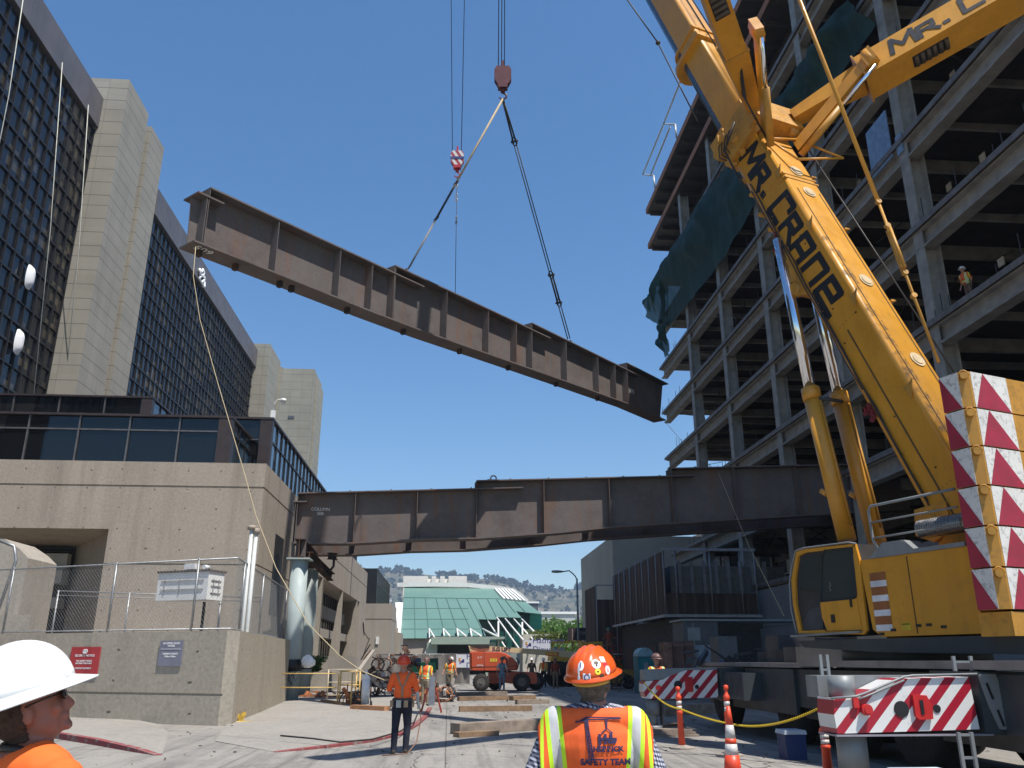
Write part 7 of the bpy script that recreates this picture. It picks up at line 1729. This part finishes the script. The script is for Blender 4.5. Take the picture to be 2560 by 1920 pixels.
# shoulder seam rolls of shirt collar
bpy.context.view_layer.update()
def l2w(root,v): return root.matrix_world@V(v)
def decal_mesh(target,me2,d=V((0,1,0)),off=.004,from_=-1):
    import bmesh
    bm=bmesh.new(); bm.from_mesh(me2); bmesh.ops.triangulate(bm,faces=bm.faces)
    for _ in range(4):
        es=[e for e in bm.edges if e.calc_length()>.008]
        if not es: break
        bmesh.ops.subdivide_edges(bm,edges=es,cuts=1); bmesh.ops.triangulate(bm,faces=bm.faces)
    bm.to_mesh(me2); bm.free()

    """drop vertices of me2 (in target coordinates) onto target along d"""
    bv=BVHTree.FromPolygons([v.co for v in target.data.vertices],[tuple(p.vertices) for p in target.data.polygons])
    for v in me2.vertices:
        h=bv.ray_cast(V((v.co.x,from_,v.co.z)),d); v.co=(h[0]-d*(off+.003)) if h[0] else V((v.co.x,-.1,v.co.z))
    return me2
ink=mat('vest ink navy',(.025,.02,.07),.8)
U6=lambda x,y:(( x-700)*.00071, 1.493-(y-1220)*.00068)
def gridstroke(g,a,b,w):
    a=V(U6(*a)).to_2d() if 0 else V(U6(*a)+(0,)); b=V(U6(*b)+(0,)); d=b-a; L=d.length; d.normalize(); q=V((-d.y,d.x,0))*w/2; n=max(1,int(L/.012))
    for i in range(n):
        p0=a+d*L*i/n; p1=a+d*L*(i+1)/n; g.add([(p0.x+q.x,0,p0.y+q.y),(p0.x-q.x,0,p0.y-q.y),(p1.x-q.x,0,p1.y-q.y),(p1.x+q.x,0,p1.y+q.y)],[(0,1,2,3)])
g=MB()
for a,b in (((640,1330),(680,1600)),((628,1330),(650,1600)),((630,1605),(700,1600))): gridstroke(g,a,b,.006)
for i in range(13): gridstroke(g,(630+i*1.7,1350+i*19),(652+i*2,1369+i*19),.004); gridstroke(g,(652+i*1.7,1350+i*19),(634+i*2,1369+i*19),.004)
for a,b in (((562,1365),(640,1345)),((640,1345),(875,1338)),((600,1350),(645,1330)),((645,1330),(870,1333)),((640,1325),(650,1380)),((565,1358),(650,1352)),((765,1340),(772,1400)),((778,1340),(774,1400)),((772,1400),(735,1432)),((772,1400),(812,1430))): gridstroke(g,a,b,.0055)
for a,b in (((722,1435),(722,1508)),((760,1435),(760,1500)),((722,1470),(838,1470)),((800,1425),(800,1470)),((780,1480),(790,1495)),((790,1495),(803,1478)),((803,1478),(815,1495)),((815,1495),(830,1476))): gridstroke(g,a,b,.014)
me2=decal_mesh(vo,g.mesh('print',ink)); loc_link('crane_print',me2,vo) if 0 else loc_link('crane_print',me2,root)
for txt,s,cx,cy,xs in (('HERRICK',.031,778,1534,1.15),('SAFETY TEAM',.037,760,1618,1.05)):
    ox,oz=U6(cx,cy); me2=textmesh(txt,s,lambda x,y,z:V((ox+x,0,oz+y)),0,'CENTER',xs,.0018); me2=decal_mesh(vo,me2,off=.003); me2.materials.clear(); me2.materials.append(ink); loc_link('lettering',me2,root)
# stickers on helmet: find the spots on the shell
Mi=root.matrix_world.inverted(); bvs=BVHTree.FromPolygons([v.co for v in sh.data.vertices],[tuple(p.vertices) for p in sh.data.polygons])
def sticker(px,py,r,m,nm='sticker',sq=False,off=.0015,ry=None):
    o=Mi@CAM; d=(Mi.to_3x3()@ray(px,py)).normalized(); h=bvs.ray_cast(o,d)
    if not h[0]: return
    n=h[1] if h[1].dot(d)<0 else -h[1]; u_,w_=aframe(n); up=V((0,0,1)); w_=(up-n*up.dot(n)).normalized(); u_=w_.cross(n).normalized(); N_=4 if sq else 16; ph=math.pi/4 if sq else 0
    ry=ry or r; c=h[0]; pts=[]
    for i in range(N_):
        a=2*math.pi*i/N_+ph; q=c+u_*math.cos(a)*r+w_*math.sin(a)*ry; hh_=bvs.find_nearest(q); pts.append(hh_[0]+n*off)
    hh_=bvs.find_nearest(c); cc=hh_[0]+n*(off+.0004); g=MB(); g.add([cc]+pts,[(0,1+i,1+(i+1)%N_) for i in range(N_)]); loc_link(nm,g.mesh(nm,m),root)
s6=c6p
k_w=mat('sticker white',(.8,.8,.78),.5); k_y=mat('sticker yellow',(.8,.72,.05),.5); k_b=mat('sticker blue',(.08,.1,.3),.5); k_d=mat('sticker dark',(.06,.03,.02),.5); k_r=mat('sticker red',(.6,.03,.03),.5)
for (x,y,r,m,sq,ry,of) in ((585,915,.017,k_w,0,.025,.0015),(585,908,.005,k_b,1,.016,.003),(700,902,.024,k_w,0,.024,.0015),(697,893,.013,k_d,0,.008,.003),(702,912,.006,k_d,1,.007,.003),(712,957,.015,k_y,0,.015,.0015),(712,957,.006,k_d,0,.003,.003),(632,1000,.027,k_w,1,.027,.0015),(632,1000,.015,k_b,0,.015,.003),(632,1000,.009,k_w,0,.009,.004),(745,868,.020,k_w,1,.022,.0015),(765,905,.020,k_r,1,.013,.0016),(783,945,.016,k_w,0,.022,.0015),(783,948,.004,k_r,1,.012,.003),(708,1008,.012,k_d,0,.012,.0015),(741,992,.012,k_d,0,.012,.0015),(572,985,.010,k_w,1,.045,.0015)):
    sticker(*s6(x,y),r,m,sq=bool(sq),ry=ry,off=of)
# sweatband ratchet under helmet rim
g=MB(); c=hc+M@V((0,-.012,.022)); g.path([c+M@V((math.cos(a)*.092,math.sin(a)*.112,-.006)) for a in [R(190+i*16) for i in range(11)]],.010,6); loc_link('ratchet_band',g.mesh('ratchet_band',mat('band ochre',(.5,.32,.05),.6)),root)
g=MB(); c=V((0,-.0,1.475))*k; g.path([c+V((math.cos(a)*.07,math.sin(a)*.065,.012*math.sin(a*2)-.01*math.sin(a))) for a in [i*math.pi/9 for i in range(18)]],.016,8,closed=True); loc_link('collar',g.mesh('collar',ck),root)
# --- foreground man with white full brim hat, left edge, looking up to the right
D1=2.62; p=onD(86,1800,D1); p.z=0; fd=(RT*.55+FW*.85)
R1=person('man in white full brim hard hat and orange shirt looking up from lower left corner',p,yawto(fd),1.69,.0075,dict(top=hiv,sleeve=hiv,fore=skinr,skin=skinr,pants=denim),look=(-.55,.36),helm=hwht,hatfull=True,hairm=hairb,hatk=1.08,nk=.035,bulk=1.12)
root,body,vo,sh,hc,M,k,me,shell=R1
g=MB(); c=hc; 
for s in (-1,1): g.ell(c+M@V((s*.034,.098,.012)),(.027,.008,.018),M,12,6); g.path([c+M@V((s*.058,.09,.016)),c+M@V((s*.08,.05,.016)),c+M@V((s*.084,.0,.012))],.003,5)
g.path([c+M@V((-.012,.104,.016)),c+M@V((.012,.104,.016))],.003,5); loc_link('sunglasses',g.mesh('sunglasses',mat('glasses dark',(.01,.01,.012),.1)),root)
g=MB(); c=V((0,0,1.468))*k; g.path([c+V((math.cos(a)*.068,math.sin(a)*.07,.008-.018*math.sin(a))) for a in [i*math.pi/9 for i in range(18)]],.011,8,closed=True); loc_link('collar',g.mesh('collar',letter),root)
g=MB(); hcn=hc+M@V((0,-.005,.05))
for q in (R(60),R(170),R(250)):
    pp=hcn+M@V((.116*math.cos(q),.141*math.sin(q),.018)); g.ell(pp,(.014,.014,.014),M,10,6)
loc_link('helmet_boss',g.mesh('helmet_boss',hwht),root)
g=MB(); rn=random.Random(3)
for i in range(10):
    q=R(-60+rn.uniform(-14,14)); zz=rn.uniform(.02,.05); a_=math.asin(zz/.118); pp=hcn+M@V((.1195*math.cos(q)*math.cos(a_),.1445*math.sin(q)*math.cos(a_),zz)); g.ell(pp,(.004,.004,.003),M,6,4)
loc_link('flag_sticker',g.mesh('flag_sticker',mat('decal maroon',(.25,.03,.05),.5)),root)
# --- red shirted worker with suspenders and tool belt
p=ground(1001,1884)
R3=person('worker seen from behind in orange shirt, suspenders, tool belt and red helmet',p,yawto(FW-RT*.05),1.72,.013,dict(top=orsh,sleeve=orsh,fore=greysh,hand=glove,pants=navy),
 arms=(((-.27,.03,1.17),(-.20,.24,1.10)),((.27,0,1.17),(.30,.10,.95))),legs=(((-.12,.03,.5),(-.13,-.06,.09)),((.11,.06,.5),(.09,.03,.09))),look=(0,.28),helm=hred,bulk=1.16,hatk=1.08)
root,body,vo,sh,hc,M,k,me,shell=R3
shell(lambda q,tg: tg=='top' and q.y<.02 and q.z>1.0 and (abs(abs(q.x)-.02-max(0,(q.z-1.2))*.42)<.018 if q.z>1.2 else abs(q.x)<.022),.012,tanl,'suspenders')
shell(lambda q,tg: .94*k<q.z<1.0*k and abs(q.x)<.2 and tg in('pants','top'),.016,blkv,'belt')
for (x,y,w_,h_,m) in ((-.2,-.06,.05,.12,tanl),(-.06,-.15,.07,.13,mat('pouch pale',(.45,.43,.38),.8)),(.08,-.15,.06,.12,tanl),(.2,-.02,.05,.13,tanl)):
    g=MB(); g.obox(V((x,y,.90))*k,V((1,0,0)),V((0,1,0)),UP,w_*.65,.028,h_*.5); loc_link('tool_pouch',g.mesh('tool_pouch',m),root)
g=MB(); g.path([V((.31,.2,.93)),V((.36,.1,.6)),V((.3,-.1,.2)),V((.15,-.3,.03)),V((-.3,-.5,.02))],.012,5); loc_link('hose',g.mesh('hose',hb),root)
# --- others
def far(lbl,px,py,D,face,H,parts,**kw):
    p=ground(px,py) if D is None else V((onD(px,py,D).x,onD(px,py,D).y,0)); return person(lbl,p,face,H,.02,parts,handr=.014,**kw)
a_=yawto(FW)
far('man in blue denim overalls standing before the orange boom lift',*(900+1308*.2712,1730),None,yawto(-FW),1.80,dict(top=overall,sleeve=whsh,fore=skin,pants=overall),helm=hbrn,arms=(((-.26,.0,1.16),(-.3,.08,.95)),((.26,0,1.16),(.27,.08,.92))))
far('worker in orange vest walking toward camera left of the boom lift',900+822*.2712,1731,None,yawto(-FW+RT*.2),1.78,dict(top=whsh,sleeve=skin,fore=skin,pants=khaki,vest=v2),helm=hbrn,legs=(((-.11,.12,.5),(-.12,.1,.09)),((.1,-.02,.5),(.11,-.2,.12))),arms=(((-.29,-.05,1.18),(-.36,.05,.97)),((.29,.0,1.18),(.38,.1,.98))))
far('worker in white helmet half hidden behind the walking one',900+845*.2712,1640,54,yawto(-FW),1.82,dict(top=hiv,sleeve=hiv,pants=khaki),helm=hwht)
far('worker in orange vest facing away before the green compressor',900+612*.2712,1640,34.5,yawto(FW+RT*.3),1.74,dict(top=greysh,sleeve=greysh,pants=khaki,vest=v2),helm=hbrn,stoop=.05)
far('worker with black clothing and white helmet in deep shade by the truck',900+1582*.2712,1640,56,yawto(-FW),1.78,dict(top=hgd,sleeve=hgd,pants=navy),helm=hwht)
far('worker in orange vest and pale helmet in shade behind the boom',900+1690*.2712,1640,57,yawto(-FW-RT*.3),1.78,dict(top=hiv,sleeve=skin,pants=navy,vest=v2),helm=hwht)
far('worker in dull red shirt with hands near belt in the shade',900+1798*.2712,1640,55,yawto(-FW),1.76,dict(top=mat('dull red shirt',(.25,.06,.04),.9),pants=khaki),helm=hbrn)
far('worker in sunglasses and helmet behind the far striped outrigger',1250+1135*.3436,1640,23.0,yawto(-FW+RT*.5),1.80,dict(top=greysh,sleeve=greysh,pants=navy,vest=v2),helm=hbrn)
p=onY(*c6p(795,858),52.5); person('worker in green helmet and red shirt standing in the raised basket',p,yawto(FW-RT*.2),1.72,.02,dict(top=MT['dull red shirt'],sleeve=MT['dull red shirt'],pants=hb),helm=mat('helmet green',(.04,.15,.12),.4),handr=.014,arms=(((-.27,.05,1.2),(-.25,.28,1.15)),((.33,.1,1.25),(.5,.25,1.2))))
p=onX(2428,822,XR+.5); zf=min(LV,key=lambda z:abs(z-p.z)); person('worker in orange vest leaning at the open edge of an upper floor',V((XR+.7,p.y,zf+.1)),yawto(V((-1,-.2,0))),1.75,.03,dict(top=hiv,sleeve=hiv,pants=hb,vest=v2),helm=hwht,stoop=.12,handr=.02)
# ================================================================ sky, sun, camera
SE=R(64); SA=R(41)   # elevation; azimuth from behind the camera towards the right
sd=V((math.sin(SA)*math.cos(SE),-math.cos(SA)*math.cos(SE),math.sin(SE)))
w=bpy.data.worlds.new('World'); scn.world=w; w.use_nodes=True; nt=w.node_tree
sky=nt.nodes.new('ShaderNodeTexSky'); sky.sky_type='NISHITA'; sky.sun_disc=False; sky.sun_elevation=SE
sky.sun_rotation=math.atan2(sd.x,sd.y); sky.air_density=1.0; sky.dust_density=.6; sky.ozone_density=1.3; sky.altitude=10
bg=nt.nodes['Background']; hs_=nt.nodes.new('ShaderNodeHueSaturation'); hs_.inputs['Saturation'].default_value=1.32; nt.links.new(sky.outputs[0],hs_.inputs['Color']); nt.links.new(hs_.outputs[0],bg.inputs[0]); bg.inputs[1].default_value=.13
l=bpy.data.lights.new('sun','SUN'); l.energy=5.0; l.angle=R(.53); l.color=(1,.95,.87)
o=bpy.data.objects.new('sun',l); col.objects.link(o); o.rotation_euler=sd.to_track_quat('Z','Y').to_euler(); o.location=(0,-20,80)
cam=bpy.data.cameras.new('camera'); cam.lens=F/2560*36; cam.sensor_width=36; cam.clip_end=9000; cam.clip_start=.1
o=bpy.data.objects.new('camera',cam); col.objects.link(o); o.location=CAM; o.rotation_euler=(math.pi/2+TH,0,-PS); scn.camera=o
scn.view_settings.view_transform='Standard'; scn.view_settings.look='None'; scn.view_settings.exposure=.32; scn.view_settings.gamma=1
scn.render.engine='CYCLES'; scn.cycles.max_bounces=6
